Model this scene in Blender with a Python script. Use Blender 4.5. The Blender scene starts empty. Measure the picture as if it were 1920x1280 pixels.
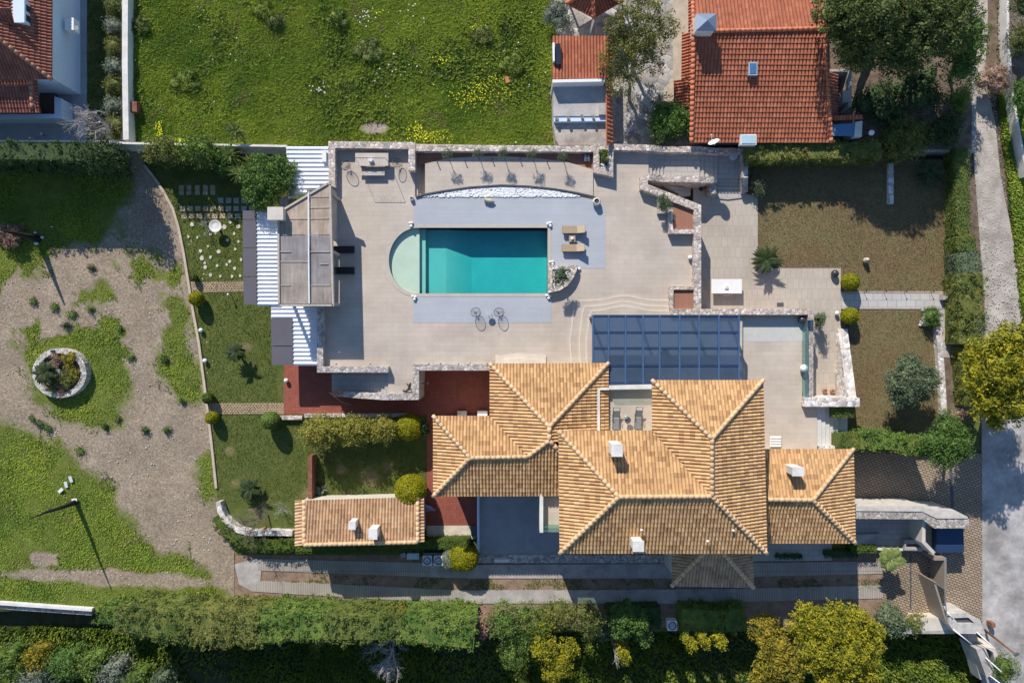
import bpy, bmesh, math, random
import numpy as np
from mathutils import Vector, Matrix
from mathutils.geometry import tessellate_polygon
random.seed(7); rng = np.random.default_rng(7)
SC = bpy.context.scene
R = math.radians
# ------------------------------------------------------------------ camera, sky, sun, exposure
H = 62.5            # drone height above the lower ground, metres
F = 1280.0          # focal length in pixels of a 1920 px wide frame
cam = bpy.data.cameras.new('camera'); camo = bpy.data.objects.new('camera', cam)
SC.collection.objects.link(camo); camo.location = (0, 0, H)
cam.sensor_width = 36; cam.lens = 24; cam.clip_end = 2000; cam.clip_start = 0.5
SC.camera = camo
SUN_EL, SUN_AZ = R(34), R(21.7)      # shadows fall towards +x sin, -y cos
W = bpy.data.worlds.new('World'); SC.world = W; W.use_nodes = True
nt = W.node_tree; bg = nt.nodes['Background']
sky = nt.nodes.new('ShaderNodeTexSky'); sky.sky_type = 'NISHITA'; sky.sun_disc = False
sky.sun_elevation = SUN_EL; sky.sun_rotation = -SUN_AZ
sky.air_density = 1.0; sky.dust_density = 0.2; sky.ozone_density = 4.5
nt.links.new(sky.outputs[0], bg.inputs[0]); bg.inputs[1].default_value = 0.12
sl = bpy.data.lights.new('sun', 'SUN'); so = bpy.data.objects.new('sun', sl)
SC.collection.objects.link(so); sl.energy = 4.6; sl.angle = R(0.55); sl.color = (1.0, 0.94, 0.86)
sd = Vector((math.sin(SUN_AZ)*math.cos(SUN_EL), -math.cos(SUN_AZ)*math.cos(SUN_EL), -math.sin(SUN_EL)))
so.rotation_euler = sd.to_track_quat('-Z', 'Y').to_euler(); so.location = (-20, 40, 60)
SC.view_settings.view_transform = 'Standard'; SC.view_settings.look = 'None'
SC.view_settings.exposure = 0.27; SC.view_settings.gamma = 1
SC.render.engine = 'CYCLES'
SC.cycles.transparent_max_bounces = 12; SC.cycles.max_bounces = 5

# ------------------------------------------------------------------ helpers
def P(px, py, z=0.0):
    s = (H - z)/F
    return Vector(((px-960)*s, (640-py)*s, z))
def PP(pts, z): return [P(a, b, z) for a, b in pts]
WL = {}             # world location of every object built
class MB:
    def __init__(s): s.v = []; s.n = 0; s.f = []; s.uv = None
    def add(s, V, Fs):
        V = np.asarray([tuple(q) for q in V] if not isinstance(V, np.ndarray) else V, dtype=np.float32).reshape(-1, 3)
        s.v.append(V)
        for k in (Fs if isinstance(Fs, list) else [Fs]):
            if isinstance(k, np.ndarray): s.f.append(k + s.n)
            else: s.f.append(np.array([k], dtype=np.int32) + s.n)
        s.n += len(V); return s
    def prism(s, poly, z0, z1=None, holes=()):
        """poly: list of Vectors (world, top); z0 bottom"""
        loops = [list(poly)] + [list(h) for h in holes]
        def area(L): return sum(L[i].x*L[(i+1) % len(L)].y-L[(i+1) % len(L)].x*L[i].y for i in range(len(L)))
        if area(loops[0]) < 0: loops[0].reverse()
        for i in range(1, len(loops)):
            if area(loops[i]) > 0: loops[i].reverse()
        zt = (lambda q: q.z) if z1 is None else (lambda q: z1)
        flat = [q for L in loops for q in L]; n = len(flat)
        V = [(q.x, q.y, zt(q)) for q in flat] + [(q.x, q.y, z0) for q in flat]
        tris = tessellate_polygon([[Vector((q.x, q.y, 0)) for q in L] for L in loops])
        Fs = []
        for t in tris:
            a, b, c = [flat[i] for i in t]
            cr = (b.x-a.x)*(c.y-a.y)-(b.y-a.y)*(c.x-a.x)
            t = tuple(t) if cr > 0 else tuple(reversed(t))
            Fs.append(list(t)); Fs.append([i+n for i in reversed(t)])
        o = 0
        for L in loops:
            m = len(L)
            for i in range(m):
                j = (i+1) % m
                Fs.append([o+i, o+i+n, o+j+n, o+j])
            o += m
        return s.add(V, Fs)
    def pp(s, pts, z0, z1, holes=()):      # prism given by photo pixels at its top height
        return s.prism(PP(pts, z1), z0, None, [PP(h, z1) for h in holes])
    def box(s, c, sx, sy, sz, rz=0, tilt=0):   # c = bottom centre
        m = Matrix.Translation(c) @ Matrix.Rotation(rz, 4, 'Z') @ Matrix.Rotation(tilt, 4, 'X')
        V = [m @ Vector((a*sx/2, b*sy/2, k*sz)) for k in (0, 1) for a, b in ((-1, -1), (1, -1), (1, 1), (-1, 1))]
        return s.add(V, [[3, 2, 1, 0], [4, 5, 6, 7], [0, 1, 5, 4], [1, 2, 6, 5], [2, 3, 7, 6], [3, 0, 4, 7]])
    def tube(s, pts, rad, seg=8, cap=True):
        pts = [Vector(p) for p in pts]; rs = rad if isinstance(rad, (list, tuple)) else [rad]*len(pts)
        V = []; Fs = []
        for i, p in enumerate(pts):
            d = (pts[min(i+1, len(pts)-1)]-pts[max(i-1, 0)])
            if d.length < 1e-6: d = Vector((0, 0, 1))
            d.normalize()
            a = d.cross(Vector((0, 0, 1)) if abs(d.z) < .9 else Vector((1, 0, 0))).normalized(); b = d.cross(a)
            for k in range(seg):
                t = 2*math.pi*k/seg; V.append(p+(a*math.cos(t)+b*math.sin(t))*rs[i])
        for i in range(len(pts)-1):
            for k in range(seg):
                k2 = (k+1) % seg
                Fs.append([i*seg+k, (i+1)*seg+k, (i+1)*seg+k2, i*seg+k2])
        if cap:
            Fs.append(list(range(seg))); Fs.append([(len(pts)-1)*seg+k for k in reversed(range(seg))])
        return s.add(V, Fs)
    def lathe(s, c, prof, seg=20, sx=1, sy=1):
        V = []; Fs = []
        for r, z in prof:
            for k in range(seg):
                t = 2*math.pi*k/seg; V.append((c[0]+r*sx*math.cos(t), c[1]+r*sy*math.sin(t), c[2]+z))
        for i in range(len(prof)-1):
            for k in range(seg):
                k2 = (k+1) % seg
                Fs.append([i*seg+k, i*seg+k2, (i+1)*seg+k2, (i+1)*seg+k])
        Fs.append(list(reversed(range(seg)))); Fs.append([(len(prof)-1)*seg+k for k in range(seg)])
        return s.add(V, Fs)
    def ball(s, c, rx, ry=None, rz=None, seg=20, rings=10):
        ry = ry or rx; rz = rz or rx
        V = []; Fs = []
        for i in range(1, rings):
            a = math.pi*i/rings - math.pi/2
            for k in range(seg):
                t = 2*math.pi*k/seg
                V.append((c[0]+rx*math.cos(a)*math.cos(t), c[1]+ry*math.cos(a)*math.sin(t), c[2]+rz*math.sin(a)))
        for i in range(rings-2):
            for k in range(seg):
                k2 = (k+1) % seg; Fs.append([i*seg+k, i*seg+k2, (i+1)*seg+k2, (i+1)*seg+k])
        b = len(V); V += [(c[0], c[1], c[2]-rz), (c[0], c[1], c[2]+rz)]
        for k in range(seg):
            k2 = (k+1) % seg; Fs.append([b, k2, k]); Fs.append([b+1, (rings-2)*seg+k, (rings-2)*seg+k2])
        return s.add(V, Fs)
    def build(s, name, mat, parent=None, smooth=False, origin=None):
        V = np.concatenate(s.v)
        if parent is not None: base = Vector(WL[parent.name])
        if parent is None:
            lo = V.min(0); hi = V.max(0)
            org = Vector(origin) if origin is not None else Vector(((lo[0]+hi[0])/2, (lo[1]+hi[1])/2, lo[2]))
        else: org = base
        V = V - np.array(org, dtype=np.float32)
        me = bpy.data.meshes.new(name)
        me.vertices.add(len(V)); me.vertices.foreach_set('co', V.ravel())
        ln = np.concatenate([np.full(len(k), k.shape[1], dtype=np.int32) for k in s.f])
        li = np.concatenate([k.ravel() for k in s.f]).astype(np.int32)
        st = np.concatenate([[0], np.cumsum(ln)[:-1]]).astype(np.int32)
        me.loops.add(len(li)); me.loops.foreach_set('vertex_index', li)
        me.polygons.add(len(ln)); me.polygons.foreach_set('loop_start', st); me.polygons.foreach_set('loop_total', ln)
        me.polygons.foreach_set('use_smooth', np.full(len(ln), smooth, dtype=bool))
        me.update(calc_edges=True); me.validate()
        if mat: me.materials.append(mat)
        o = bpy.data.objects.new(name, me); SC.collection.objects.link(o)
        if parent is not None: o.parent = parent
        else: o.location = org
        WL[o.name] = tuple(org); return o
def tag(o, label=None, cat=None, group=None, kind=None):
    if label: o['label'] = label
    if cat: o['category'] = cat
    if group: o['group'] = group
    if kind: o['kind'] = kind
    return o
def thing(name, loc, label, cat, group=None):
    o = bpy.data.objects.new(name, None); SC.collection.objects.link(o); o.location = loc
    o.empty_display_size = .3; WL[o.name] = tuple(loc); return tag(o, label, cat, group)
def copy_tree(o, loc=None, rz=None, label=None, parent=None, scale=None):
    c = o.copy(); SC.collection.objects.link(c)
    if parent is not None: c.parent = parent
    if loc is not None: c.location = loc; WL[c.name] = tuple(loc)
    if rz is not None: c.rotation_euler = (0, 0, rz)
    if scale: c.scale = (scale,)*3
    if label: c['label'] = label
    for ch in list(o.children): copy_tree(ch, parent=c)
    return c

# ------------------------------------------------------------------ materials
def newmat(name):
    m = bpy.data.materials.new(name); m.use_nodes = True; n = m.node_tree
    return m, n, n.nodes['Principled BSDF']
def N(n, t, **k):
    q = n.nodes.new('ShaderNode'+t)
    for a, b in k.items():
        if a in q.inputs.keys(): q.inputs[a].default_value = b
        else: setattr(q, a, b)
    return q
def ramp(n, fac, stops):
    r = n.nodes.new('ShaderNodeValToRGB'); e = r.color_ramp.elements
    e[0].position, e[0].color = stops[0][0], (*stops[0][1], 1); e[1].position, e[1].color = stops[-1][0], (*stops[-1][1], 1)
    for p, c in stops[1:-1]:
        k = e.new(p); k.color = (*c, 1)
    n.links.new(fac, r.inputs[0]); return r.outputs[0]
def mixc(n, fac, a, b, mode='MIX'):
    m = n.nodes.new('ShaderNodeMix'); m.data_type = 'RGBA'; m.blend_type = mode
    for i, q in ((0, fac), (6, a), (7, b)):
        if hasattr(q, 'default_value'): n.links.new(q, m.inputs[i])
        elif i == 0: m.inputs[0].default_value = q
        else: m.inputs[i].default_value = (*q, 1)
    return m.outputs[2]
def pos(n): return n.nodes.new('ShaderNodeNewGeometry').outputs['Position']
def objc(n): return n.nodes.new('ShaderNodeTexCoord').outputs['Object']
def noise(n, vec, scale, detail=4, rough=.6, dist=0):
    q = N(n, 'TexNoise', Scale=scale, Detail=detail, Roughness=rough, Distortion=dist); n.links.new(vec, q.inputs['Vector']); return q.outputs[0]
def bump(n, bs, h, s, d=.05):
    b = N(n, 'Bump', Strength=s, Distance=d); n.links.new(h, b.inputs['Height']); n.links.new(b.outputs[0], bs.inputs['Normal'])
def setc(n, bs, c): n.links.new(c, bs.inputs['Base Color'])
def sc(c, k): return tuple(min(1, x*k) for x in c)
def mottle(name, c, var=.25, scale=1.0, rough=.8, b=0.3, bs_=12, spec=.3, metal=0, c2=None, wide=.35):
    m, n, bs = newmat(name); v = pos(n)
    a = noise(n, v, scale, 6, .65); a2 = noise(n, v, scale*9, 3)
    k = ramp(n, a, [(wide, sc(c, 1-var)), (1-wide, c2 or sc(c, 1+var))])
    k2 = ramp(n, a2, [(.3, (1-var*.6,)*3), (.7, (1+var*.3,)*3)])
    setc(n, bs, mixc(n, 1.0, k, k2, 'MULTIPLY'))
    bs.inputs['Roughness'].default_value = rough; bs.inputs['Specular IOR Level'].default_value = spec
    bs.inputs['Metallic'].default_value = metal
    if b: bump(n, bs, noise(n, v, bs_, 5), b)
    return m
def stone_wall(name, c, scale=3.2, mort=(.27, .24, .21)):
    m, n, bs = newmat(name); v = pos(n)
    wv = n.nodes.new('ShaderNodeTexNoise'); wv.inputs['Scale'].default_value = 2.5; n.links.new(v, wv.inputs[0])
    ad = n.nodes.new('ShaderNodeVectorMath'); ad.operation = 'MULTIPLY_ADD'; n.links.new(wv.outputs[1], ad.inputs[0])
    ad.inputs[1].default_value = (.25, .25, .25); n.links.new(v, ad.inputs[2])
    vo = N(n, 'TexVoronoi', Scale=scale); n.links.new(ad.outputs[0], vo.inputs['Vector'])
    ve = N(n, 'TexVoronoi', Scale=scale); ve.feature = 'DISTANCE_TO_EDGE'; n.links.new(ad.outputs[0], ve.inputs['Vector'])
    sp = n.nodes.new('ShaderNodeSeparateColor'); n.links.new(vo.outputs['Color'], sp.inputs[0])
    k = ramp(n, sp.outputs[0], [(0, sc(c, .55)), (.3, sc(c, .85)), (.5, (c[0]*1.05, c[1]*.94, c[2]*.84)), (.75, sc(c, 1.15)), (1, sc(c, 1.45))])
    g = noise(n, v, 6, 5); k = mixc(n, 1.0, k, ramp(n, g, [(.25, (.72,)*3), (.7, (1.1,)*3)]), 'MULTIPLY')
    e = ramp(n, ve.outputs[0], [(.0, (.9,)*3), (.075, (0,)*3)])
    setc(n, bs, mixc(n, e, k, mort)); bs.inputs['Roughness'].default_value = .9; bs.inputs['Specular IOR Level'].default_value = .2
    mm = N(n, 'Math', operation='MINIMUM'); n.links.new(ve.outputs[0], mm.inputs[0]); mm.inputs[1].default_value = .2
    bump(n, bs, mm.outputs[0], .7, .16)
    return m
def brick(name, c1, c2, mort, w, h, ms=.02, rot=0, var=.2, rough=.75, stain=.5, offs=.5, bstr=.3, sscale=.35):
    m, n, bs = newmat(name); v = pos(n)
    mp = N(n, 'Mapping'); mp.inputs['Rotation'].default_value = (0, 0, rot); n.links.new(v, mp.inputs[0])
    b = N(n, 'TexBrick', Scale=1.0); b.offset = offs
    b.inputs['Brick Width'].default_value = w; b.inputs['Row Height'].default_value = h; b.inputs['Mortar Size'].default_value = ms
    b.inputs['Mortar Smooth'].default_value = .3
    b.inputs['Color1'].default_value = (*c1, 1); b.inputs['Color2'].default_value = (*c2, 1); b.inputs['Mortar'].default_value = (*mort, 1)
    n.links.new(mp.outputs[0], b.inputs[0])
    k = mixc(n, 1.0, b.outputs[0], ramp(n, noise(n, v, sscale, 6, .62), [(.3, (1-stain*.5, 1-stain*.55, 1-stain*.58)), (.68, (1+stain*.12,)*3)]), 'MULTIPLY')
    k = mixc(n, 1.0, k, ramp(n, noise(n, v, 7, 5, .7), [(.3, (1-var*.6,)*3), (.7, (1+var*.3,)*3)]), 'MULTIPLY')
    k = mixc(n, 1.0, k, ramp(n, noise(n, v, .12, 5, .6, .6), [(.35, (1-stain*.22, 1-stain*.2, 1-stain*.14)), (.62, (1+stain*.1,)*3)]), 'MULTIPLY')
    setc(n, bs, k); bs.inputs['Roughness'].default_value = rough; bs.inputs['Specular IOR Level'].default_value = .3
    inv = N(n, 'Math', operation='SUBTRACT'); inv.inputs[0].default_value = 1; n.links.new(b.outputs[1], inv.inputs[1])
    bump(n, bs, inv.outputs[0], bstr, .01)
    return m
def tilemat(name, cols, rough=.75, dirt=.3):
    m, n, bs = newmat(name); uv = n.nodes.new('ShaderNodeUVMap'); uv.uv_map = 'UVMap'
    fl = n.nodes.new('ShaderNodeVectorMath'); fl.operation = 'FLOOR'; n.links.new(uv.outputs[0], fl.inputs[0])
    wn = n.nodes.new('ShaderNodeTexWhiteNoise'); wn.noise_dimensions = '2D'; n.links.new(fl.outputs[0], wn.inputs['Vector'])
    st = [(i/(len(cols)-1), c) for i, c in enumerate(cols)]
    k = ramp(n, wn.outputs[0], st); v = pos(n)
    k = mixc(n, 1.0, k, ramp(n, noise(n, v, .5, 6, .7), [(.3, (1-dirt,)*3), (.65, (1.05,)*3)]), 'MULTIPLY')
    k = mixc(n, 1.0, k, ramp(n, noise(n, v, 14, 4, .7), [(.3, (.8,)*3), (.7, (1.08,)*3)]), 'MULTIPLY')
    setc(n, bs, k); bs.inputs['Roughness'].default_value = rough; bs.inputs['Specular IOR Level'].default_value = .25
    return m
def leafmat(name, dark, light, scale=1.2, extra=None, trans=.25, pos_extra=(.58, .66)):
    m, n, bs = newmat(name); v = pos(n); dark = sc(dark, 1.55); light = sc(light, 1.5); extra = sc(extra, 1.4) if extra else None
    k = ramp(n, noise(n, v, scale, 4, .6), [(.32, dark), (.68, light)])
    if extra: k = mixc(n, ramp(n, noise(n, v, scale*.8+.3, 5, .7, .4), [(pos_extra[0], (0,)*3), (pos_extra[1], (1,)*3)]), k, extra)
    k = mixc(n, 1.0, k, ramp(n, noise(n, v, 9, 3, .7), [(.3, (.6,)*3), (.7, (1.35,)*3)]), 'MULTIPLY')
    setc(n, bs, k); bs.inputs['Roughness'].default_value = .6; bs.inputs['Specular IOR Level'].default_value = .25
    tr = n.nodes.new('ShaderNodeBsdfTranslucent'); n.links.new(k, tr.inputs[0])
    mx = n.nodes.new('ShaderNodeMixShader'); mx.inputs[0].default_value = trans
    n.links.new(bs.outputs[0], mx.inputs[1]); n.links.new(tr.outputs[0], mx.inputs[2])
    n.links.new(mx.outputs[0], n.nodes['Material Output'].inputs[0]); return m
def plain(name, c, rough=.5, metal=0, spec=.4, var=.12, scale=3):
    m, n, bs = newmat(name); v = objc(n)
    setc(n, bs, ramp(n, noise(n, v, scale, 5, .65), [(.3, sc(c, 1-var)), (.7, sc(c, 1+var*.5))]))
    bs.inputs['Roughness'].default_value = rough; bs.inputs['Metallic'].default_value = metal; bs.inputs['Specular IOR Level'].default_value = spec
    return m
def glassmat(name, tint, mixf, diff, rough=.03, dirt=0):
    m, n, bs = newmat(name)
    tr = n.nodes.new('ShaderNodeBsdfTransparent'); tr.inputs[0].default_value = (*tint, 1)
    bs.inputs['Base Color'].default_value = (*diff, 1); bs.inputs['Roughness'].default_value = rough
    mx = n.nodes.new('ShaderNodeMixShader'); mx.inputs[0].default_value = mixf
    if dirt:
        oi = n.nodes.new('ShaderNodeObjectInfo'); a_ = N(n, 'Math', operation='MULTIPLY_ADD'); n.links.new(oi.outputs['Random'], a_.inputs[0]); a_.inputs[1].default_value = dirt; a_.inputs[2].default_value = mixf-dirt/2
        d_ = N(n, 'Math', operation='MULTIPLY_ADD'); n.links.new(noise(n, pos(n), .9, 5, .7), d_.inputs[0]); d_.inputs[1].default_value = dirt*1.6; n.links.new(a_.outputs[0], d_.inputs[2]); n.links.new(d_.outputs[0], mx.inputs[0])
    n.links.new(tr.outputs[0], mx.inputs[1]); n.links.new(bs.outputs[0], mx.inputs[2])
    n.links.new(mx.outputs[0], n.nodes['Material Output'].inputs[0]); return m

STONE = stone_wall('rubble_stone', (.60, .52, .46), 3.8)
STONE_D = stone_wall('rubble_stone_grey', (.50, .46, .43), 4.0)
STONE_W = stone_wall('whitewashed_stone', (.66, .62, .58), 2.6, (.5, .47, .43))
PAVE = brick('travertine_paving', (.535, .46, .375), (.575, .495, .41), (.45, .385, .315), 1.15, .42, .010, stain=.34, var=.12)
PAVE_G = brick('grey_slab_paving', (.46, .43, .39), (.50, .465, .42), (.28, .26, .23), 1.0, .5, .018, stain=.3, var=.14)
PAVE_R = brick('patio_slab_paving', (.48, .42, .345), (.52, .455, .375), (.36, .30, .24), .5, .95, .014, stain=.28, var=.13)
DECK = brick('pale_grey_decking', (.42, .44, .47), (.445, .465, .49), (.34, .36, .40), 6.5, .145, .008, stain=.16, var=.1, bstr=.2)
COPING = brick('pool_coping', (.50, .445, .375), (.54, .485, .41), (.44, .38, .31), .9, 1.2, .012, stain=.25, var=.12)
CREAM = mottle('cream_step_edge', (.64, .56, .46), .08, 2, .7, .1)
RED = brick('red_clay_paving', (.30, .085, .055), (.35, .105, .07), (.22, .07, .05), .3, .3, .01, stain=.35, var=.3, offs=0)
COBBLE = brick('sandstone_setts', (.50, .36, .22), (.60, .46, .30), (.19, .14, .09), .26, .17, .035, stain=.35, var=.3, bstr=.7)
HERR = brick('interlocking_pavers', (.38, .29, .19), (.48, .375, .245), (.13, .10, .08), .42, .21, .04, rot=.35, stain=.4, var=.3, bstr=.7)
DRIVE = brick('ribbed_concrete', (.40, .36, .31), (.46, .41, .35), (.22, .20, .18), .16, 3.0, .025, stain=.45, var=.2, offs=0, bstr=.4)
CONC = mottle('old_concrete', (.40, .37, .34), .22, .8, .85, .3, 14)
CONC_D = mottle('dark_concrete_floor', (.33, .33, .34), .12, .6, .8, .2, 10)
ROAD = mottle('worn_asphalt_road', (.36, .335, .31), .28, .35, .9, .5, 25, c2=(.54, .51, .48))
GRAVEL = mottle('gravel_track', (.40, .35, .29), .28, 1.5, .95, .9, 9, c2=(.62, .56, .48))
PEBBLE = plain('white_pebble', (.80, .80, .79), .6, var=.1)
SOIL = mottle('bare_soil', (.15, .11, .08), .3, 1.3, .95, .8, 8, c2=(.24, .18, .13))
SOIL_R = mottle('reddish_soil', (.27, .185, .13), .25, 1.3, .95, .8, 10)
LAWN = mottle('mown_lawn', (.075, .10, .028), .3, .7, .95, .8, 16, c2=(.14, .155, .05))
LAWN_DRY = mottle('dry_mown_lawn', (.24, .155, .085), .2, .35, .95, .8, 14, c2=(.20, .175, .08), wide=.3)
FIELD = mottle('weedy_field_ground', (.10, .14, .03), .3, .4, .95, .9, 6, c2=(.16, .19, .05))
TILE = tilemat('tan_clay_tiles', [(.47, .275, .13), (.63, .39, .185), (.59, .36, .17), (.69, .45, .22), (.54, .32, .15), (.41, .23, .11)], dirt=.12)
TILE_O = tilemat('weathered_clay_tiles', [(.44, .26, .15), (.60, .40, .235), (.54, .34, .19), (.68, .48, .30)], dirt=.3)
TILE_R = tilemat('orange_red_tiles', [(.36, .12, .065), (.45, .155, .085), (.41, .14, .075), (.51, .19, .11)], dirt=.2)
TILE_M = tilemat('maroon_tiles', [(.30, .11, .07), (.38, .15, .10), (.34, .12, .085), (.46, .20, .13)], dirt=.3)
RIDGE = mottle('ridge_tile_clay', (.62, .42, .24), .18, 2, .75, .1)
RIDGE_R = mottle('red_ridge_clay', (.58, .20, .10), .18, 2, .75, .1)
RIDGE_M = mottle('maroon_ridge_clay', (.42, .20, .13), .18, 2, .75, .1)
WHITE = plain('white_painted_render', (.80, .79, .77), .7, var=.08)
WHITE_C = mottle('weathered_white_render', (.70, .67, .62), .12, 1, .8, .15)
BLUEW = plain('pale_blue_and_shade_render', (.62, .72, .84), .7, var=.05)  # pale blue paint; on the neighbour's white walls it stands in for shade
CREAMW = mottle('cream_render', (.60, .54, .46), .08, .8, .85, .1)
CORR = plain('white_corrugated_sheet', (.78, .80, .82), .35, 0, .5, .06, .8)
WOODR = None
BLACK = plain('black_metal', (.02, .02, .022), .4)
DGREY = plain('dark_grey_metal', (.09, .09, .10), .45)
STEEL = plain('grey_steel', (.42, .44, .46), .35, .7)
NAVY = plain('navy_metal_frame', (.03, .06, .13), .35, .2)
GLOBE = plain('opal_globe', (.86, .85, .82), .25, var=.03)
BRONZE = plain('dark_ball_glaze', (.045, .045, .05), .2)
BROWND = brick('brown_decking', (.34, .16, .10), (.37, .18, .115), (.24, .11, .07), .14, 5, .008, stain=.2, var=.15, offs=0)
WICK = plain('brown_wicker', (.13, .09, .06), .7)
TANF = plain('tan_cushion_fabric', (.42, .31, .20), .9, var=.08)
TANL = plain('light_tan_cushion', (.52, .40, .27), .9, var=.06)
GREYF = plain('grey_mesh_fabric', (.20, .21, .22), .8)
BARK = mottle('bark', (.20, .16, .12), .3, 4, .95, .5, 20)
BARKG = mottle('pale_dead_wood', (.46, .42, .39), .2, 4, .95, .4, 20)
DARKB = mottle('dark_bark', (.035, .03, .025), .3, 4, .95, .5, 20)
TERRA = plain('terracotta', (.46, .19, .10), .8)
RUST = mottle('rusty_steel', (.22, .10, .06), .35, 3, .8, .2)
GREYP = plain('dark_roof_panel', (.125, .115, .13), .4, 0, .5, .08, .6)
L_TOP = leafmat('golden_clipped_leaves', (.11, .13, .006), (.29, .26, .008), 2.2)
L_TOPD = leafmat('dark_clipped_leaves', (.035, .07, .012), (.10, .13, .02), 2.2)
L_YEL = leafmat('golden_conifer_leaves', (.085, .105, .012), (.33, .285, .018), 1.5)
L_YEL2 = leafmat('yellow_shrub_leaves', (.085, .095, .014), (.31, .235, .025), 1.4)
L_HEDGE = leafmat('hedge_leaves', (.05, .08, .018), (.145, .165, .04), .8, (.20, .17, .03), pos_extra=(.60, .70))
L_HEDG2 = leafmat('mixed_hedge_leaves', (.06, .085, .02), (.175, .175, .045), .9, (.32, .18, .04), pos_extra=(.63, .72))
L_HEDG3 = leafmat('fresh_hedge_leaves', (.05, .095, .02), (.15, .205, .04), .7, (.17, .17, .05))
L_PINE = leafmat('pine_needles', (.035, .06, .018), (.13, .15, .04), .9)
L_PINEY = leafmat('olive_green_needles', (.07, .085, .02), (.20, .19, .05), .8)
L_OLIVE = leafmat('olive_leaves', (.055, .085, .045), (.15, .18, .10), 1.2)
L_BROAD = leafmat('broad_leaves', (.035, .08, .018), (.12, .19, .04), 1.5)
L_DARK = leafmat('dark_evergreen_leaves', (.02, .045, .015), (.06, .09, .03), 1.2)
L_BAMB = leafmat('yellow_green_bamboo_leaves', (.12, .125, .025), (.27, .24, .045), 1.6)
L_PALM = leafmat('palm_fronds', (.015, .03, .01), (.05, .07, .022), 2.5)
L_PALML = leafmat('fan_palm_fronds', (.08, .12, .03), (.24, .27, .09), 2.5)
L_GREY = leafmat('grey_green_leaves', (.09, .11, .08), (.22, .24, .18), 1.5)
L_DRY = leafmat('dry_brown_twigs', (.16, .10, .07), (.34, .23, .17), 2)
L_WEED = leafmat('weed_leaves', (.055, .095, .014), (.16, .20, .025), .5, (.045, .07, .02), pos_extra=(.55, .68))
L_WEEDL = leafmat('bright_grass_blades', (.10, .165, .02), (.25, .30, .035), .22, (.21, .20, .07), pos_extra=(.56, .70))
L_TURF = leafmat('turf_blades', (.075, .11, .022), (.17, .18, .05), .5, (.18, .15, .07), pos_extra=(.6, .72))
L_TDRY = leafmat('dry_turf_blades', (.165, .115, .055), (.23, .175, .085), .25, (.135, .155, .055), pos_extra=(.48, .66))
L_FLOW = leafmat('yellow_flowers', (.50, .48, .02), (.75, .70, .03), 3)
L_WFLO = plain('white_flowers', (.75, .75, .68), .7)
L_AGAVE = leafmat('agave_leaves', (.12, .15, .11), (.24, .27, .2), 2)
# ------------------------------------------------------------------ generators
def unit(a): return a/np.maximum(np.linalg.norm(a, axis=1, keepdims=True), 1e-9)
def leaves(mb, pts, nrm, size, asp=.55, tilt=.8, jit=.4):
    """leaf quads centred on pts, roughly facing nrm"""
    n = len(pts)
    if not n: return
    nn = unit(nrm + rng.normal(0, tilt, (n, 3)))
    t = unit(np.cross(nn, rng.normal(0, 1, (n, 3)))); b = np.cross(nn, t)
    s = size*(1+rng.uniform(-jit, jit, (n, 1)))
    V = np.stack([pts-t*s*.5, pts+b*s*asp*.5, pts+t*s*.5, pts-b*s*asp*.5], 1).reshape(-1, 3).astype(np.float32)
    mb.add(V, np.arange(n*4, dtype=np.int32).reshape(n, 4))
def lumpfn(seed, k=5, f=3.0):
    r = np.random.default_rng(seed); a = r.normal(0, f, (k, 3)); p = r.uniform(0, 6.28, k)
    return lambda d: np.sin(d@a.T+p).sum(1)/k
def blob(mb, c, r, n, leaf, lump=.2, seed=0, f=3.0, low=-.5, shell=.22, tilt=.8, core=True, asp=.55, sq=1.0, tuft=0):
    rx, ry, rz = r if isinstance(r, tuple) else (r, r, r)
    d = unit(rng.normal(0, 1, (n, 3))); d = d[d[:, 2] > low]
    if sq != 1.0: d = np.sign(d)*np.abs(d)**sq
    g = lumpfn(seed, f=f)
    rr = 1+lump*g(d)
    dep = 1-shell*rng.uniform(0, 1, len(d))**1.5
    p = d*(rr*dep)[:, None]*np.array([rx, ry, rz])+np.array(c)
    nr = unit(d/np.array([rx, ry, rz]))
    if tuft:
        m = max(8, int(2.2*(rx*ry+rz*(rx+ry))/tuft**2)); k = rng.integers(0, len(d), m); tc = d[k]*(rr[k]*rng.uniform(.72, 1.12, m))[:, None]*np.array([rx, ry, rz])+np.array(c)
        w = rng.integers(0, m, len(d)); o = unit(rng.normal(0, 1, (len(d), 3))); o[:, 2] = np.abs(o[:, 2])*.8
        q = tc[w]+o*tuft*rng.uniform(.45, 1, len(d))[:, None]**.5
        mixk = rng.uniform(0, 1, len(d)) < .82
        p = np.where(mixk[:, None], q, p); nr = np.where(mixk[:, None], unit(o+nr*.4), nr)
        shell = max(shell, .32)
    leaves(mb, p, nr, leaf, asp, tilt)
    if core:
        V = []; k = 14; q = 8
        for i in range(q+1):
            a = math.pi*i/q-math.pi/2
            for j in range(k):
                t = 2*math.pi*j/k; V.append((math.cos(a)*math.cos(t), math.cos(a)*math.sin(t), math.sin(a)))
        V = np.array(V)
        V2 = np.sign(V)*np.abs(V)**sq if sq != 1.0 else V
        V2 = V2*((1+lump*g(V2))*(1-shell*.9))[:, None]*np.array([rx, ry, rz])+np.array(c)
        Fs = np.array([[i*k+j, i*k+(j+1) % k, (i+1)*k+(j+1) % k, (i+1)*k+j] for i in range(q) for j in range(k)], dtype=np.int32)
        mb.add(V2.astype(np.float32), Fs)
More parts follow.
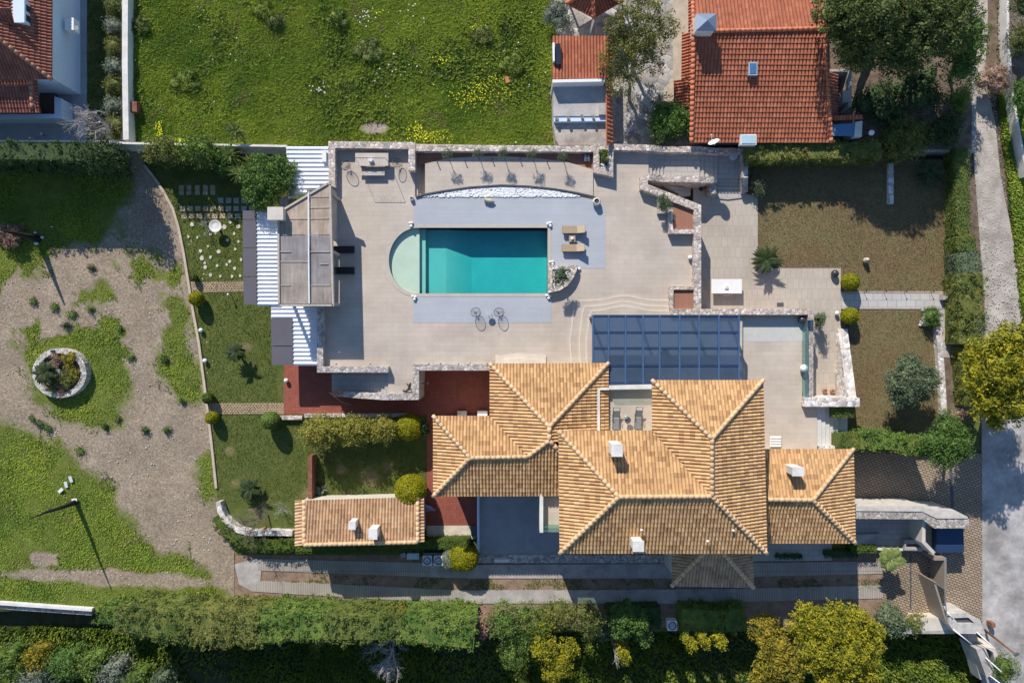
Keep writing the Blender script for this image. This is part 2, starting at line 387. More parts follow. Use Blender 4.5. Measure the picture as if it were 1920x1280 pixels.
def hedge(mb, path, w, z0, h, leaf=.16, dens=60, lump=.12, seed=1, tuft=.0):
    """leafy box along a path of world points; w and h may be lists"""
    g = lumpfn(seed, 6, 1.2); path = [np.array(p[:2]) for p in path]
    ws = w if isinstance(w, (list, tuple)) else [w]*len(path); hs = h if isinstance(h, (list, tuple)) else [h]*len(path)
    for i in range(len(path)-1):
        a, b = path[i], path[i+1]; L = np.linalg.norm(b-a); t = (b-a)/L; nn = np.array([-t[1], t[0]])
        mw = max(ws[i], ws[i+1]); mh = max(hs[i], hs[i+1])
        n = int(dens*L*(mw+2*mh*.8))
        u = rng.uniform(0, 1, n)+rng.normal(0, (.22 if lump > .2 else .04)/L, n); W_ = ws[i]+(ws[i+1]-ws[i])*u; H_ = hs[i]+(hs[i+1]-hs[i])*u
        base = a+np.outer(u, b-a); e = rng.uniform(-1, 1, n)*(mw/2+mh*.8)
        ww = W_/2
        top = np.abs(e) < ww
        off = np.where(top, e, np.sign(e)*ww); zz = np.where(top, H_, H_-(np.abs(e)-ww))
        zz = np.maximum(zz, .05)
        # round the shoulders
        k = np.abs(off)/ww; 
        p = np.column_stack([base+nn*off[:, None], z0+zz])
        gg = g(p*1.3)
        nr = np.where(top[:, None], np.array([[0, 0, 1.]]), np.column_stack([nn[0]*np.sign(off), nn[1]*np.sign(off), np.zeros(n)]))
        p += nr*(gg*lump-rng.uniform(0, .16, n))[:, None]*1.0
        p[:, 2] -= np.where(top, (k**6)*.25, 0)
        if tuft:
            m = max(4, n//26); j = rng.integers(0, n, m); w_ = rng.integers(0, m, n); o = unit(rng.normal(0, 1, (n, 3))); o[:, 2] = np.abs(o[:, 2])
            tc = p[j]+nr[j]*rng.uniform(-.12, .16, m)[:, None]; mk_ = rng.uniform(0, 1, n) < .75
            p = np.where(mk_[:, None], tc[w_]+o*tuft*rng.uniform(.5, 1, n)[:, None], p); nr = np.where(mk_[:, None], unit(o+nr*.5), nr)
        leaves(mb, p, nr, leaf)
        # solid inner
        for s_, (x0, x1) in enumerate(((0, 1),)):
            q = []
            for (c_, wq, hq) in ((a, ws[i], hs[i]), (b, ws[i+1], hs[i+1])):
                for o_, z_ in ((-1, 0), (1, 0), (1, 1), (-1, 1)):
                    r_ = c_+nn*o_*max(wq/2-.18, .05); q.append((r_[0], r_[1], z0+(hq-.2)*z_))
            mb.add(q, [[0, 1, 2, 3], [7, 6, 5, 4], [0, 4, 5, 1], [1, 5, 6, 2], [2, 6, 7, 3], [3, 7, 4, 0]])
def tree(name, base, crown_blobs, leafm, barkm, label, cat='tree', group=None, trunk_r=.14, leaf=.2, n=3500, lump=.28, seed=0, low=-.5, shell=.5, f=4, core=True, tilt=.7, tuft=None):
    if tuft is None: tuft = leaf*1.6
    n = int(n*1.5); leaf *= .82
    """crown_blobs: list of (x, y, z, r) world"""
    t = thing(name, base, label, cat, group)
    tb = MB(); b = Vector(base)
    cx = sum(q[0] for q in crown_blobs)/len(crown_blobs); cy = sum(q[1] for q in crown_blobs)/len(crown_blobs)
    zc = min(q[2] for q in crown_blobs); fork = b.lerp(Vector((cx, cy, zc)), .55)
    tb.tube([b-Vector((0, 0, .1)), b.lerp(fork, .5)+Vector((.05, .03, 0)), fork], [trunk_r*1.25, trunk_r, trunk_r*.85], 8)
    for q in crown_blobs:
        e = Vector(q[:3]); tb.tube([fork, fork.lerp(e, .5)+Vector((0, 0, .12)), e], [trunk_r*.7, trunk_r*.45, trunk_r*.15], 6)
    tb.build('trunk', barkm, t, True)
    cb = MB()
    tot = sum((q[3][0] if isinstance(q[3], tuple) else q[3])**2 for q in crown_blobs)
    for i, q in enumerate(crown_blobs):
        r = q[3]; r0 = r[0] if isinstance(r, tuple) else r
        blob(cb, q[:3], r if isinstance(r, tuple) else (r, r, r*.8), int(n*r0*r0/tot), leaf, lump, seed*17+i, f, low, shell, tilt, core, tuft=tuft)
    cb.build('crown', leafm, t); return t
def cluster(px, py, z, R_, k, r, seed, flat=.5, sy=1.0):
    """k sub-crowns spread in a disc around a photo point at height z"""
    q = random.Random(seed); c = P(px, py, z); out = []
    for i in range(k):
        a = 2.4*i+q.uniform(-.3, .3); d = R_*math.sqrt((i+.3)/k)
        out.append((c.x+d*math.cos(a), c.y+sy*d*math.sin(a), z+(1-(d/R_)**2)*flat-flat*.5+q.uniform(-.15, .15)*R_*.3, r*q.uniform(.8, 1.2)))
    return out
def topiary(px, py, z0, r, h, label, m=None, group='clipped round bushes', sq=1.0, ry=None, leaf=.11, n=None):
    """ball-clipped bush; px,py = centre of what the camera sees"""
    zc = z0+h*.55; c = P(px, py, zc)
    t = thing('clipped_bush', (c.x, c.y, z0), label, 'bush', group)
    a = MB(); a.tube([(c.x, c.y, z0-.05), (c.x, c.y, z0+h*.5)], [.07, .04], 6); a.build('stem', BARK, t)
    b = MB(); blob(b, (c.x, c.y, z0+h*.52), (r, ry or r, h*.5), n or int(2600*r*(h*.5+r)), leaf, .035, int(px), 4, -.95, .12, .55, sq=sq)
    b.build('foliage', m or L_TOP, t); return t
def palm(name, base, top, nf, L, label, m=L_PALM, cat='palm', group=None, tr=.14, droop=.9, leafl=.5, seed=1, up=.35, trunkm=None, skirt=0, wid=.05):
    t = thing(name, base, label, cat, group); q = random.Random(seed); b = Vector(base); tp = Vector(top)
    a = MB(); a.tube([b-Vector((0, 0, .1)), b.lerp(tp, .5), tp], [tr*1.2, tr, tr*.9], 8); a.build('trunk', trunkm or DARKB, t, True)
    fb = MB()
    for i in range(nf):
        az = 2.39996*i+q.uniform(-.1, .1); el = up+q.uniform(-.25, .5)-(i/nf)*.3
        ln = L*q.uniform(.8, 1.1); n = 9; pts = []; p = Vector(tp); d = Vector((math.cos(az)*math.cos(el), math.sin(az)*math.cos(el), math.sin(el)))
        for k in range(n+1):
            pts.append(Vector(p)); p = p+d*(ln/n); d.z -= droop*1.6/n; d.normalize()
        side = Vector((-math.sin(az), math.cos(az), 0))
        fb.tube(pts, [.02*(1-k/(n+1))+.006 for k in range(n+1)], 3, False)
        V = []; Fs = []
        steps = 22
        for k in range(2, steps):
            u = k/steps; j = min(int(u*n), n-1); w = u*n-j; c = pts[j].lerp(pts[j+1], w); dd = (pts[j+1]-pts[j]).normalized()
            ll = leafl*math.sin(math.pi*min(1, .25+u*.8))
            for sgn in (-1, 1):
                o = (side*sgn*.85+dd*.5+Vector((0, 0, -.12))).normalized()*ll; b0 = len(V)
                V += [c-dd*wid*.5, c+dd*wid*.5, c+o]; Fs.append([b0, b0+1, b0+2])
        fb.add(V, Fs)
    fb.build('fronds', m, t)
    return t
def fanpalm(name, base, top, nf, L, label, m, seed=2, group=None, spread=.5):
    """fan-leaved palm / yucca: each leaf a stalk with a fan of blades"""
    t = thing(name, base, label, 'palm', group); q = random.Random(seed); b = Vector(base); tp = Vector(top)
    a = MB(); a.tube([b-Vector((0, 0, .1)), b.lerp(tp, .5), tp], [.2, .16, .15], 8); a.build('trunk', BARK, t, True)
    fb = MB()
    for i in range(nf):
        az = 2.39996*i; el = q.uniform(-.3, 1.1); d = Vector((math.cos(az)*math.cos(el), math.sin(az)*math.cos(el), math.sin(el)))
        c = tp+d*L*.5; fb.tube([tp, c], .015, 3, False)
        side = d.cross(Vector((0, 0, 1))).normalized(); V = []; Fs = []
        for k in range(13):
            an = (k-6)/6*1.25; o = (d*math.cos(an)+side*math.sin(an))*L*spread*q.uniform(.85, 1.1)+Vector((0, 0, -.12*L))
            w = side*math.cos(an)*.035-d*math.sin(an)*.035; b0 = len(V); mid = c+o*.6+Vector((0, 0, .05))
            V += [c, mid-w, c+o, mid+w]; Fs.append([b0, b0+1, b0+2, b0+3])
        fb.add(V, Fs)
    fb.build('fronds', m, t); return t
def rosette(name, c, n, L, label, m, cat='plant', w=.07, group=None, up=(.2, 1.2), seed=3, stem=0):
    t = thing(name, c, label, cat, group); q = random.Random(seed); fb = MB(); c = Vector(c)
    tp = c+Vector((0, 0, stem))
    if stem: s = MB(); s.tube([c, tp], [.13, .1], 8); s.build('trunk', DARKB, t)
    for i in range(n):
        az = 2.39996*i; el = q.uniform(*up); d = Vector((math.cos(az)*math.cos(el), math.sin(az)*math.cos(el), math.sin(el)))
        side = Vector((-math.sin(az), math.cos(az), 0)); ln = L*q.uniform(.75, 1.1)
        a = tp+d*.05; b = tp+d*ln*.5; e = tp+d*ln-Vector((0, 0, .18*ln))
        fb.add([a-side*w*.4, a+side*w*.4, b+side*w*.5, e, b-side*w*.5], [[0, 1, 2, 3, 4]])
    fb.build('leaves', m, t); return t
def bare(name, base, h, spread, label, m, seed=1, depth=4, lean=(0, 0), nb=4, r=.09, group=None, cat='bare tree', low=False):
    q = random.Random(seed); mb = MB()
    def br(p, d, L, r, k):
        pts = [p]; c = Vector(p); dd = Vector(d)
        for i in range(3):
            dd = (dd+Vector((q.uniform(-.3, .3), q.uniform(-.3, .3), q.uniform(-.15, .15)))).normalized(); c = c+dd*L/3; pts.append(Vector(c))
        mb.tube(pts, [r, r*.85, r*.7, r*.5], 5 if k > 1 else 3, False)
        if k > 0:
            for i in range(nb if k > 1 else nb):
                a = q.uniform(0, 6.28); s = q.uniform(.5, 1.1)*spread
                nd = (dd+Vector((math.cos(a)*s, math.sin(a)*s, q.uniform(-.2, .3)))).normalized()
                br(pts[q.choice((1, 2, 3, 3))], nd, L*q.uniform(.6, .85), r*.55, k-1)
    br(Vector(base)-Vector((0, 0, .1)), Vector((lean[0], lean[1], 1)).normalized(), h, r, depth)
    o = mb.build(name, m, None, origin=base); return tag(o, label, cat, group)
# roofs -----------------------------------------------------------
def facet(name, poly, mat, parent, wave=.27, course=.42, amp=.06, lip=.05):
    """tiled roof plane over a convex polygon of world points; first edge is the eave"""
    poly = [Vector(p) for p in poly]; e = (poly[1]-poly[0]).normalized()
    far = max(poly[2:], key=lambda p: ((p-poly[0])-e*((p-poly[0]).dot(e))).length)
    n = e.cross(far-poly[0]).normalized()
    if n.z < 0: n = -n
    e = Vector((e.x, e.y, e.z)).normalized(); up = n.cross(e).normalized()
    if up.z < 0: up = -up
    o = poly[0]; us = [(p-o).dot(e) for p in poly]; vs = [(p-o).dot(up) for p in poly]
    u0, u1, v0, v1 = min(us)-.01, max(us)+.01, min(vs), max(vs)
    S = 6; nu = int(math.ceil((u1-u0)/wave*S)); U = u0+np.arange(nu+1)*wave/S
    nc = int(math.ceil((v1-v0)/course)); Vr = []
    for k in range(nc): Vr += [(v0+k*course, lip, k), (v0+(k+1)*course-.004, 0.0, k)]
    ph = (U-u0)/wave*2*math.pi; prof = amp*(np.abs(np.cos(ph/2))*2-1)
    jit = rng.uniform(-.008, .008, (nc+1, nu+2))
    A = []
    for v, l, k in Vr: 
        hgt = prof+l+jit[k, (np.arange(nu+1)//S)]
        A.append(np.array(o)[None]+np.outer(U, np.array(e))+np.array(up)[None]*v+np.outer(hgt, np.array(n)))
    A = np.concatenate(A); nr = len(Vr); w = nu+1
    i, j = np.meshgrid(np.arange(nr-1), np.arange(nu), indexing='ij')
    Fq = np.stack([i*w+j, i*w+j+1, (i+1)*w+j+1, (i+1)*w+j], -1).reshape(-1, 4)
    bm = bmesh.new(); me = bpy.data.meshes.new('tmp'); me.from_pydata(A.tolist(), [], Fq.tolist())
    uvl = me.uv_layers.new(name='UVMap')
    fu = (j.ravel()+.5)/S+.5; kk = np.array([r_[2] for r_ in Vr])[i.ravel()]+.5
    uvd = np.repeat(np.column_stack([fu, kk]), 4, axis=0); uvl.data.foreach_set('uv', uvd.ravel().astype(np.float32))
    bm.from_mesh(me); bpy.data.meshes.remove(me)
    m = len(poly); cen = sum(poly, Vector())/m
    for a in range(m):
        p, q = poly[a], poly[(a+1) % m]; d = Vector((q.x-p.x, q.y-p.y, 0)); nn = Vector((d.y, -d.x, 0)).normalized()
        if nn.dot(Vector((cen.x-p.x, cen.y-p.y, 0))) > 0: nn = -nn
        bmesh.ops.bisect_plane(bm, geom=bm.verts[:]+bm.edges[:]+bm.faces[:], plane_co=p, plane_no=nn, clear_outer=True)
    # solid underside
    bv = [bm.verts.new(p-n*.07) for p in poly]; bv2 = [bm.verts.new(p-n*.17) for p in poly]
    bm.faces.new(bv); bm.faces.new(list(reversed(bv2)))
    for a in range(m): bm.faces.new([bv[a], bv2[a], bv2[(a+1) % m], bv[(a+1) % m]])
    me = bpy.data.meshes.new(name)
    org = Vector(WL[parent.name]); bmesh.ops.translate(bm, verts=bm.verts[:], vec=-org)
    bm.to_mesh(me); bm.free(); me.materials.append(mat)
    ob = bpy.data.objects.new(name, me); SC.collection.objects.link(ob); ob.parent = parent; WL[ob.name] = tuple(org)
    return ob
def ridges(lines, mat, parent, r=.16, step=.42):
    mb = MB()
    for L in lines:
        for a, b in zip(L[:-1], L[1:]):
            a, b = Vector(a), Vector(b); n = max(1, int((b-a).length/step)); d = (b-a)/n
            for k in range(n): mb.tube([a+d*k, a+d*(k+1.08)], [r*1.18, r*.95], 8)
    return mb.build('ridge_tiles', mat, parent, True)
def stairs(name, mb, pa, pb, qa, qb, z0, z1, n, zb):
    """n treads from edge pa-pb (height z0) to edge qa-qb (height z1); photo pixels; solid down to zb"""
    for k in range(n):
        z = z0+(z1-z0)*(k+1)/(n+1)
        f0, f1 = k/n, (k+1)/n
        def L(a, b, f, za): return P(a[0]+(b[0]-a[0])*f, a[1]+(b[1]-a[1])*f, za)
        q = [L(pa, qa, f0, z), L(pb, qb, f0, z), L(pb, qb, f1, z), L(pa, qa, f1, z)]
        mb.prism(q, zb)
def wall(name, pts, w, z0, z1, mat, label, cat='wall', group=None, cap=None, caph=.06):
    """wall along photo pixels (centre line of its top); w metres"""
    c = [P(a, b, z1) for a, b in pts]; Ls = []; Rs = []
    for i, p in enumerate(c):
        d0 = (c[i]-c[i-1]).normalized() if i > 0 else None; d1 = (c[i+1]-c[i]).normalized() if i < len(c)-1 else None
        if d0 is None or d1 is None:
            d = d1 or d0; nrm = Vector((-d.y, d.x, 0)); k = 1
        else:
            n0 = Vector((-d0.y, d0.x, 0)); n1 = Vector((-d1.y, d1.x, 0)); nrm = (n0+n1).normalized(); k = 1/max(.35, nrm.dot(n0))
        Ls.append(p+nrm*w/2*k); Rs.append(p-nrm*w/2*k)
    m = MB()
    for i in range(len(c)-1):
        m.prism([Ls[i], Ls[i+1], Rs[i+1], Rs[i]], z0)
    # mitred pieces share their end faces; merge into one skin
    m = MB(); m.prism(Ls+list(reversed(Rs)), z0)
    return tag(m.build(name, mat), label, cat, group)
# ------------------------------------------------------------------ the ground, terraces and paths
def sheet(name, pts, z0, z1, mat, holes=(), kind='structure', label=None):
    m = MB(); m.pp(pts, z0, z1, holes); return tag(m.build(name, mat), label, None, None, kind)
def sheetz(name, pts, z0, mat, kind='structure'):
    m = MB(); m.prism([P(*p) for p in pts], z0); return tag(m.build(name, mat), kind=kind)
def fbm(x, y, s, seed, oct=4):
    r = np.random.default_rng(seed); out = np.zeros_like(x); a = 1
    for o in range(oct):
        for k in range(3):
            th = r.uniform(0, 6.28); f = s*2**o*r.uniform(.8, 1.25); p = r.uniform(0, 6.28); q = r.uniform(0, 6.28)
            u = x*math.cos(th)+y*math.sin(th); v = -x*math.sin(th)+y*math.cos(th)
            out += a*np.sin(u*f+p+1.3*np.sin(v*f*.7+q))/3
        a *= .55
    return out
def sdf(x, y, poly):
    """signed distance in px to polygon, positive inside"""
    d = np.full(x.shape, 1e9); ins = np.zeros(x.shape, bool); n = len(poly)
    for i in range(n):
        ax, ay = poly[i]; bx, by = poly[(i+1) % n]
        t = np.clip(((x-ax)*(bx-ax)+(y-ay)*(by-ay))/((bx-ax)**2+(by-ay)**2+1e-9), 0, 1)
        d = np.minimum(d, np.hypot(x-ax-t*(bx-ax), y-ay-t*(by-ay)))
        c = ((ay > y) != (by > y)) & (x < (bx-ax)*(y-ay)/((by-ay) if by != ay else 1e-9)+ax); ins ^= c
    return np.where(ins, d, -d)
def tufts(name, px0, px1, py0, py1, z, n, mat, size=(.12, .3), keep=None, label=None, blades=3, lean=.5, parent=None):
    x = rng.uniform(px0, px1, n); y = rng.uniform(py0, py1, n)
    if keep is not None:
        k = keep(x, y); x = x[k]; y = y[k]
    zz = z(x, y) if callable(z) else np.full(x.shape, float(z)); s = (H-zz)/F
    c = np.column_stack([(x-960)*s, (640-y)*s, zz]); m = len(c); V = []
    for b in range(blades):
        a = rng.uniform(0, 6.28, m); L = rng.uniform(size[0], size[1], m)
        d = np.column_stack([np.cos(a)*lean, np.sin(a)*lean, rng.uniform(.5, 1, m)])*L[:, None]
        w = np.column_stack([-np.sin(a), np.cos(a), np.zeros(m)])*(L*.28)[:, None]
        V.append(np.stack([c-w, c+w, c+d*[1, 1, 1]+w*.3, c+d-w*.3], 1))
    V = np.concatenate(V).reshape(-1, 3).astype(np.float32)
    mb = MB(); mb.add(V, np.arange(len(V), dtype=np.int32).reshape(-1, 4))
    o = mb.build(name, mat, origin=(0, 0, 0)); return tag(o, label, 'grass', None, 'stuff')
def rough_ground(name, px0, px1, py0, py1, z, step, hf, mat, maskf=None, z0=None):
    nx = int((px1-px0)/step)+1; ny = int((py1-py0)/step)+1
    X, Y = np.meshgrid(np.linspace(px0, px1, nx), np.linspace(py0, py1, ny))
    s = (H-z)/F; Z = z+hf(X, Y)
    V = np.column_stack([((X-960)*s).ravel(), ((640-Y)*s).ravel(), Z.ravel()])
    i, j = np.meshgrid(np.arange(ny-1), np.arange(nx-1), indexing='ij')
    Fq = np.stack([i*nx+j, (i+1)*nx+j, (i+1)*nx+j+1, i*nx+j+1], -1).reshape(-1, 4).astype(np.int32)
    mb = MB(); mb.add(V.astype(np.float32), Fq)
    if z0 is not None:
        b = [P(px0, py0, z-.02), P(px1, py0, z-.02), P(px1, py1, z-.02), P(px0, py1, z-.02)]
        mb.prism([q-Vector((0, 0, .25)) for q in b], z0)
    o = mb.build(name, mat, origin=(0, 0, 0), smooth=True)
    if maskf is not None:
        mk = maskf(X, Y).ravel(); at = o.data.attributes.new('mask', 'FLOAT', 'POINT')
        full = np.zeros(len(o.data.vertices), np.float32); full[:len(mk)] = mk; at.data.foreach_set('value', full)
    return tag(o, kind='structure')
def maskmat(name, g, gl, s1, s2):
    """grass (g..gl) where mask is high, stony soil (s1..s2) where it is low"""
    m, n, bs = newmat(name); v = pos(n)
    at = n.nodes.new('ShaderNodeAttribute'); at.attribute_name = 'mask'
    md = N(n, 'Math', operation='MULTIPLY_ADD'); n.links.new(noise(n, v, 2.2, 6, .7), md.inputs[0]); md.inputs[1].default_value = .9
    n.links.new(at.outputs['Fac'], md.inputs[2])
    f = ramp(n, md.outputs[0], [(.70, (0,)*3), (1.15, (1,)*3)])
    gr = ramp(n, noise(n, v, 1.1, 6, .7), [(.3, g), (.7, gl)])
    so_ = ramp(n, noise(n, v, 5, 6, .75), [(.28, sc(s1, .55)), (.45, s1), (.62, s2), (.72, sc(s2, 1.5))])
    so_ = mixc(n, 1.0, so_, ramp(n, noise(n, v, .35, 3), [(.3, (.85,)*3), (.7, (1.1,)*3)]), 'MULTIPLY')
    setc(n, bs, mixc(n, f, so_, gr)); bs.inputs['Roughness'].default_value = .95; bs.inputs['Specular IOR Level'].default_value = .15
    bump(n, bs, noise(n, v, 10, 5, .7), .9, .08); return m
sheet('ground', [(-2500, -2200), (4400, -2200), (4400, 1187), (1700, 1187), (1700, 1183), (400, 1183), (180, 1148), (-2500, 1100)], -3, -.06, FIELD)
sheet('sunken_ground', [(-2500, 1000), (4400, 1000), (4400, 3500), (-2500, 3500)], -3.1, -1.5, mottle('shade_darkened_ground', (.055, .06, .025), .35, .8, .95, .8, 8))  # ground coloured near black to carry the deep shade behind the hedge
# west meadow with the gravel turning circle
GRASS_POLYS = [
    [(-700, 770), (0, 785), (60, 815), (140, 860), (185, 905), (215, 935), (255, 985), (300, 1040), (380, 1065), (420, 1110), (420, 1600), (-700, 1600)],
    [(-700, 250), (230, 250), (235, 380), (215, 430), (180, 455), (105, 460), (70, 500), (0, 545), (-700, 620)],
    [(30, 640), (120, 615), (215, 600), (228, 660), (236, 745), (225, 790), (160, 800), (70, 750)],
    [(335, 500), (352, 580), (372, 700), (380, 735), (330, 745), (300, 690), (322, 620), (310, 560)],
    [(238, 480), (300, 480), (296, 505), (262, 530), (235, 520)], [(150, 555), (185, 545), (205, 565), (175, 585)],
    [(170, 640), (230, 620), (245, 660), (210, 690)], [(380, 860), (405, 860), (410, 935), (375, 930)]]
BARE_POLYS = [[(0, 1065), (300, 1068), (430, 1090), (430, 1102), (200, 1100), (110, 1092), (0, 1082)], [(50, 1034), (110, 1034), (110, 1060), (60, 1058)]]
def meadow_mask(x, y):
    s = np.max([sdf(x, y, p) for p in GRASS_POLYS], 0); b = np.max([sdf(x, y, p) for p in BARE_POLYS], 0)
    m = .5+s/60; m = np.minimum(m, .5-b/14*.7)
    up = np.clip((760-y)/120, 0, 1)*np.clip((y-430)/60, 0, 1)
    return np.clip(m+.22*fbm(x/20, y/20, 1.0, 5)+up*(-.04+.30*fbm(x/12, y/12, 1.0, 15)), 0, 1)
MEADOW = maskmat('meadow_and_gravel', (.10, .135, .025), (.20, .225, .05), (.29, .225, .16), (.43, .35, .265))
KX = lambda y: np.interp(y, [262, 310, 335, 362, 392, 425, 475, 530, 575, 640, 730, 830, 915, 945, 1040], [262, 270, 290, 308, 324, 334, 344, 353, 360, 372, 384, 396, 405, 409, 440])
rough_ground('gravel_yard', -700, 440, 265, 1180, .02, 4, lambda x, y: .05*fbm(x/25, y/25, 1, 3)+.03-.2*((x > KX(y)+1.5) & (y < 1040))-1.75*(y > 1136+.07*x), MEADOW, meadow_mask)
mk = lambda t: (lambda x, y: meadow_mask(x, y)+rng.uniform(-.38, .38, x.shape) > t)
tufts('meadow_grass', -60, 404, 290, 1135, .02, 120000, L_WEEDL, (.06, .17), lambda x, y: rng.uniform(0, 1, x.shape) < np.clip((meadow_mask(x, y)-.42)/.5, 0, .95-.4*((y > 440) & (y < 775))), 'bright green grass growing round the gravel yard', lean=.9)
tufts('yard_weeds', -20, 400, 430, 1100, .03, 16000, L_WEED, (.06, .16), lambda x, y: (meadow_mask(x, y)+.35*fbm(x/14, y/14, 1, 9) > .42) & (meadow_mask(x, y) < .7), 'small scattered weeds sprouting from the gravel yard')
pebs = MB()
for i in range(700):
    x, y = random.uniform(0, 400), random.uniform(430, 1110)
    if meadow_mask(np.array([x]), np.array([y]))[0] < .5:
        c = P(x, y, .06); r = random.uniform(.03, .09); pebs.ball(c, r, r*.8, r*.6, 6, 4)
tag(pebs.build('loose_stones', mottle('pale_loose_stone', (.58, .53, .47), .2, 3), origin=(0, 0, 0)), 'small pale stones strewn over the gravel yard', 'stones', None, 'stuff')
# walled field north of the terrace
def fieldh(x, y): return .10*fbm(x/40, y/40, 1, 21)+.05*fbm(x/9, y/9, 1, 22)
FM = maskmat('weedy_field', (.11, .155, .03), (.20, .24, .045), (.30, .24, .19), (.45, .38, .32))
def fieldmask(x, y):
    d = np.hypot((x-702)/36, (y-240)/16); d2 = 9.0
    return np.clip(np.minimum(1, d-.3)-.12*(fbm(x/70, y/70, 1, 31) > 1.0), 0, 1)
rough_ground('field', 238, 1050, -700, 274, 1.5, 6, fieldh, FM, fieldmask, -.1)
dens = lambda x, y: fieldmask(x, y) > .6
zf = lambda x, y: 1.5+fieldh(x, y)
tufts('field_grass', 246, 1040, -60, 272, zf, 130000, L_WEEDL, (.09, .22), lambda x, y: dens(x, y) , 'thick bright green grass across the walled field', lean=.8)
tufts('field_weeds', 246, 1040, -60, 272, zf, 26000, L_WEED, (.15, .42), lambda x, y: dens(x, y) & (fbm(x/45, y/45, 1, 43)+.9*np.exp(-((x-640)/130)**2-((y-120)/110)**2)+.8*np.exp(-((x-930)/70)**2-((y-130)/130)**2)+.5*np.exp(-((x-250)/14)**2)+rng.normal(0, .3, x.shape) > .85), 'darker taller weeds in clumps in the walled field', lean=.9)
def flowers(name, spots, z, m, label, r=.06):
    q = MB()
    for (x, y, sx, sy, n) in spots:
        for i in range(n):
            a, b = random.gauss(x, sx), random.gauss(y, sy)
            if callable(z): zz = float(z(np.array([a]), np.array([b]))[0])+.32
            else: zz = z
            c = P(a, b, zz); q.box(c, r*random.uniform(.7, 1.5), r*random.uniform(.7, 1.5), .03, random.uniform(0, 3), random.uniform(-.5, .5))
    return tag(q.build(name, m, origin=(0, 0, 0)), label, 'flowers', None, 'stuff')
flowers('wild_flowers', [(800, 255, 26, 9, 150), (880, 180, 22, 12, 130), (905, 165, 12, 14, 60), (778, 240, 8, 6, 30), (895, 50, 8, 5, 30), (830, 112, 12, 4, 34), (712, 22, 6, 3, 12), (298, 245, 4, 9, 60), (338, 262, 5, 2, 30), (940, 150, 12, 22, 50)], zf, L_FLOW, 'yellow wild flowers scattered in the walled field')
flowers('white_daisies', [(680, 30, 14, 8, 18), (600, 165, 10, 8, 16), (770, 20, 20, 12, 8), (740, 120, 30, 40, 16), (380, 60, 60, 50, 14), (980, 100, 30, 60, 10)], zf, L_FLOW if False else L_WFLO, 'white wild flowers dotted about the walled field', .075)
# west neighbour plot
sheet('neighbour_yard', [(-900, -700), (234, -700), (232, 263), (-900, 263)], -.1, 1.5, CONC_D)
sheet('neighbour_lawn', [(163, -600), (226, -600), (226, 262), (163, 262)], 1.4, 1.53, LAWN)
tufts('neighbour_grass', 164, 226, -20, 262, 1.53, 6000, L_TURF, (.05, .12), None, 'short grass on the strip beside the neighbouring house')
# north-east neighbours
FLAG = stone_wall('crazy_paving', (.42, .40, .37), 1.5, (.30, .29, .27))
sheet('neighbour_patio', [(1034, -700), (1835, -700), (1830, 285), (1400, 285), (1400, 272), (1040, 272)], -.1, 1.5, FLAG)
sheet('pine_garden_soil', [(1552, -600), (1826, -600), (1822, 280), (1552, 280)], 1.4, 1.53, SOIL)
sheet('neighbour_path', [(1262, -300), (1290, -300), (1292, 240), (1245, 215), (1245, 165), (1262, 150)], 1.45, 1.56, mottle('pale_sandstone_path', (.50, .42, .33), .12, 1.2))
# east garden
sheet('garden_block', [(1312, 288), (1826, 300), (1822, 850), (1560, 850), (1300, 850), (1300, 345)], -.1, .55, SOIL)
sheet('upper_lawn', [(1416, 300), (1790, 300), (1792, 548), (1578, 548), (1578, 503), (1455, 503), (1422, 470), (1420, 375), (1404, 362)], .5, .60, LAWN_DRY)
sheet('lower_lawn', [(1590, 580), (1756, 580), (1776, 780), (1740, 850), (1575, 850), (1590, 745), (1598, 700)], .5, .60, LAWN_DRY)
tufts('upper_lawn_grass', 1420, 1785, 310, 548, .6, 26000, L_TDRY, (.03, .09), lambda x, y: ~((x < 1580) & (y > 500)), 'short brownish turf on the large east lawn', lean=.7)
tufts('lower_lawn_grass', 1592, 1758, 582, 846, .6, 12000, L_TDRY, (.03, .09), None, 'short brownish turf on the small lawn beside the olive tree', lean=.7)
sheet('lower_patio', [(1300, 345), (1345, 352), (1404, 364), (1421, 372), (1421, 470), (1450, 503), (1577, 503), (1577, 615), (1595, 760), (1510, 765), (1300, 590)], .4, .64, PAVE_R)
PATHM = brick('pale_stone_path', (.50, .47, .44), (.55, .52, .48), (.27, .24, .22), .85, .62, .02, stain=.2, var=.12)
sheet('garden_path', [(1578, 549), (1788, 549), (1788, 579), (1578, 579)], .5, .66, PATHM)
sheetz('stepped_path', [(1759, 580, .67), (1791, 580, .67), (1811, 780, .40), (1780, 780, .40)], .2, PATHM)
sheet('path_edging', [(1577, 546), (1789, 546), (1789, 549), (1577, 549)], .5, .68, mottle('edging_stone', (.42, .34, .27), .15, 2))
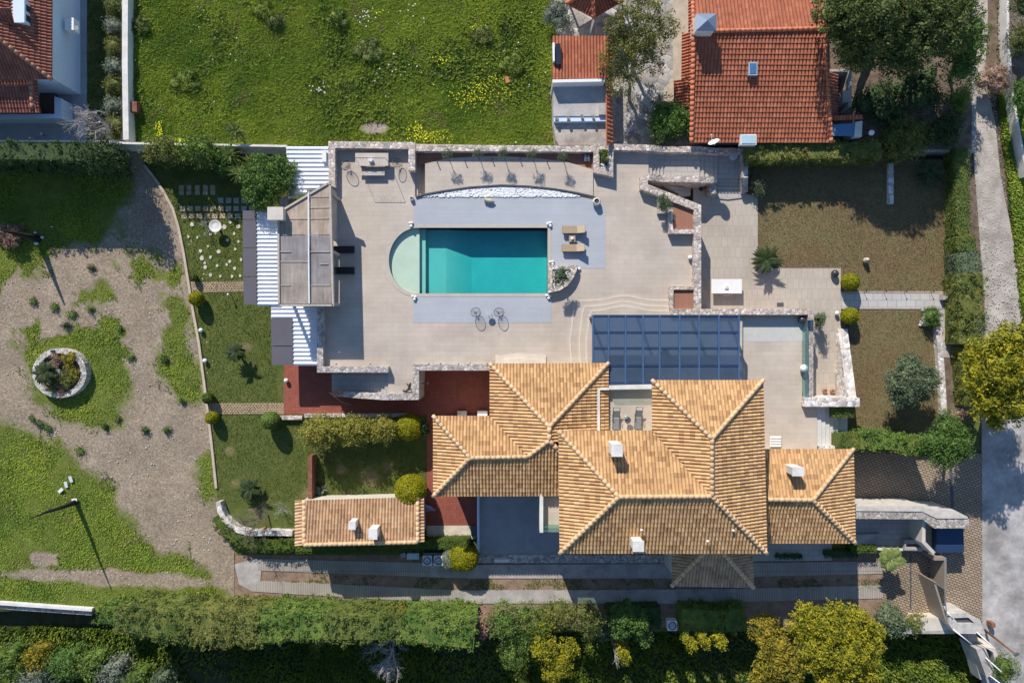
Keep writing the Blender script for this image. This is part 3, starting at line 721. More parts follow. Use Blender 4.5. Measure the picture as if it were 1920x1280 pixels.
# lane and road on the east
LANE = mottle('rubble_track', (.42, .37, .31), .2, .8, .95, .6, 9, c2=(.56, .50, .43))
rough = lambda: None
sheetz('lane_verge', [(1822, -700, .35), (2600, -700, .35), (2600, 700, .2), (1905, 640, .2), (1812, 640, .2), (1812, 300, .35)], -.1, SOIL)
sheetz('gravel_lane', [(1826, -700, .42), (1850, -700, .42), (1852, 60, .42), (1846, 150, .42), (1866, 230, .42), (1876, 330, .42), (1900, 450, .40), (1918, 560, .36), (1960, 640, .3), (1960, 700, .28), (1850, 690, .28), (1846, 560, .36), (1826, 300, .42), (1822, 200, .42)], .0, LANE)
sheet('road', [(1841, 640), (2600, 640), (2600, 1900), (1845, 1900), (1842, 1150)], -.05, .12, ROAD)
tufts('verge_grass', 1868, 1960, -20, 640, .35, 15000, L_WEEDL, (.12, .32), lambda x, y: (x > 1872+np.clip((y-200)*.11, 0, 60)+np.where(y < 190, 22-0*y, 0)*0) & ~((y < 170) & (x > 1882)) & ((y > 170) | (y < 30)), 'bright green grass on the verge between the lane and the far wall', lean=.8)
tufts('lane_edge_weeds', 1832, 1925, 0, 640, .42, 2500, L_WEED, (.08, .2), lambda x, y: np.abs(x-(1874+np.clip((y-200)*.11, 0, 60))) < 5, 'weeds creeping over the edge of the rubble lane', lean=.8)
rub = MB()
for i in range(1100):
    y = random.uniform(180, 620); x = random.uniform(1826+max(0, (y-300)*.07), 1868+max(0, (y-200)*.11)); r = random.uniform(.02, .07)
    rub.ball(P(x, y, .41), r, r*.8, r*.7, 5, 3)
tag(rub.build('lane_rubble', mottle('lane_stone', (.58, .53, .47), .25, 3), origin=(0, 0, 0)), 'small broken stones along the rubble lane', 'stones', None, 'stuff')
# south: driveway strips, soil, paved forecourts, sunken plot behind the hedge
sheet('driveway_soil', [(440, 1035), (1700, 1035), (1720, 1175), (440, 1175)], -.1, .03, SOIL_R)
sheet('driveway_strip_upper', [(484, 1047), (700, 1052), (905, 1058), (1258, 1056), (1655, 1052), (1655, 1075), (1258, 1084), (880, 1084), (700, 1077), (484, 1069)], -.02, .09, DRIVE)
sheet('driveway_strip_lower', [(484, 1089), (620, 1094), (860, 1106), (1100, 1105), (1258, 1106), (1656, 1097), (1656, 1121), (1258, 1131), (870, 1131), (640, 1119), (470, 1108)], -.02, .09, DRIVE)
sheet('driveway_concrete', [(806, 1059), (905, 1059), (1260, 1057), (1260, 1083), (880, 1083), (806, 1081)], .05, .094, CONC)
sheet('driveway_concrete_lower', [(856, 1107), (1100, 1106), (1380, 1103), (1380, 1128), (1100, 1130), (856, 1130)], .05, .094, CONC)
sheet('driveway_apron', [(440, 1058), (482, 1046), (490, 1070), (488, 1090), (470, 1107), (448, 1095)], -.02, .088, CONC)
tufts('driveway_weeds', 500, 1650, 1070, 1106, .04, 9000, L_WEED, (.05, .13), lambda x, y: (fbm(x/22, y/22, 1, 66) > .1) & (y > 1073+np.clip((x-484)*.03, 0, 12)) & (y < 1088+np.clip((x-484)*.045, 0, 17)), 'low weeds in the soil strip between the driveway tracks')
sheet('gate_forecourt', [(1655, 1036), (1842, 1036), (1843, 1165), (1655, 1150)], -.02, .10, HERR)
sheet('street_forecourt', [(1600, 846), (1842, 850), (1842, 1038), (1600, 1038)], -.02, .104, HERR)
sheet('drain_channel', [(1779, 868), (1785, 868), (1789, 950), (1783, 950)], .05, .112, DGREY)
sheet('drain_channel', [(1706, 1036), (1709, 1036), (1709, 1142), (1706, 1142)], .05, .108, DGREY)
tufts('shaded_undergrowth', -60, 1860, 1172, 1300, -1.45, 42000, L_WEED, (.15, .4), lambda x, y: (rng.uniform(0, 1, x.shape) < .55+.5*fbm(x/60, y/60, 1, 71)), 'rough undergrowth in the shade south of the long hedge')
# west garden behind the curb
LG = maskmat('garden_turf', (.07, .105, .022), (.15, .165, .045), (.24, .17, .10), (.34, .24, .14))
def lgm(x, y):
    d = np.min([np.hypot((x-a)/r, (y-b)/r) for a, b, r in ((462, 650, 22), (575, 925, 26), (430, 845, 14), (455, 745, 10), (690, 900, 34), (730, 870, 26), (640, 880, 18), (440, 905, 16), (565, 820, 14))], 0)
    return np.clip(.3+d*.42+.12*fbm(x/14, y/14, 1, 77), 0, 1)
rough_ground('garden_lawn', 268, 800, 262, 1040, .05, 6, lambda x, y: .012*fbm(x/25, y/25, 1, 8)-0.2*(x < KX(y)-.5), LG, lgm)
tufts('garden_grass', 270, 800, 300, 1030, .06, 58000, L_TURF, (.04, .11), lambda x, y: (x > KX(y)+2) & (rng.uniform(0, 1, x.shape) < .2+lgm(x, y)) & ~((x > 520) & (y < 790)) & ~((x > 400) & (y > 940) & (x < 556)) & ~((y > 930) & (x > 552)) & (lgm(x, y) > .5), 'short green turf of the west garden')
sheet('red_patio', [(532, 684), (640, 684), (640, 700), (918, 690), (918, 782), (840, 782), (840, 1000), (895, 1000), (895, 925), (800, 925), (800, 778), (532, 776)], -.02, .12, RED)
sheet('red_patio_south', [(796, 925), (896, 925), (896, 986), (796, 986)], -.02, .125, RED)
sheet('sandstone_landing', [(800, 985), (892, 985), (892, 1010), (800, 1010)], -.02, .16, mottle('sandstone_slab', (.62, .54, .43), .15, 1.5, .8, .3))
sheet('garden_walk_upper', [(356, 528), (458, 527), (458, 547), (356, 548)], -.02, .09, COBBLE)
sheet('garden_walk_lower', [(388, 756), (532, 755), (532, 776), (386, 777)], -.02, .09, COBBLE)
# the raised pool terrace, one block with a hole for the pool and the sunken steps
pool = [(783, 427), (1027, 427), (1027, 550), (783, 550)]
arc = [(783-54*math.sin(math.pi*i/24), 488.5-61.5*math.cos(math.pi*i/24)) for i in range(24, -1, -1)]
POOL = [(1027, 427), (1027, 550)]+[(783-54*math.sin(math.pi*i/24), 488.5+61.5*math.cos(math.pi*i/24)) for i in range(0, 25)]
slot = [(778, 300), (797, 305), (797, 364), (778, 368)]
st2 = [(650, 701), (724, 701), (724, 738), (650, 738)]
TERR = [(617, 268), (780, 270), (1216, 278), (1216, 335), (1204, 340), (1204, 352), (1312, 393), (1313, 588), (1524, 584), (1524, 748), (1532, 760), (1532, 842), (1442, 842), (1442, 870), (935, 870), (920, 692), (790, 692), (786, 748), (728, 742), (728, 700), (596, 698), (597, 573), (617, 570)]
m = MB(); m.pp(TERR, -.1, 3.0, [POOL, slot]); tag(m.build('pool_terrace', PAVE), kind='structure')
sheet('terrace_balustrade_walk', [(1390, 596), (1508, 596), (1508, 640), (1390, 640)], 2.9, 3.01, mottle('pale_grey_slab', (.52, .52, .48), .06, .8))
# pale decking round the pool
sheet('deck_north', [(776, 371), (1088, 371), (1116, 376), (1135, 388), (1135, 503), (1034, 503), (1034, 421), (776, 421)], 2.9, 3.012, DECK)
sheet('deck_south', [(774, 556), (1034, 556), (1034, 605), (774, 605)], 2.9, 3.012, DECK)
cop_out = [(1033, 421), (1033, 556)]+[(781-60*math.sin(math.pi*i/24), 488.5+67.5*math.cos(math.pi*i/24)) for i in range(0, 25)]
m = MB(); m.pp(cop_out, 2.95, 3.03, [POOL]); tag(m.build('pool_coping', COPING), kind='structure')
# arc terrace with its planks and the pebble bed
top = [(797, 307), (840, 297), (900, 293), (945, 293), (1000, 296), (1060, 303), (1112, 318)]
bot = [(1112, 368), (1080, 361), (1040, 354), (990, 349), (940, 347), (880, 351), (830, 358), (797, 364)]
sheet('arc_terrace', top+bot, 2.9, 3.14, PAVE)
sheet('plank_strip', [(782, 282), (1112, 282), (1112, 318)]+top[::-1][1:]+[(782, 308)], 2.9, 3.02, BROWND)
black_edge = MB()
e = [(779, 369)]+bot[::-1][0:8]+[(1118, 371)]
pe = [P(a, b, 3.16) for a, b in e]
for a, b in zip(pe[:-1], pe[1:]):
    d = (b-a).normalized(); n_ = Vector((-d.y, d.x, 0))*.06
    black_edge.prism([a+n_, b+n_, b-n_, a-n_], 3.0)
tag(black_edge.build('edging_strip', DGREY), 'dark curved metal edging between arc terrace and white pebbles', 'edging')
pb = MB()
def yb(x): return np.interp(x, [779, 797, 830, 880, 940, 990, 1040, 1080, 1090], [370, 366, 360, 353, 349, 351, 356, 364, 369])
for i in range(2600):
    x = random.uniform(784, 1088); y = random.uniform(350, 369.5)
    if y > yb(x)+1: 
        r = random.uniform(.06, .12); pb.ball(P(x, y, 3.03), r, r*.75, r*.55, 6, 4)
tag(pb.build('white_pebbles', PEBBLE, smooth=True), 'bed of bright white pebbles along the curved terrace edge', 'pebbles', None, 'stuff')
# sunken slot steps
m = MB()
m.pp([(778, 300), (783.5, 301), (783.5, 367), (778, 368)], 1, 2.75); m.pp([(783.5, 301), (789, 303), (789, 366), (783.5, 367)], 1, 2.5); m.pp([(789, 303), (797, 305), (797, 364), (789, 366)], 1, 2.25)
tag(m.build('slot_steps', PAVE), kind='structure')
# raised platform by the glass canopy with three curved steps
def wave(y0, x0, x1, amp, cx): return [(x, y0-amp*math.exp(-((x-cx)/34)**2)) for x in np.linspace(x0, x1, 22)]
for k, (y0, xl, yl, z) in enumerate(((563, 1072, 700, 3.13), (574, 1088, 700, 3.26), (583, 1101, 700, 3.39))):
    w = wave(y0, xl+8, 1257, 9, 1170)
    poly = [(xl, yl), (xl-2 if k else xl-4, 640), (xl+4, y0+12)]+w+[(1257, 590), (1392, 590), (1392, 718), (1150, 718)]
    mm = MB(); mm.pp(poly, 2.9, z); tag(mm.build('platform_step', PAVE), kind='structure')
    mm = MB(); line = [(xl, yl), (xl-2 if k else xl-4, 640), (xl+4, y0+12)]+w; L = [P(a, b, z+.006) for a, b in line]
    inn = []
    for i, p in enumerate(L):
        a = L[max(0, i-1)]; b = L[min(len(L)-1, i+1)]; d = (b-a).normalized(); inn.append(p+Vector((d.y, -d.x, 0))*.07)
    out = [p-(q-p)*.15 for p, q in zip(L, inn)]
    mm.prism(out+inn[::-1], 2.95); tag(mm.build('platform_step_nosing', CREAM), kind='structure')
m = MB(); m.pp([(929, 665), (940, 667), (955, 664), (975, 662), (995, 665), (1024, 666), (1024, 682), (929, 682)], 2.9, 3.14); m.pp([(932, 676), (945, 675), (960, 672), (980, 671), (1010, 676), (1013, 684), (930, 684)], 3.0, 3.26)
tag(m.build('door_step', CREAM), kind='structure')
# pool shell, steps, water
PT = mottle('pool_plaster', (.80, .67, .51), .05, .8, .7)
m = MB()
Pin = lambda z: [P(a, b, 3.0) - Vector((0, 0, 3.0-z)) for a, b in POOL]
def flat(poly, z):      # same plan as the pool hole, set at depth z
    return [Vector((q.x, q.y, z)) for q in [P(a, b, 3.0) for a, b in poly]]
outer = [Vector((q.x, q.y, 2.96)) for q in PP([(a+(6 if a > 1000 else -6 if a < 783 else 0), b+(5 if b > 488 else -5)) for a, b in POOL], 3.0)]
m.prism(flat([(1026.9, 427.1), (1026.9, 549.9)]+[(783-53.9*math.sin(math.pi*i/24), 488.5+61.4*math.cos(math.pi*i/24)) for i in range(0, 25)], 1.02), .4)
shell = MB(); shell.prism(outer, .5, None, [flat(POOL, 2.96)]); 
shell.build('pool_wall', PT)['kind'] = 'structure'
m = MB(); m.prism(flat([(882, 427), (1027, 427), (1027, 550), (882, 550)], 1.3), .5)
m.add([*flat([(834, 427), (834, 550)], 1.85), *flat([(882, 427), (882, 550)], 1.3), *flat([(834, 427), (834, 550)], .5), *flat([(882, 427), (882, 550)], .5)], [[0, 1, 3, 2]])
m.prism(flat([(796, 427), (834, 427), (834, 550), (796, 550)], 1.85), .5)
m.prism(flat([(785.5, 427), (796, 427), (796, 550), (785.5, 550)], 2.3), .5)
m.prism(flat([(785.5, 427.1), (785.5, 549.9)]+[(783-53.9*math.sin(math.pi*i/24), 488.5+61.4*math.cos(math.pi*i/24)) for i in range(0, 25)], 2.66), .5)
tag(m.build('pool_floor', PT), kind='structure')
wm, wn_, wbs = newmat('pool_water')
tr = wn_.nodes.new('ShaderNodeBsdfTransparent'); gl = wn_.nodes.new('ShaderNodeBsdfGlossy'); gl.inputs['Roughness'].default_value = .05
mx = wn_.nodes.new('ShaderNodeMixShader')
bb = N(wn_, 'Bump', Strength=.25, Distance=.05); wn_.links.new(noise(wn_, pos(wn_), 2.5, 4, .6), bb.inputs['Height'])
wn_.links.new(bb.outputs[0], gl.inputs['Normal'])
mx.inputs[0].default_value = .035; wn_.links.new(tr.outputs[0], mx.inputs[1]); wn_.links.new(gl.outputs[0], mx.inputs[2])
wn_.links.new(mx.outputs[0], wn_.nodes['Material Output'].inputs[0])
va = wn_.nodes.new('ShaderNodeVolumeAbsorption'); va.inputs[0].default_value = (.0, .86, .925, 1); va.inputs[1].default_value = .78
wn_.links.new(va.outputs[0], wn_.nodes['Material Output'].inputs['Volume'])
m = MB(); m.prism([Vector((q.x, q.y, 2.87)) for q in [P(a, b, 3.0) for a, b in [(1027.3, 426.7), (1027.3, 550.3)]+[(783-54.2*math.sin(math.pi*i/24), 488.5+61.7*math.cos(math.pi*i/24)) for i in range(0, 25)]]], .55)
tag(m.build('pool_water', wm), kind='structure')
# ------------------------------------------------------------------ walls, stairs and planters of the terrace
def wallz(name, pts, w, z0, mat, label, cat='wall', group=None):
    """pts: (px, py, z) centre line"""
    c = [P(*p) for p in pts]; Ls = []; Rs = []
    for i, p in enumerate(c):
        fl = lambda v: Vector((v.x, v.y, 0)).normalized()
        d0 = fl(c[i]-c[i-1]) if i > 0 else None; d1 = fl(c[i+1]-c[i]) if i < len(c)-1 else None
        if d0 is None or d1 is None:
            d = d1 or d0; nrm = Vector((-d.y, d.x, 0)); k = 1
        else:
            n0 = Vector((-d0.y, d0.x, 0)); n1 = Vector((-d1.y, d1.x, 0)); nrm = (n0+n1).normalized(); k = 1/max(.35, nrm.dot(n0))
        Ls.append(p+nrm*w/2*k); Rs.append(p-nrm*w/2*k)
    m = MB(); n = len(c); V = []
    for a, b in zip(Ls, Rs): V += [a, b, Vector((b.x, b.y, z0)), Vector((a.x, a.y, z0))]
    Fs = []
    for i in range(n-1):
        o, q = i*4, i*4+4
        Fs += [[o, o+1, q+1, q], [o+1, o+2, q+2, q+1], [o+2, o+3, q+3, q+2], [o+3, o, q, q+3]]
    Fs += [[3, 2, 1, 0], [4*n-4, 4*n-3, 4*n-2, 4*n-1]]
    m.add(V, Fs); return tag(m.build(name, mat), label, cat, group)
ZP_ = 3.75
wallz('parapet_wall', [(622, 348, 3.75), (622, 271, 3.75), (772, 273, 3.75), (772, 320, 3.75)], .58, 2.5, STONE, 'pinkish rubble stone wall on three sides of the outdoor dining nook')
wallz('parapet_wall', [(778.5, 277.5, 3.7), (1114, 279, 3.7)], .52, 1, STONE, 'long straight rubble stone wall behind the row of small olive trees')
m = MB(); m.pp([(1113, 270), (1150, 270), (1150, 332), (1113, 323)], 2.9, 3.75, [[(1124, 281), (1140, 281), (1140, 313), (1124, 313)]])
pl = tag(m.build('stone_planter', STONE), 'rectangular stone planter with a leafy shrub and whitish rocks at head of terrace', 'planter')
m = MB(); m.pp([(1124, 281), (1140, 281), (1140, 313), (1124, 313)], 2.9, 3.45); m.build('soil', SOIL, pl)
wallz('parapet_wall', [(1150.5, 275.5, 3.75), (1217, 277, 3.75), (1242, 280, 2.95), (1311, 280, 2.95), (1343, 283, 2.1), (1397, 283, 2.1), (1397, 333, 2.1)], .52, -.1, STONE, 'rubble stone wall stepping down beside the stairs in the north east corner')
wallz('parapet_wall', [(1397, 333.5, 2.1), (1397, 361, 1.2)], .55, -.1, STONE_D, 'short sloping stone cheek wall east of the lowest stairs')
wallz('parapet_wall', [(1209, 332, 3.75), (1217, 332, 3.75), (1242, 335, 2.95), (1311, 336, 2.95), (1345, 338, 2.1)], .55, -.1, STONE, 'stone wall on the inner side of the descending stair corridor')
m = MB(); m.pp([(1331, 343), (1344, 343), (1344, 363), (1331, 363)], .5, 1.9); tag(m.build('stone_pier', STONE_D), 'low stone block left of the lowest stairs', 'pier')
m = MB()
stairs('s', m, (1216, 280), (1216, 335), (1243, 284), (1243, 338), 3.0, 2.17, 4, .3); m.pp([(1243, 284), (1312, 285), (1312, 338), (1243, 338)], .3, 2.17)
stairs('s', m, (1312, 285), (1312, 338), (1345, 288), (1345, 338), 2.17, 1.32, 4, .3); m.pp([(1345, 286), (1393, 286), (1393, 334), (1345, 334)], .3, 1.32)
stairs('s', m, (1345, 334), (1389, 334), (1345, 362), (1389, 362), 1.32, .64, 4, .3)
tag(m.build('garden_stairs', PAVE_G), 'three flights of pale stone stairs descending east in the walled corridor', 'stairs')
m = MB(); m.pp([(1339, 362), (1393, 362), (1404, 366), (1390, 371), (1365, 374), (1345, 372), (1325, 365)], .5, .74); tag(m.build('bottom_step', PAVE_G), 'wide curved bottom step below the lowest stairs', 'step')
wallz('parapet_wall', [(1208, 331, 3.76), (1208, 350, 3.76), (1308, 389, 3.76), (1308, 580, 3.76)], .62, -.1, STONE, 'long stone wall running diagonally then south along the terrace edge')
m = MB(); stairs('s', m, (1272, 350), (1272, 370), (1295, 352), (1295, 366), 1.6, .7, 4, .3); m.pp([(1240, 346), (1272, 350), (1272, 362), (1250, 352)], .3, 1.6)
tag(m.build('hidden_steps', PAVE_G), 'small shaded steps beneath the diagonal stone wall', 'stairs')
m = MB(); m.pp([(1233, 366), (1262, 378), (1262, 400), (1233, 400)], 2.9, 3.4); tag(m.build('stone_planter', STONE), 'small square stone plinth carrying the bushy potted olive', 'planter')
m = MB(); m.pp([(1255, 396), (1262, 396), (1262, 430), (1301, 430), (1301, 438), (1255, 438)], 2.9, 3.72); tag(m.build('parapet_wall', STONE), 'low L shaped stone wall enclosing the larger brown deck', 'wall')
sheet('brown_deck', [(1262, 378), (1301, 393), (1301, 430), (1262, 430)], 2.9, 3.45, BROWND)
m = MB(); m.pp([(1256, 537), (1302, 537), (1302, 543), (1263, 543), (1263, 580), (1256, 580)], 2.9, 3.72); tag(m.build('parapet_wall', STONE), 'low L shaped stone wall enclosing the small brown deck', 'wall')
sheet('brown_deck', [(1263, 543), (1302, 543), (1302, 581), (1263, 581)], 2.9, 3.5, BROWND)
wallz('parapet_wall', [(1257, 584.5, 3.78), (1521, 584.5, 3.78), (1521, 600, 3.78)], .5, -.1, STONE, 'pinkish stone wall north of the glass canopy and east deck')
m = MB(); m.pp([(1517, 601), (1525, 601), (1525, 746), (1517, 746)], -.1, 3.1); tag(m.build('retaining_wall', STONE_D), 'narrow grey stone ledge outside the glass balustrade', 'wall')
wallz('parapet_wall', [(1509, 754, 3.75), (1612, 754, 3.75)], .75, -.1, STONE_W, 'pale stone wall with broad top beside the clipped square hedge')
m = MB(); m.prism([P(1577, 616, 1.0), P(1589, 616, 1.0), P(1606, 746, 2.9), P(1590, 746, 2.9)], .3); m.prism([P(1571, 617, .95), P(1576.5, 616, 1.0), P(1589.5, 746, 2.9), P(1568, 746, .9)], .3)
tag(m.build('sloping_wall', STONE_W), 'broad whitish sloping stone wall east of the patio', 'wall')
# east stairs
m = MB(); stairs('s', m, (1532, 762), (1532, 836), (1571, 762), (1571, 836), 3.0, 2.1, 5, .3); m.pp([(1571, 762), (1589, 762), (1589, 812), (1571, 812)], .3, 2.0)
tag(m.build('east_stairs', mottle('pale_step_stone', (.60, .58, .55), .08, 1)), 'five white stone steps south of the pale east wall', 'stairs')
m = MB(); m.pp([(1536, 836), (1573, 836), (1573, 841), (1536, 841)], 2, 3.05); tag(m.build('stair_edge', STONE_W), 'rough pale stone edge below the east steps', 'edging')
# south-west stairs and walls
wallz('parapet_wall', [(600, 573, 3.75), (600, 692.5, 3.75), (728, 692.5, 3.75)], .52, -.1, STONE_D, 'grey rubble stone wall round the south west corner of the pool terrace')
wallz('parapet_wall', [(921, 688.5, 3.75), (779.5, 688.5, 3.75), (779.5, 743.5, 3.75), (720, 744, 3.5), (637, 738, 1.5), (625, 738, 1.3)], .54, -.1, STONE_D, 'grey rubble stone wall running round the stair head to the house')
m = MB(); stairs('s', m, (728, 700), (728, 739), (622, 700), (622, 739), 3.0, .12, 16, -.1); tag(m.build('terrace_stairs', PAVE_G), 'straight grey stone stairs down from the terrace to the red patio', 'stairs')
m = MB(); m.pp([(604.5, 573), (608, 573), (608, 687), (604.5, 687)], 2.9, 3.2); tag(m.build('wall_bench', CONC), 'narrow stone kerb along the west terrace wall', 'kerb')
# pool planter
m = MB(); outp = [(1028, 498), (1083, 497), (1081, 508), (1074, 523), (1064, 535), (1050, 544), (1028, 549)]; inp = [(1036, 505), (1071, 505), (1067, 520), (1057, 533), (1036, 541)]
m.pp(outp, 2.95, 3.62, [inp]); pl = tag(m.build('stone_planter', STONE), 'quarter round stone planter at the south east corner of the pool', 'planter')
m = MB(); m.pp(inp, 2.95, 3.45); m.build('soil', SOIL, pl)
q = MB()
for i in range(160):
    c = P(random.uniform(1037, 1068), random.uniform(506, 539), 3.47)
    if sdf(np.array([960+c.x*F/59.03]), np.array([640-c.y*F/59.03]), inp)[0] > 1: q.ball(c, .09, .07, .05, 6, 4)
q.build('pebbles', PEBBLE, pl)
# low walls and kerbs of the west garden
curb = [(270, 310), (290, 335), (308, 362), (324, 392), (334, 425), (344, 475), (353, 530), (360, 575), (372, 640), (384, 730), (396, 830), (405, 915)]
wallz('garden_kerb', [(a, b, .22) for a, b in curb], .22, -.1, mottle('sandy_kerb', (.52, .42, .32), .12, 2), 'long thin sandy kerb curving between the gravel yard and west garden', 'kerb')
wallz('low_wall', [(524, 783, .5), (566, 783, .5)], .35, -.1, STONE, 'short low stone wall beside the bamboo hedge', 'wall')
wallz('low_wall', [(570, 779, .5), (765, 778, .5)], .32, -.1, STONE_D, 'low grey stone wall behind the bamboo hedge along the red patio', 'wall')
wallz('curved_wall', [(409, 941, .95), (412, 958, .95), (420, 972, .95), (432, 985, .95), (448, 995, .95), (470, 1000, .9), (500, 999, .9), (548, 1000, .9)], .45, -.1, STONE_W, 'white capped curved garden wall at the south west corner')
wallz('field_wall', [(236, -400, 2.6), (234, 120, 2.6), (236, 262, 2.6)], .5, 1.2, WHITE_C, 'weathered white wall between the field and the neighbouring lawn')
wallz('field_wall', [(-600, 263, 2.5), (180, 265, 2.5), (240, 268.5, 2.5), (538, 274, 2.5)], .18, -.1, WHITE_C, 'thin white wall along the south edge of the field')
wallz('white_wall', [(-500, 1114, .45), (0, 1131, .45), (172, 1143, .45)], .26, -1.6, WHITE_C, 'thin white topped wall at the bottom left beside the hedge end')
wallz('wall_footing', [(-500, 1120.5, .1), (0, 1137.5, .1), (172, 1149.5, .1)], .32, -1.6, STONE_D, 'stone footing ledge along the south side of the thin white wall')
wallz('far_wall', [(1888, -300, 1.4), (1890, 60, 1.4), (1897, 160, 1.4), (1908, 230, 1.4), (1927, 330, 1.4)], .22, -.1, WHITE_C, 'old whitish wall on the far side of the lane')
wallz('low_stone_wall', [(1671, 306, .95), (1671, 382, .95)], .45, .5, STONE_W, 'short free standing stone wall in the shaded part of the upper lawn')
wallz('low_stone_wall', [(1760, 612, 1.1), (1766, 690, 1.1), (1771, 778, 1.0)], .5, .3, STONE_W, 'pale stone retaining wall between the small lawn and the stepped path')
m = MB(); m.pp([(1768, 551), (1790, 551), (1790, 562), (1768, 562)], .6, 1.2, [[(1778, 553), (1787, 553), (1787, 560), (1778, 560)]]); tag(m.build('concrete_box', CONC), 'square concrete box at the end of the garden path', 'box')
# street entrance on the east
m = MB(); m.pp([(1604, 958), (1729, 959), (1755, 972), (1816, 972), (1817, 990), (1752, 990), (1730, 973), (1604, 972)], -.1, 3.2)
e1 = tag(m.build('entrance_canopy', stone_wall('entrance_stone', (.44, .41, .37), 5.0)), 'thick stone clad canopy over the street entrance', 'canopy')
m = MB(); m.pp([(1756, 985), (1806, 985), (1808, 1034), (1756, 1036)], 1.2, 1.9); m.build('navy_panel', NAVY, e1)  # navy panel, its tone darkened for the canopy's shadow
m = MB(); m.pp([(1604, 949), (1728, 948), (1742, 953), (1790, 956), (1814, 968), (1815, 971.5), (1756, 971.5), (1729, 958.5), (1604, 957.5)], -.1, 3.28); m.build('capping', mottle('stone_capping', (.56, .52, .46), .15, 2), e1)
sheet('entrance_floor', [(1604, 973), (1732, 973), (1752, 990), (1752, 1032), (1730, 1024), (1604, 1024)], -.05, .5, PAVE_G)
wallz('entrance_wall', [(1732, 973, 2.6), (1732, 1016, 2.6), (1752, 1037, 2.4)], .3, -.1, CREAMW, 'cream wall beside the navy entrance panel')
m = MB(); m.pp([(1605, 1002), (1652, 1000), (1652, 1020), (1605, 1020)], .4, 1.0); tag(m.build('grey_plinth', CONC), 'low grey slab beside the entrance floor', 'slab')
m = MB(); m.pp([(1696, 1012), (1731, 1012), (1731, 1031), (1696, 1031)], .4, 1.2, [[(1699, 1019), (1728, 1019), (1728, 1026), (1699, 1026)]]); tag(m.build('planter_box', CONC), 'grey planter box by the entrance with a dark slot', 'planter')
m = MB(); m.pp([(1645, 1026), (1730, 1029), (1730, 1033), (1645, 1031)], -.1, .9); tag(m.build('low_white_wall', WHITE_C), 'thin pale wall between entrance floor and fan palm', 'wall')
g = thing('metal_gate', P(1764, 1112, .1), 'tall brown panelled sliding gate across the driveway entrance', 'gate')
m = MB(); m.prism([P(1750, 1090, 2.4), P(1754, 1090, 2.4), P(1777, 1168, 2.4), P(1774, 1168, 2.4)], .15); m.build('leaf', plain('taupe_gate_paint', (.30, .25, .20), .5), g)
m = MB(); m.tube([P(1750, 1090, 2.45), P(1771, 1104, 2.45), P(1776, 1168, 2.45)], .05, 6); m.build('top_rail', STEEL, g)
g = thing('metal_gate', P(1762, 1065, .1), 'closed taupe gate leaf just south of the navy entrance panel', 'gate')
m = MB(); m.prism([P(1752, 1045, 2.3), P(1774, 1045, 2.3), P(1775, 1104, 2.3), P(1771, 1104, 2.3), P(1771, 1050, 2.3), P(1752, 1050, 2.3)], .15); m.build('leaf', plain('taupe_gate_paint', (.30, .25, .20), .5), g)
m = MB(); m.tube([P(1774, 1045, 2.35), P(1775, 1104, 2.35)], .04, 6); m.build('top_rail', STEEL, g)
m = MB(); m.pp([(1718, 1158), (1760, 1158), (1788, 1181), (1700, 1184)], -.1, 1.3); tag(m.build('white_platform', CREAMW), 'bright cream platform beside the gate and shrubs', 'platform')
m = MB(); m.pp([(1689, 1184.5), (1789, 1182), (1789, 1187.5), (1689, 1187.5)], -1.6, 1.32); tag(m.build('retaining_wall', CONC), 'straight thin wall below the cream platform', 'wall')
p = thing('gate_pillar', P(1810, 1165, .1), 'white rendered gate pillar with a dark recess on top', 'pillar')
m = MB(); m.pp([(1782, 1150), (1813, 1148), (1838, 1162), (1848, 1188), (1793, 1187), (1779, 1170)], -.1, 2.5, [[(1788, 1158), (1816, 1157), (1828, 1168), (1797, 1168)]]); m.build('body', mottle('stained_pillar_render', (.50, .47, .42), .2, 2), p)
m = MB(); m.pp([(1788, 1158), (1816, 1157), (1828, 1168), (1797, 1168)], -.1, 2.3); m.build('recess', DGREY, p)
m = MB(); m.pp([(1830, 1216), (1848, 1214), (1866, 1262), (1850, 1270)], -.1, 2.2); a = tag(m.build('bin_shelter', CONC), 'grey flat roofed shelter south of the gate pillar', 'shelter')
m = MB(); m.pp([(1849, 1214), (1862, 1222), (1872, 1262), (1881, 1262), (1866, 1214)], -.1, 2.3); m.build('side_beam', CREAMW, a)
m = MB(); m.pp([(1815, 1190), (1832, 1189), (1846, 1270), (1838, 1274)], -.1, 1.2); tag(m.build('boundary_wall', CONC), 'grey wall running south beside the ribbed shelter', 'wall')
# guest house and kitchen-side fence
m = MB(); m.pp([(577, 855), (585, 855), (585, 934), (577, 934)], -.1, 1.5); tag(m.build('wooden_fence', RUST), 'narrow brown wooden fence at the west side of the shaded lawn', 'fence')
g = thing('iron_gate', P(592, 890, .05), 'small dark iron gate panel lying beside the brown fence', 'gate')
m = MB(); 
for k in range(3): m.tube([P(588+k*3.5, 870, .9-.3*k), P(588+k*3.5, 922, .9-.3*k)], .02, 5)
for k in range(12): m.tube([P(588, 870+k*4.7, .9), P(595, 870+k*4.7, .3)], .013, 4)
m.build('grille', BLACK, g)
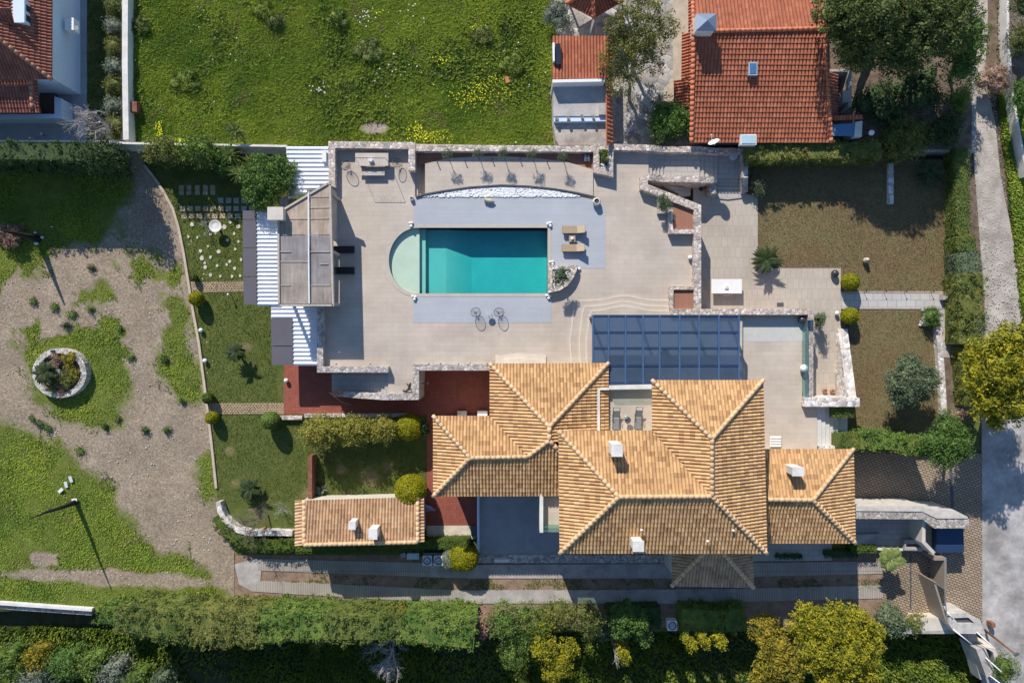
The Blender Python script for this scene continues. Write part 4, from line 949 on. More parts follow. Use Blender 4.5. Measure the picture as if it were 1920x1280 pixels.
# ------------------------------------------------------------------ buildings
def eaves(poly, z): return PP(poly, z)
def windowpart(par, c, w, h, rz, mat_f, mat_g):
    f = MB(); f.box(c, w, .14, h, rz); fo = f.build('window', mat_f, par)
    g = MB(); g.box(Vector(c)+Vector((0, 0, .1)), w-.2, .17, h-.2, rz); g.build('pane', mat_g, fo)
PANE = plain('dark_window_glass', (.03, .045, .06), .08)
villa = thing('villa', P(1150, 860, 3.0), 'large villa with tan tiled hipped roofs south of the pool terrace', 'house')
ZA, ZB_ = 9.0, 10.95   # main roof
r1, r2, r3, r4 = P(1160, 931, ZB_), P(1335, 930, ZB_), P(1335, 822, ZB_), None
EA = dict(nw=P(1047, 807, ZA), n1=P(1222, 806, ZA), nn=P(1222, 712, ZA), ne=P(1431, 712, ZA), se=P(1438, 1037, ZA), sw=P(1049, 1037, ZA))
def fc(*p): return list(p)
facet('roof', fc(EA['nw'], EA['n1'], r2, r1), TILE, villa)
facet('roof', fc(EA['n1'], EA['nn'], r3, r2), TILE, villa)
facet('roof', fc(EA['nn'], EA['ne'], r3), TILE, villa)
facet('roof', fc(EA['ne'], EA['se'], r2, r3), TILE, villa)
facet('roof', fc(EA['se'], EA['sw'], r1, r2), TILE, villa)
facet('roof', fc(EA['sw'], EA['nw'], r1), TILE, villa)
up = Vector((0, 0, .05))
ridges([[EA['nw']+up, r1+up, r2+up, r3+up, EA['nn']+up], [r3+up, EA['ne']+up], [r1+up, EA['sw']+up], [r2+up, EA['se']+up]], RIDGE, villa)
# lower west wings
ZC, ZD = 6.3, 7.95
q1, q2 = P(1030, 800, ZD+.25), P(1030, 826, ZD+.25); q3, q4 = P(989, 856, ZD-.35), P(881, 858, ZD-.35)
W_ = dict(a=P(918, 681, ZC), b=P(1141, 680, ZC), c=P(1141, 800, ZC), d=P(1049, 838, 7.6), e=P(1049, 929, ZC), f=P(812, 930, ZC), g=P(812, 779, ZC), h=P(918, 779, ZC))
facet('roof', fc(W_['a'], W_['b'], q1), TILE, villa)
facet('roof', fc(W_['b'], P(1141, 842, ZC), q2, q1), TILE, villa)
facet('roof', fc(W_['h'], W_['a'], q1, q2, q3), TILE, villa)
facet('roof', fc(W_['g'], W_['h'], q3, q4), TILE, villa)
facet('roof', fc(W_['f'], W_['g'], q4), TILE, villa)
facet('roof', fc(P(989, 929.5, ZC), W_['f'], q4, q3), TILE, villa)
facet('roof', fc(P(1060, 929, ZC), P(989, 929.5, ZC), q3, q2, P(1060, 850, ZD-.3)), TILE, villa)
ridges([[W_['a']+up, q1+up, q2+up, q3+up, q4+up, W_['g']+up], [q1+up, W_['b']+up], [q4+up, W_['f']+up], [q2+up, P(1054, 850, ZD-.3)+up]], RIDGE, villa)
# east wing
s1, s2 = P(1300, 936, 7.95), P(1524, 937, 7.95)
facet('roof', fc(P(1430, 841, ZC+.1), P(1600, 841, ZC+.1), s2, P(1430, 936, 7.95)), TILE, villa)
facet('roof', fc(P(1600, 841, ZC+.1), P(1604, 1018, ZC+.1), s2), TILE, villa)
facet('roof', fc(P(1604, 1018, ZC+.1), P(1430, 1018, ZC+.1), P(1430, 936, 7.95), s2), TILE, villa)
ridges([[P(1440, 936, 7.95)+up, s2+up, P(1600, 841, ZC+.1)+up], [s2+up, P(1604, 1018, ZC+.1)+up]], RIDGE, villa)
# south porch
pz = 4.9; t1 = P(1338, 1015, 6.4)
facet('roof', fc(P(1413, 1101, pz), P(1259, 1098, pz), t1), TILE_O, villa)
facet('roof', fc(P(1259, 1098, pz), P(1259, 1020, pz), t1), TILE_O, villa)
facet('roof', fc(P(1411, 1020, pz), P(1413, 1101, pz), t1), TILE_O, villa)
ridges([[P(1259, 1098, pz)+up, t1+up], [P(1413, 1101, pz)+up, t1+up]], RIDGE, villa)
def inset(pts, z, d):
    c = PP(pts, z); n = len(c); out = []
    for i in range(n):
        a, b, e = c[i-1], c[i], c[(i+1) % n]; u = (b-a).normalized(); v = (e-b).normalized()
        nu, nv = Vector((u.y, -u.x, 0)), Vector((v.y, -v.x, 0)); k = (nu+nv); k = k/max(.5, k.dot(nu)); out.append(b+k*d)
    return out
w = MB(); w.prism(inset([(1050, 810), (1224, 810), (1224, 715), (1428, 715), (1435, 1034), (1052, 1034)], ZA, .65), -.1, ZA-.1)
w.build('wall', CREAMW, villa)
w = MB(); w.prism(inset([(921, 684), (1122, 684), (1122, 800), (1049, 838), (1049, 926), (815, 926), (815, 782), (921, 782)], ZC, .5), -.1, ZC-.1); w.build('wall', CREAMW, villa)
w = MB(); w.prism(inset([(1436, 843), (1597, 843), (1601, 1015), (1438, 1015)], ZC, .5), -.1, ZC); w.build('wall', CREAMW, villa)
w = MB(); w.pp([(1268, 1030), (1276, 1030), (1276, 1088), (1268, 1088)], -.1, pz); w.pp([(1396, 1030), (1404, 1030), (1404, 1090), (1396, 1090)], -.1, pz); w.build('porch_post', CREAMW, villa)
# roof balcony between the wings: floor, parapet, glass fence
w = MB(); w.pp([(1120, 722), (1240, 722), (1240, 830), (1120, 830)], 3.2, 6.0); w.build('balcony_floor', PAVE, villa)
w = MB(); w.pp([(1120, 727), (1142, 727), (1142, 731), (1125, 731), (1125, 830), (1120, 830)], 5.9, 6.75); w.pp([(1142.5, 723), (1222, 721), (1222, 729), (1142.5, 730)], 5.9, 6.6); w.build('balcony_parapet', WHITE_C, villa)
GLS = glassmat('green_tint_glass', (.80, .90, .86), .12, (.35, .48, .44))
w = MB(); w.pp([(1144, 731), (1222, 730), (1222, 731), (1144, 732)], 6.0, 6.95); w.build('glass_rail', GLS, villa)
# south balcony
w = MB(); w.pp([(1013, 910), (1062, 910), (1062, 997), (1013, 997)], 4.0, 5.55); w.build('balcony_floor', PAVE, villa)
w = MB(); w.pp([(1012, 910), (1062, 910), (1062, 914), (1018.5, 914), (1018.5, 998), (1012, 998)], 5.2, 6.4); w.build('balcony_parapet', WHITE_C, villa)
w = MB(); w.pp([(1020, 988), (1060, 988), (1060, 989.2), (1020, 989.2)], 5.5, 6.5); w.pp([(1020, 995), (1060, 995), (1060, 996.2), (1020, 996.2)], 5.5, 6.5); w.build('glass_rail', GLS, villa)
for (px, py, z, w_, h_, rz) in ((1300, 716, 4.2, 2.4, 2.1, 0), (1380, 716, 4.2, 1.6, 2.1, 0), (1280, 716, 7.2, 1.4, 1.3, 0), (1370, 716, 7.2, 1.4, 1.3, 0), (1000, 684, 3.4, 1.8, 2.3, 0)):
    c = P(px, py, ZA if z > 6 or px > 1200 else ZC); off = .66 if px > 1200 else .52
    windowpart(villa, Vector((c.x, c.y-off, z)), w_, h_, rz, WHITE, PANE)
def chimney(par, px, py, ztop, w, d, h, m=WHITE_C, cap=True, vents=0):
    c = P(px, py, ztop); q = MB(); q.box((c.x, c.y, ztop-h), w, d, h-.12); ch = q.build('chimney', m, par)
    q = MB(); q.box((c.x, c.y, ztop-.12), w+.1, d+.1, .12); q.build('cap', m, ch)
    if vents:
        q = MB(); 
        for i in range(3):
            for j in range(2): q.box((c.x-.18+i*.18, c.y+(d/2)*(-1), ztop-.55+j*.22), .12, .05, .14)
        q.build('vent', DGREY, ch)
chimney(villa, 1157, 844, 11.4, .75, .85, 2.2)
chimney(villa, 1197, 1024, 11.0, .75, .7, 2.2)
chimney(villa, 1497, 884, 8.6, .85, .6, 2.2)
for (a, b, z) in ((1203, 993, 10.2), (1327, 1014, 9.8), (1375, 994, 10.0)):
    q = MB(); q.ball(P(a, b, z), .12, .1, .1, 8, 5); q.build('roof_vent', WHITE, villa)
# south court in the shade of the house
sheet('south_court', [(895, 925), (1060, 925), (1060, 1040), (895, 1040)], -.05, .2, CONC_D)
wallz('court_wall', [(896.5, 930, .9), (896.5, 1035, .9)], .2, -.05, BLUEW, 'thin pale wall along the west side of the shaded court')
m = MB(); m.pp([(897, 1040), (1258, 1040), (1258, 1055), (897, 1055)], -.05, .3); tag(m.build('rough_stone_border', STONE_D), 'rough grey stone border along the south side of the villa', 'border')
m = MB(); m.pp([(927, 1048), (955, 1048), (955, 1054), (927, 1054)], .2, .7); tag(m.build('planter_box', WHITE_C), 'small white planter box on the rough stone border', 'planter')
sheet('villa_south_ledge', [(1411, 1015), (1560, 1015), (1560, 1050), (1411, 1052)], -.05, .25, PAVE_G)
# guest house
gh = thing('guest_house', P(672, 978, .05), 'low guest house with weathered tan tiles and two white chimneys', 'house')
z0_, z1_ = 3.1, 4.3
facet('roof', fc(P(570, 937, z0_), P(783, 931, z0_), P(783, 1016, z1_), P(570, 1021, z1_)), TILE_O, gh, lip=.09, amp=.075)
facet('roof', fc(P(571, 1021, z1_-.02), P(571, 937, z0_), P(553, 938, z0_-.3), P(553, 1022, z1_-.35)), TILE_O, gh)
facet('roof', fc(P(782, 931, z0_), P(782, 1016, z1_), P(796, 1014, z1_-.3), P(795, 932, z0_-.25)), TILE_O, gh)
ridges([[P(570, 937, z0_+.05), P(570, 1021, z1_+.05)], [P(783, 931, z0_+.05), P(783, 1016, z1_+.05)], [P(570, 1021, z1_+.03), P(783, 1016, z1_+.03)]], RIDGE, gh)
w = MB(); w.prism([P(562, 943, 3.0), P(788, 938, 3.0), P(788, 1012, 3.9), P(562, 1016, 3.9)], -.05); w.build('wall', CREAMW, gh)
chimney(gh, 660, 985, 5.0, .5, .6, 1.3, vents=1); chimney(gh, 699, 1001, 5.4, .65, .8, 1.5, vents=1)
# pool pavilion
pv = thing('pavilion', P(574, 470, 3.0), 'timber pool pavilion with a weathered brown flat roof', 'pavilion')
PLY = None
def stained(name, c, c2, rot=0):
    m, n, bs = newmat(name); v = pos(n); mp = N(n, 'Mapping'); mp.inputs['Scale'].default_value = (3.2, .35, 1); n.links.new(v, mp.inputs[0])
    k = ramp(n, noise(n, mp.outputs[0], 1.4, 6, .7), [(.3, c), (.65, c2)]); k = mixc(n, 1.0, k, ramp(n, noise(n, v, .8, 5, .6), [(.3, (.72, .68, .64)), (.65, (1.1,)*3)]), 'MULTIPLY')
    setc(n, bs, k); bs.inputs['Roughness'].default_value = .6; bump(n, bs, noise(n, v, 12, 4), .2); return m
PLYA = stained('ply_warm', (.30, .225, .165), (.47, .375, .29)); PLYB = stained('ply_grey', (.20, .185, .185), (.31, .285, .28)); PLYC = stained('ply_mid', (.245, .205, .17), (.37, .325, .28))
ZR = 6.15
w = MB(); w.pp([(541, 388), (578, 363), (578, 440), (524, 440), (524, 400)], ZR-.1, ZR); w.build('roof_panel', PLYA, pv)
w = MB(); w.pp([(581, 361), (617, 348), (619, 440), (581, 440)], ZR-.1, ZR); w.build('roof_panel', PLYA, pv)
w = MB(); w.pp([(524, 441), (578, 441), (578, 490), (524, 490)], ZR-.1, ZR-.02); w.build('roof_panel', PLYB, pv)
w = MB(); w.pp([(581, 441), (619, 441), (621, 535), (581, 535)], ZR-.1, ZR-.02); w.build('roof_panel', PLYB, pv)
w = MB(); w.pp([(524, 491), (578, 491), (578, 569), (524, 569)], ZR-.1, ZR); w.build('roof_panel', PLYC, pv)
w = MB(); w.pp([(581, 536), (621, 536), (621, 569), (581, 569)], ZR-.1, ZR); w.build('roof_panel', PLYC, pv)
FR = mottle('weathered_beam', (.46, .40, .34), .12, 2)
w = MB()
def beam(mb, a, b, z, wd=.14, hh=.22):
    A, B = P(*a, z), P(*b, z); d = (B-A).normalized(); n = Vector((-d.y, d.x, 0))*wd/2; mb.prism([A+n, B+n, B-n, A-n], z-hh)
for a, b in (((521.5, 398), (522.5, 572)), ((521, 572), (624, 572)), ((624, 574), (618.5, 345)), ((524, 397), (614, 343.5)), ((614, 343), (629, 350))): beam(w, a, b, ZR+.12, .16, .35)
w.build('edge_beam', FR, pv)
w = MB()
for y in (369, 389.5, 410): beam(w, (581, y), (617, y-.5), ZR+.05, .06, .1)
for a, b in (((541, 410), (578, 410)), ((524, 490.5), (578, 490.5)), ((524, 472), (545, 472)), ((581, 472), (619, 472)), ((600, 495), (615, 495)), ((581, 535), (619, 535)), ((524, 535), (545, 535))): beam(w, a, b, ZR+.05, .06, .1)
w.build('batten', FR, pv)
w = MB(); w.tube([P(578.5, 361, ZR+.12), P(579, 480, ZR+.12), P(580, 569, ZR+.12)], .07, 8); w.build('pipe', WHITE, pv)
for a, b in ((527, 402), (527, 568), (618, 360), (619, 568), (619, 470), (527, 470)):
    w = MB(); c = P(a, b, ZR); w.box((c.x, c.y, .1 if a < 600 else 3.0), .22, .22, ZR-.3-(.1 if a < 600 else 3.0)); w.build('post', FR, pv)
w = MB(); w.pp([(615.5, 350), (618.5, 350), (619, 446), (616, 446)], 3.0, 5.5); w.build('side_wall', FR, pv)
w = MB(); w.pp([(524, 372), (541, 366), (541, 398), (524, 398)], .1, 2.9); w.build('side_block', CONC_D, pv)
w = MB(); w.pp([(546, 566.5), (619, 566.5), (619, 569.5), (546, 569.5)], 3.0, 5.9); w.build('side_wall', FR, pv)
# back wall of the pavilion and chimney block
w = MB(); w.pp([(540, 395), (590, 365), (596, 372), (600, 565), (530, 565), (530, 400)], .1, 3.05); w.build('floor_block', CONC, pv)
c = P(516, 400, 7.0); w = MB(); w.box((c.x, c.y, .1), 1.2, .95, 6.8); ch = w.build('chimney', CREAMW, pv); w = MB(); w.box((c.x, c.y, 6.9), 1.28, 1.05, .1); w.build('cap', CREAMW, ch)
# corrugated roofs left of the pavilion
def corr(name, poly, z, label, panels=()):
    t = thing(name, P(poly[0][0], poly[0][1], .1), label, 'roof')
    pts = PP(poly, z); xs = [p.x for p in pts]; ys = [p.y for p in pts]
    pitch = .35; y0, y1 = min(ys), max(ys); n = int((y1-y0)/pitch); mb = MB()
    def span(y):
        xs = []
        for i in range(len(pts)):
            a, b = pts[i], pts[(i+1) % len(pts)]
            if (a.y-y)*(b.y-y) <= 0 and abs(a.y-b.y) > 1e-6: xs.append(a.x+(b.x-a.x)*(y-a.y)/(b.y-a.y))
        return (min(xs), max(xs)) if len(xs) > 1 else None
    for k in range(n):
        ya = y0+k*(y1-y0)/n; yb = ya+(y1-y0)/n; s = span((ya+yb)/2)
        if not s: continue
        a, b = s; p = yb-ya; V = []; prof = [(0, 0), (.28*p, 0), (.36*p, .09), (.56*p, .09), (.64*p, 0), (p, 0)]
        for xx in (a, b):
            for dy, dz in prof: V.append((xx, ya+dy, z+dz-.09))
        mb.add(V, [[j, j+6, j+7, j+1] for j in range(5)])
    mb.build('sheet', CORR, t); w = MB()
    w.prism([Vector((p.x, p.y, z-.16)) for p in pts], z-.22); w.build('underside', WHITE_C, t)
    for pp_ in panels:
        w = MB(); w.pp(pp_, z-.12, z+.04); w.build('dark_panel', GREYP, t)
    for (a, b) in (poly[0], poly[-1]):
        w = MB(); c = P(a, b, z); w.box((c.x+.3, c.y+.15 if (a, b) == poly[-1] else c.y-.15, .05), .14, .14, z-.25); w.build('post', STEEL, t)
    return t
corr('corrugated_roof', [(536, 274), (615, 274), (618, 345), (540, 372)], 3.55, 'white corrugated metal roof north of the pavilion beside the nook wall')
corr('corrugated_roof', [(480, 395), (524, 395), (524, 573), (482, 573)], 3.1, 'tall narrow white corrugated roof west of the pavilion with three dark panels', [[(455, 395), (480, 395), (480, 411), (455, 411)], [(455, 412), (480, 412), (480, 464), (455, 464)], [(455, 465.5), (480.5, 465.5), (480.5, 518), (456, 518)], [(456, 519.5), (481, 519.5), (481, 571), (457, 571)]])
corr('corrugated_roof', [(508, 573), (597, 573), (594, 685), (549, 685), (548, 597), (508, 597)], 2.95, 'white corrugated roof south of the pavilion with a blue shadow across it', [[(508, 598), (548, 598), (548.5, 648), (509, 648)], [(509, 649.5), (548.5, 649.5), (549, 684), (510, 684)]])
w = MB(); w.pp([(604, 283), (611.5, 283), (611.5, 303), (604, 303)], 3.5, 3.8); tag(w.build('roof_box', CORR), 'small grey box at the corner of the north corrugated roof', 'box')
# glass canopy
gc = thing('glass_canopy', P(1248, 654, 3.4), 'navy framed glass canopy over the lounge beside the villa', 'canopy')
GT = glassmat('sky_tinted_glass', (.36, .46, .60), .24, (.16, .23, .33), .04, .1)  # sky reflection put into the panes as blue tint and diffuse colour
ZG_ = 6.1; cols = [1112, 1141, 1173, 1206, 1237, 1274.5, 1311, 1348, 1386]; rows = [592, 623, 652.5, 685, 718]
def sk(x, y): return (x-(y-592)*.0, y)
for i in range(8):
    for j in range(4):
        w = MB(); w.pp([(cols[i]+1, rows[j]+1), (cols[i+1]-1, rows[j]+1), (cols[i+1]-1, rows[j+1]-1), (cols[i]+1, rows[j+1]-1)], ZG_-.03, ZG_); w.build('glass_pane', GT, gc)
w = MB()
for x in cols: beam(w, (x, 590), (x, 719), ZG_+.06, .13, .25)
w.build('rafter', plain('blue_grey_aluminium', (.09, .17, .31), .3, .3), gc)
w = MB()
for y in rows: beam(w, (1112, y), (1386, y), ZG_+.045, .17, .3)
w.build('crossbar', NAVY, gc)
for x in (1114, 1206, 1311, 1384):
    w = MB(); c = P(x, 594, ZG_); w.box((c.x, c.y, 3.38), .2, .2, 2.5); w.build('post', NAVY, gc)
# west neighbour
nb = thing('neighbour_house', P(30, 100, 1.5), 'white house with maroon tiled roof in the top left corner', 'house')
ze = 5.4; a0 = P(99, -260, ze); a1 = P(98, 150, ze); ap = P(-16, 62, 7.6); ap2 = P(-16, -220, 7.6); a2 = P(-330, 150, ze)
ap3 = P(-250, 62, 7.6)
facet('roof', fc(a0, a1, ap, ap2), TILE_R if False else TILE_M, nb)
facet('roof', fc(a1, a2, ap3, ap), TILE_M, nb)
ridges([[a1+up, ap+up, ap3+up], [ap+up, ap2+up]], RIDGE_M, nb)
facet('roof', fc(P(75, 212, 4.3), P(-300, 212, 4.3), P(-300, 147, 5.1), P(57, 147, 5.1)), TILE_M, nb)
facet('roof', fc(P(75, 212, 4.3), P(57, 147, 5.1), P(70, 147, 4.8)), TILE_M, nb)
ridges([[P(57, 147, 5.15), P(61, 205, 4.4)]], RIDGE_M, nb)
w = MB(); w.pp([(97, -255), (98, 147), (-400, 147), (-400, -255)], 1.4, 5.25); w.build('wall', BLUEW, nb)  # white wall, the blue of its shade put into the colour
w = MB(); w.pp([(102, 181), (115, 185), (115, 222), (-200, 222), (-200, 214), (102, 214)], 1.4, 3.0); w.build('porch_wall', BLUEW, nb)
w = MB(); w.pp([(75, 150), (103, 150), (103, 214), (75, 214)], 1.4, 1.9); w.build('porch_floor', mottle('brown_porch_floor', (.14, .09, .07), .2, 2), nb)
dm = MB(); dm.box(P(38, 24, 6.6)-Vector((0, 0, .9)), 1.1, 1.9, 1.2); d_ = dm.build('dormer', BLUEW, nb)
dm = MB(); dm.box(P(38, 24, 6.6)-Vector((-.56, -.35, .5)), .06, .5, .6); dm.box(P(38, 24, 6.6)-Vector((-.56, .45, .5)), .06, .5, .6); dm.build('pane', PANE, d_)
facet('roof', fc(P(26, 48, 6.9), P(-30, 48, 6.9), P(-30, 16, 7.9), P(18, 16, 7.9)), TILE_M, nb)
ac = thing('air_conditioner', P(141, 53, 3.3), 'pale air conditioning unit on the white wall of the maroon roofed house', 'air conditioner')
w = MB(); w.box(P(141, 53, 3.3), .75, 1.05, .8); w.build('case', WHITE, ac); w = MB(); w.lathe(P(143, 53, 4.11), [(.2, 0), (.2, .02)], 16); w.build('fan', STEEL, ac)
# north-east neighbour
nh = thing('neighbour_house', P(1425, 150, 1.5), 'big orange red tiled house at the top right of the pool terrace', 'house')
e0, e1_ = 3.4, 5.8
S1, S2 = P(1558, 268, e0), P(1296, 268, e0); R1, R2 = P(1300, 60, e1_), P(1546, 54, e1_); N1, N2 = P(1296, -95, e0), P(1545, -100, e0)
facet('roof', fc(S1, S2, R1, R2), TILE_R, nh, wave=.3, course=.42, lip=.07)
facet('roof', fc(N1, N2, R2, R1), TILE_R, nh, wave=.3)
ridges([[R1+up, R2+up], [R1+up, S2+up], [R1+up, N1+up], [R2+up, S1+up], [R2+up, N2+up]], RIDGE_R, nh)
facet('roof', fc(P(1290, 210, 2.9), P(1290, -60, 2.9), P(1303, -60, 3.45), P(1301, 210, 3.45)), TILE_R, nh)
facet('roof', fc(P(1277, 150, 2.7), P(1278, 62, 2.7), P(1291, 62, 3.1), P(1290, 150, 3.1)), TILE_R, nh)
facet('roof', fc(P(1263, 200, 2.5), P(1263, 151, 2.5), P(1290, 151, 3.1), P(1290, 200, 3.1)), TILE_R, nh)
w = MB(); w.pp([(1304, -80), (1548, -80), (1550, 255), (1304, 262)], 1.4, 3.3); w.build('wall', mottle('ochre_render', (.48, .36, .24), .1, 1), nh)
facet('roof', fc(P(1571, 225, 3.2), P(1571, 135, 3.2), P(1552, 135, 3.8), P(1552, 225, 3.8)), TILE_M, nh)
sk_ = MB(); sk_.box(P(1323, 42, 6.9)-Vector((0, 0, 1.8)), 1.5, 1.25, 1.6); s_ = sk_.build('chimney', WHITE_C, nh)
c = P(1324, 42, 6.95); w = MB(); w.add([c+Vector((-.85, -.7, 0)), c+Vector((.85, -.7, 0)), c+Vector((.85, .7, 0)), c+Vector((-.85, .7, 0)), c+Vector((0, 0, .35))], [[0, 1, 4], [1, 2, 4], [2, 3, 4], [3, 0, 4], [3, 2, 1, 0]]); w.build('cap', plain('blue_grey_sheet', (.26, .31, .38), .35, .5), s_)
c = P(1411, 130, 5.1); w = MB(); w.box(c-Vector((0, 0, .15)), .75, 1.1, .28, 0, -.0); s_ = w.build('skylight', plain('pale_frame', (.5, .53, .56), .4, .3), nh); w = MB(); w.box(c-Vector((0, 0, .1)), .55, .85, .27); w.build('pane', plain('blue_pane', (.07, .17, .32), .1), s_)
c = P(1403, 262, 3.75); w = MB(); w.box(c-Vector((0, 0, .5)), 1.4, .9, .55); s_ = w.build('skylight', WHITE_C, nh); w = MB(); w.box(c-Vector((0, 0, .1)), 1.2, .7, .2); w.build('pane', plain('pale_blue_pane', (.42, .58, .64), .12), s_)
dish = thing('satellite_dish', P(1340, 270, 3.8), 'white satellite dish at the south eave of the orange roof', 'dish')
c = P(1339, 268, 4.4); w = MB(); V = []; Fs = []
ax = Vector((-.45, .75, .5)).normalized(); u = ax.cross(Vector((0, 0, 1))).normalized(); v = ax.cross(u)
for i in range(5):
    for k in range(20):
        r = .48*i/4; t = 2*math.pi*k/20; V.append(c+u*r*math.cos(t)+v*r*math.sin(t)+ax*(r*r*.5))
for i in range(4):
    for k in range(20): Fs.append([i*20+k, i*20+(k+1) % 20, (i+1)*20+(k+1) % 20, (i+1)*20+k])
w.add(V, Fs); w.build('reflector', WHITE, dish, True)
w = MB(); w.tube([c-v*.4 if v.z > 0 else c+v*.4, c+ax*.75], .025, 6); w.tube([c, P(1340, 272, 3.8)], .04, 6); w.ball(c+ax*.75, .07, seg=8, rings=5); w.build('arm', WHITE, dish)
lt = thing('lean_to', P(1583, 243, 1.5), 'lean to with blue glass roof at the south east corner of the orange roofed house', 'lean-to')
w = MB(); w.pp([(1550, 234), (1603, 231), (1601, 255), (1550, 255)], 3.4, 3.5); w.build('glass_roof', plain('blue_glass_sheet', (.10, .22, .36), .12), lt)
w = MB(); w.pp([(1604, 229), (1617, 227), (1616, 256), (1602, 256)], 1.5, 3.55); w.build('end_frame', WHITE_C, lt)
w = MB(); w.pp([(1547, 235), (1549.5, 235), (1549.5, 255), (1547, 255)], 1.5, 3.55); w.build('end_frame', WHITE_C, lt)
facet('roof', fc(P(1549, 227, 3.6), P(1617, 224, 3.6), P(1617, 216, 3.8), P(1549, 218, 3.8)), TILE_R, lt)
w = MB(); w.pp([(1590, 135), (1597, 135), (1597, 200), (1590, 200)], 1.5, 3.4); w.pp([(1556, 130), (1597, 130), (1597, 134.5), (1556, 134.5)], 1.5, 3.4); w.pp([(1580, 170), (1595, 170), (1595, 191), (1580, 191)], 1.5, 3.5); w.build('yard_wall', CONC, lt)
# shed with flat roof
sh = thing('shed', P(1088, 170, 1.5), 'long shed with red tiled half and flat concrete half north of the terrace', 'shed')
facet('roof', fc(P(1036, 148, 4.3), P(1037, 68, 4.3), P(1138, 68, 4.9), P(1138, 147, 4.9)) if False else fc(P(1140, 68, 4.3), P(1036, 68, 4.3), P(1036, 149, 4.8), P(1140, 147, 4.8)), TILE_R, sh)
facet('roof', fc(P(1149, 272, 3.9), P(1147, 72, 3.9), P(1138, 72, 4.4), P(1139, 272, 4.4)), TILE_R, sh, wave=.36)
w = MB(); w.pp([(1036, 149.5), (1134, 147.5), (1134, 153), (1036, 155)], 1.5, 4.95); w.build('parapet', WHITE, sh)
w = MB(); w.pp([(1037, 154), (1138, 153), (1138, 218), (1038, 218)], 1.4, 3.9); w.build('flat_roof', mottle('stained_screed', (.44, .41, .385), .15, .7, .85, .3, c2=(.55, .51, .475)), sh)
w = MB(); w.pp([(1038, 218), (1138, 217), (1138, 227), (1039, 228)], 1.4, 3.82); w.build('gutter', BLUEW, sh)
w = MB(); w.pp([(1038, 228), (1138, 227), (1138, 272), (1048, 272), (1042, 262), (1039, 245)], 1.4, 3.4); w.build('flat_roof', mottle('patchy_screed', (.40, .34, .28), .25, 1.0, .85, .3, c2=(.56, .49, .42)), sh)
w = MB(); w.pp([(1040, 72), (1130, 72), (1130, 146), (1040, 146)], 1.4, 4.2); w.build('wall', WHITE_C, sh)
w = MB(); w.pp([(1123, 194), (1138, 194), (1138, 215), (1123, 215)], 3.8, 4.1); w.build('roof_hatch', CONC, sh)
w = MB(); w.pp([(1124, 260), (1137, 260), (1137, 271), (1124, 271)], 3.3, 3.6); w.build('roof_hatch', CONC_D, sh)
blk = thing('concrete_block', P(1043, 222, 3.83), 'grey hollow block on the pale gutter of the shed roof, first from the west', 'block', 'hollow blocks in a row on the shed roof')
w = MB(); w.box((0, 0, 0), .4, .2, .2) if False else w.box(P(1043, 222, 3.83), .22, .42, .2); w.build('body', CONC, blk)
w = MB(); 
for s_ in (-.1, .1): w.box(P(1043, 222, 4.025)+Vector((0, s_, 0)), .13, .13, .01)
w.build('hole', DGREY, blk)
for k, (x, y, n_) in enumerate(((1065, 222, 'second'), (1091, 220, 'third'), (1112, 221, 'fourth'))):
    copy_tree(blk, P(x, y, 3.83), .35*(k+1)/3, 'grey hollow block on the pale gutter of the shed roof, %s from the west' % n_)
wl = thing('solar_heater', P(1045, 100, 4.6), 'dark glass solar panel standing at the west edge of the shed roof', 'solar panel')
w = MB(); w.pp([(1042, 82), (1051, 82), (1052, 121), (1042, 121)], 4.4, 5.0); w.build('panel', plain('black_glass', (.03, .035, .05), .1), wl); w = MB(); w.pp([(1036, 80), (1040, 80), (1040, 115), (1037, 115)], 4.4, 5.05); w.build('frame', WHITE, wl)
gz = thing('gazebo', P(1115, 0, 1.5), 'small hexagonal gazebo with red tiled roof behind the airy tree', 'gazebo')
A = P(1112, -22, 5.4); pts = [P(1112+60*math.cos(t), -22+58*math.sin(t), 4.1) for t in [math.pi*(i/3)+.5 for i in range(6)]]
for i in range(6):
    facet('roof', fc(pts[(i+1) % 6], pts[i], A) if True else None, TILE_R, gz)
ridges([[p+up, A+up] for p in pts], RIDGE_R, gz)
w = MB()
for p in pts: w.box((p.x*.98+A.x*.02, p.y*.98+A.y*.02, 1.5), .15, .15, 2.55)
w.build('post', WHITE, gz)
# ------------------------------------------------------------------ vegetation
def hedgeo(name, pts, w, z0, h, mat, label, leaf=.16, dens=70, lump=.12, seed=1, cat='hedge', group=None, tuft=None):
    if tuft is None: tuft = leaf*1.4 if lump > .1 else 0
    """hedge whose top runs through photo pixels pts; h may be a list"""
    hs = h if isinstance(h, (list, tuple)) else [h]*len(pts)
    path = [P(a, b, z0+hh) for (a, b), hh in zip(pts, hs)]
    m = MB(); hedge(m, path, w, z0, h, leaf, dens, lump, seed, tuft); return tag(m.build(name, mat), label, cat, group)
def bush(name, px, py, z0, r, h, mat, label, n=1600, leaf=.14, lump=.25, cat='shrub', group=None, ry=None, k=1, seed=None, low=-.6):
    zc = z0+h*.5; c = P(px, py, zc); seed = seed or int(px*7+py); m = MB()
    if k == 1: blob(m, c, (r, ry or r, h*.55), n, leaf, lump, seed, 3.5, low, .4, .9, tuft=leaf*1.5)
    else:
        q = random.Random(seed)
        for i in range(k):
            a = 2.4*i; d = math.sqrt((i+.2)/k)*.75
            rr = r*q.uniform(.4, .62)
            blob(m, (c.x+r*d*math.cos(a), c.y+(ry or r)*d*math.sin(a), z0+h*(.62-.25*d*d)), (rr, rr, h*.36), int(n/k), leaf, lump, seed+i, 3.5, -.9, .45, .8, tuft=leaf*1.6)
    return tag(m.build(name, mat, origin=(c.x, c.y, z0)), label, cat, group)
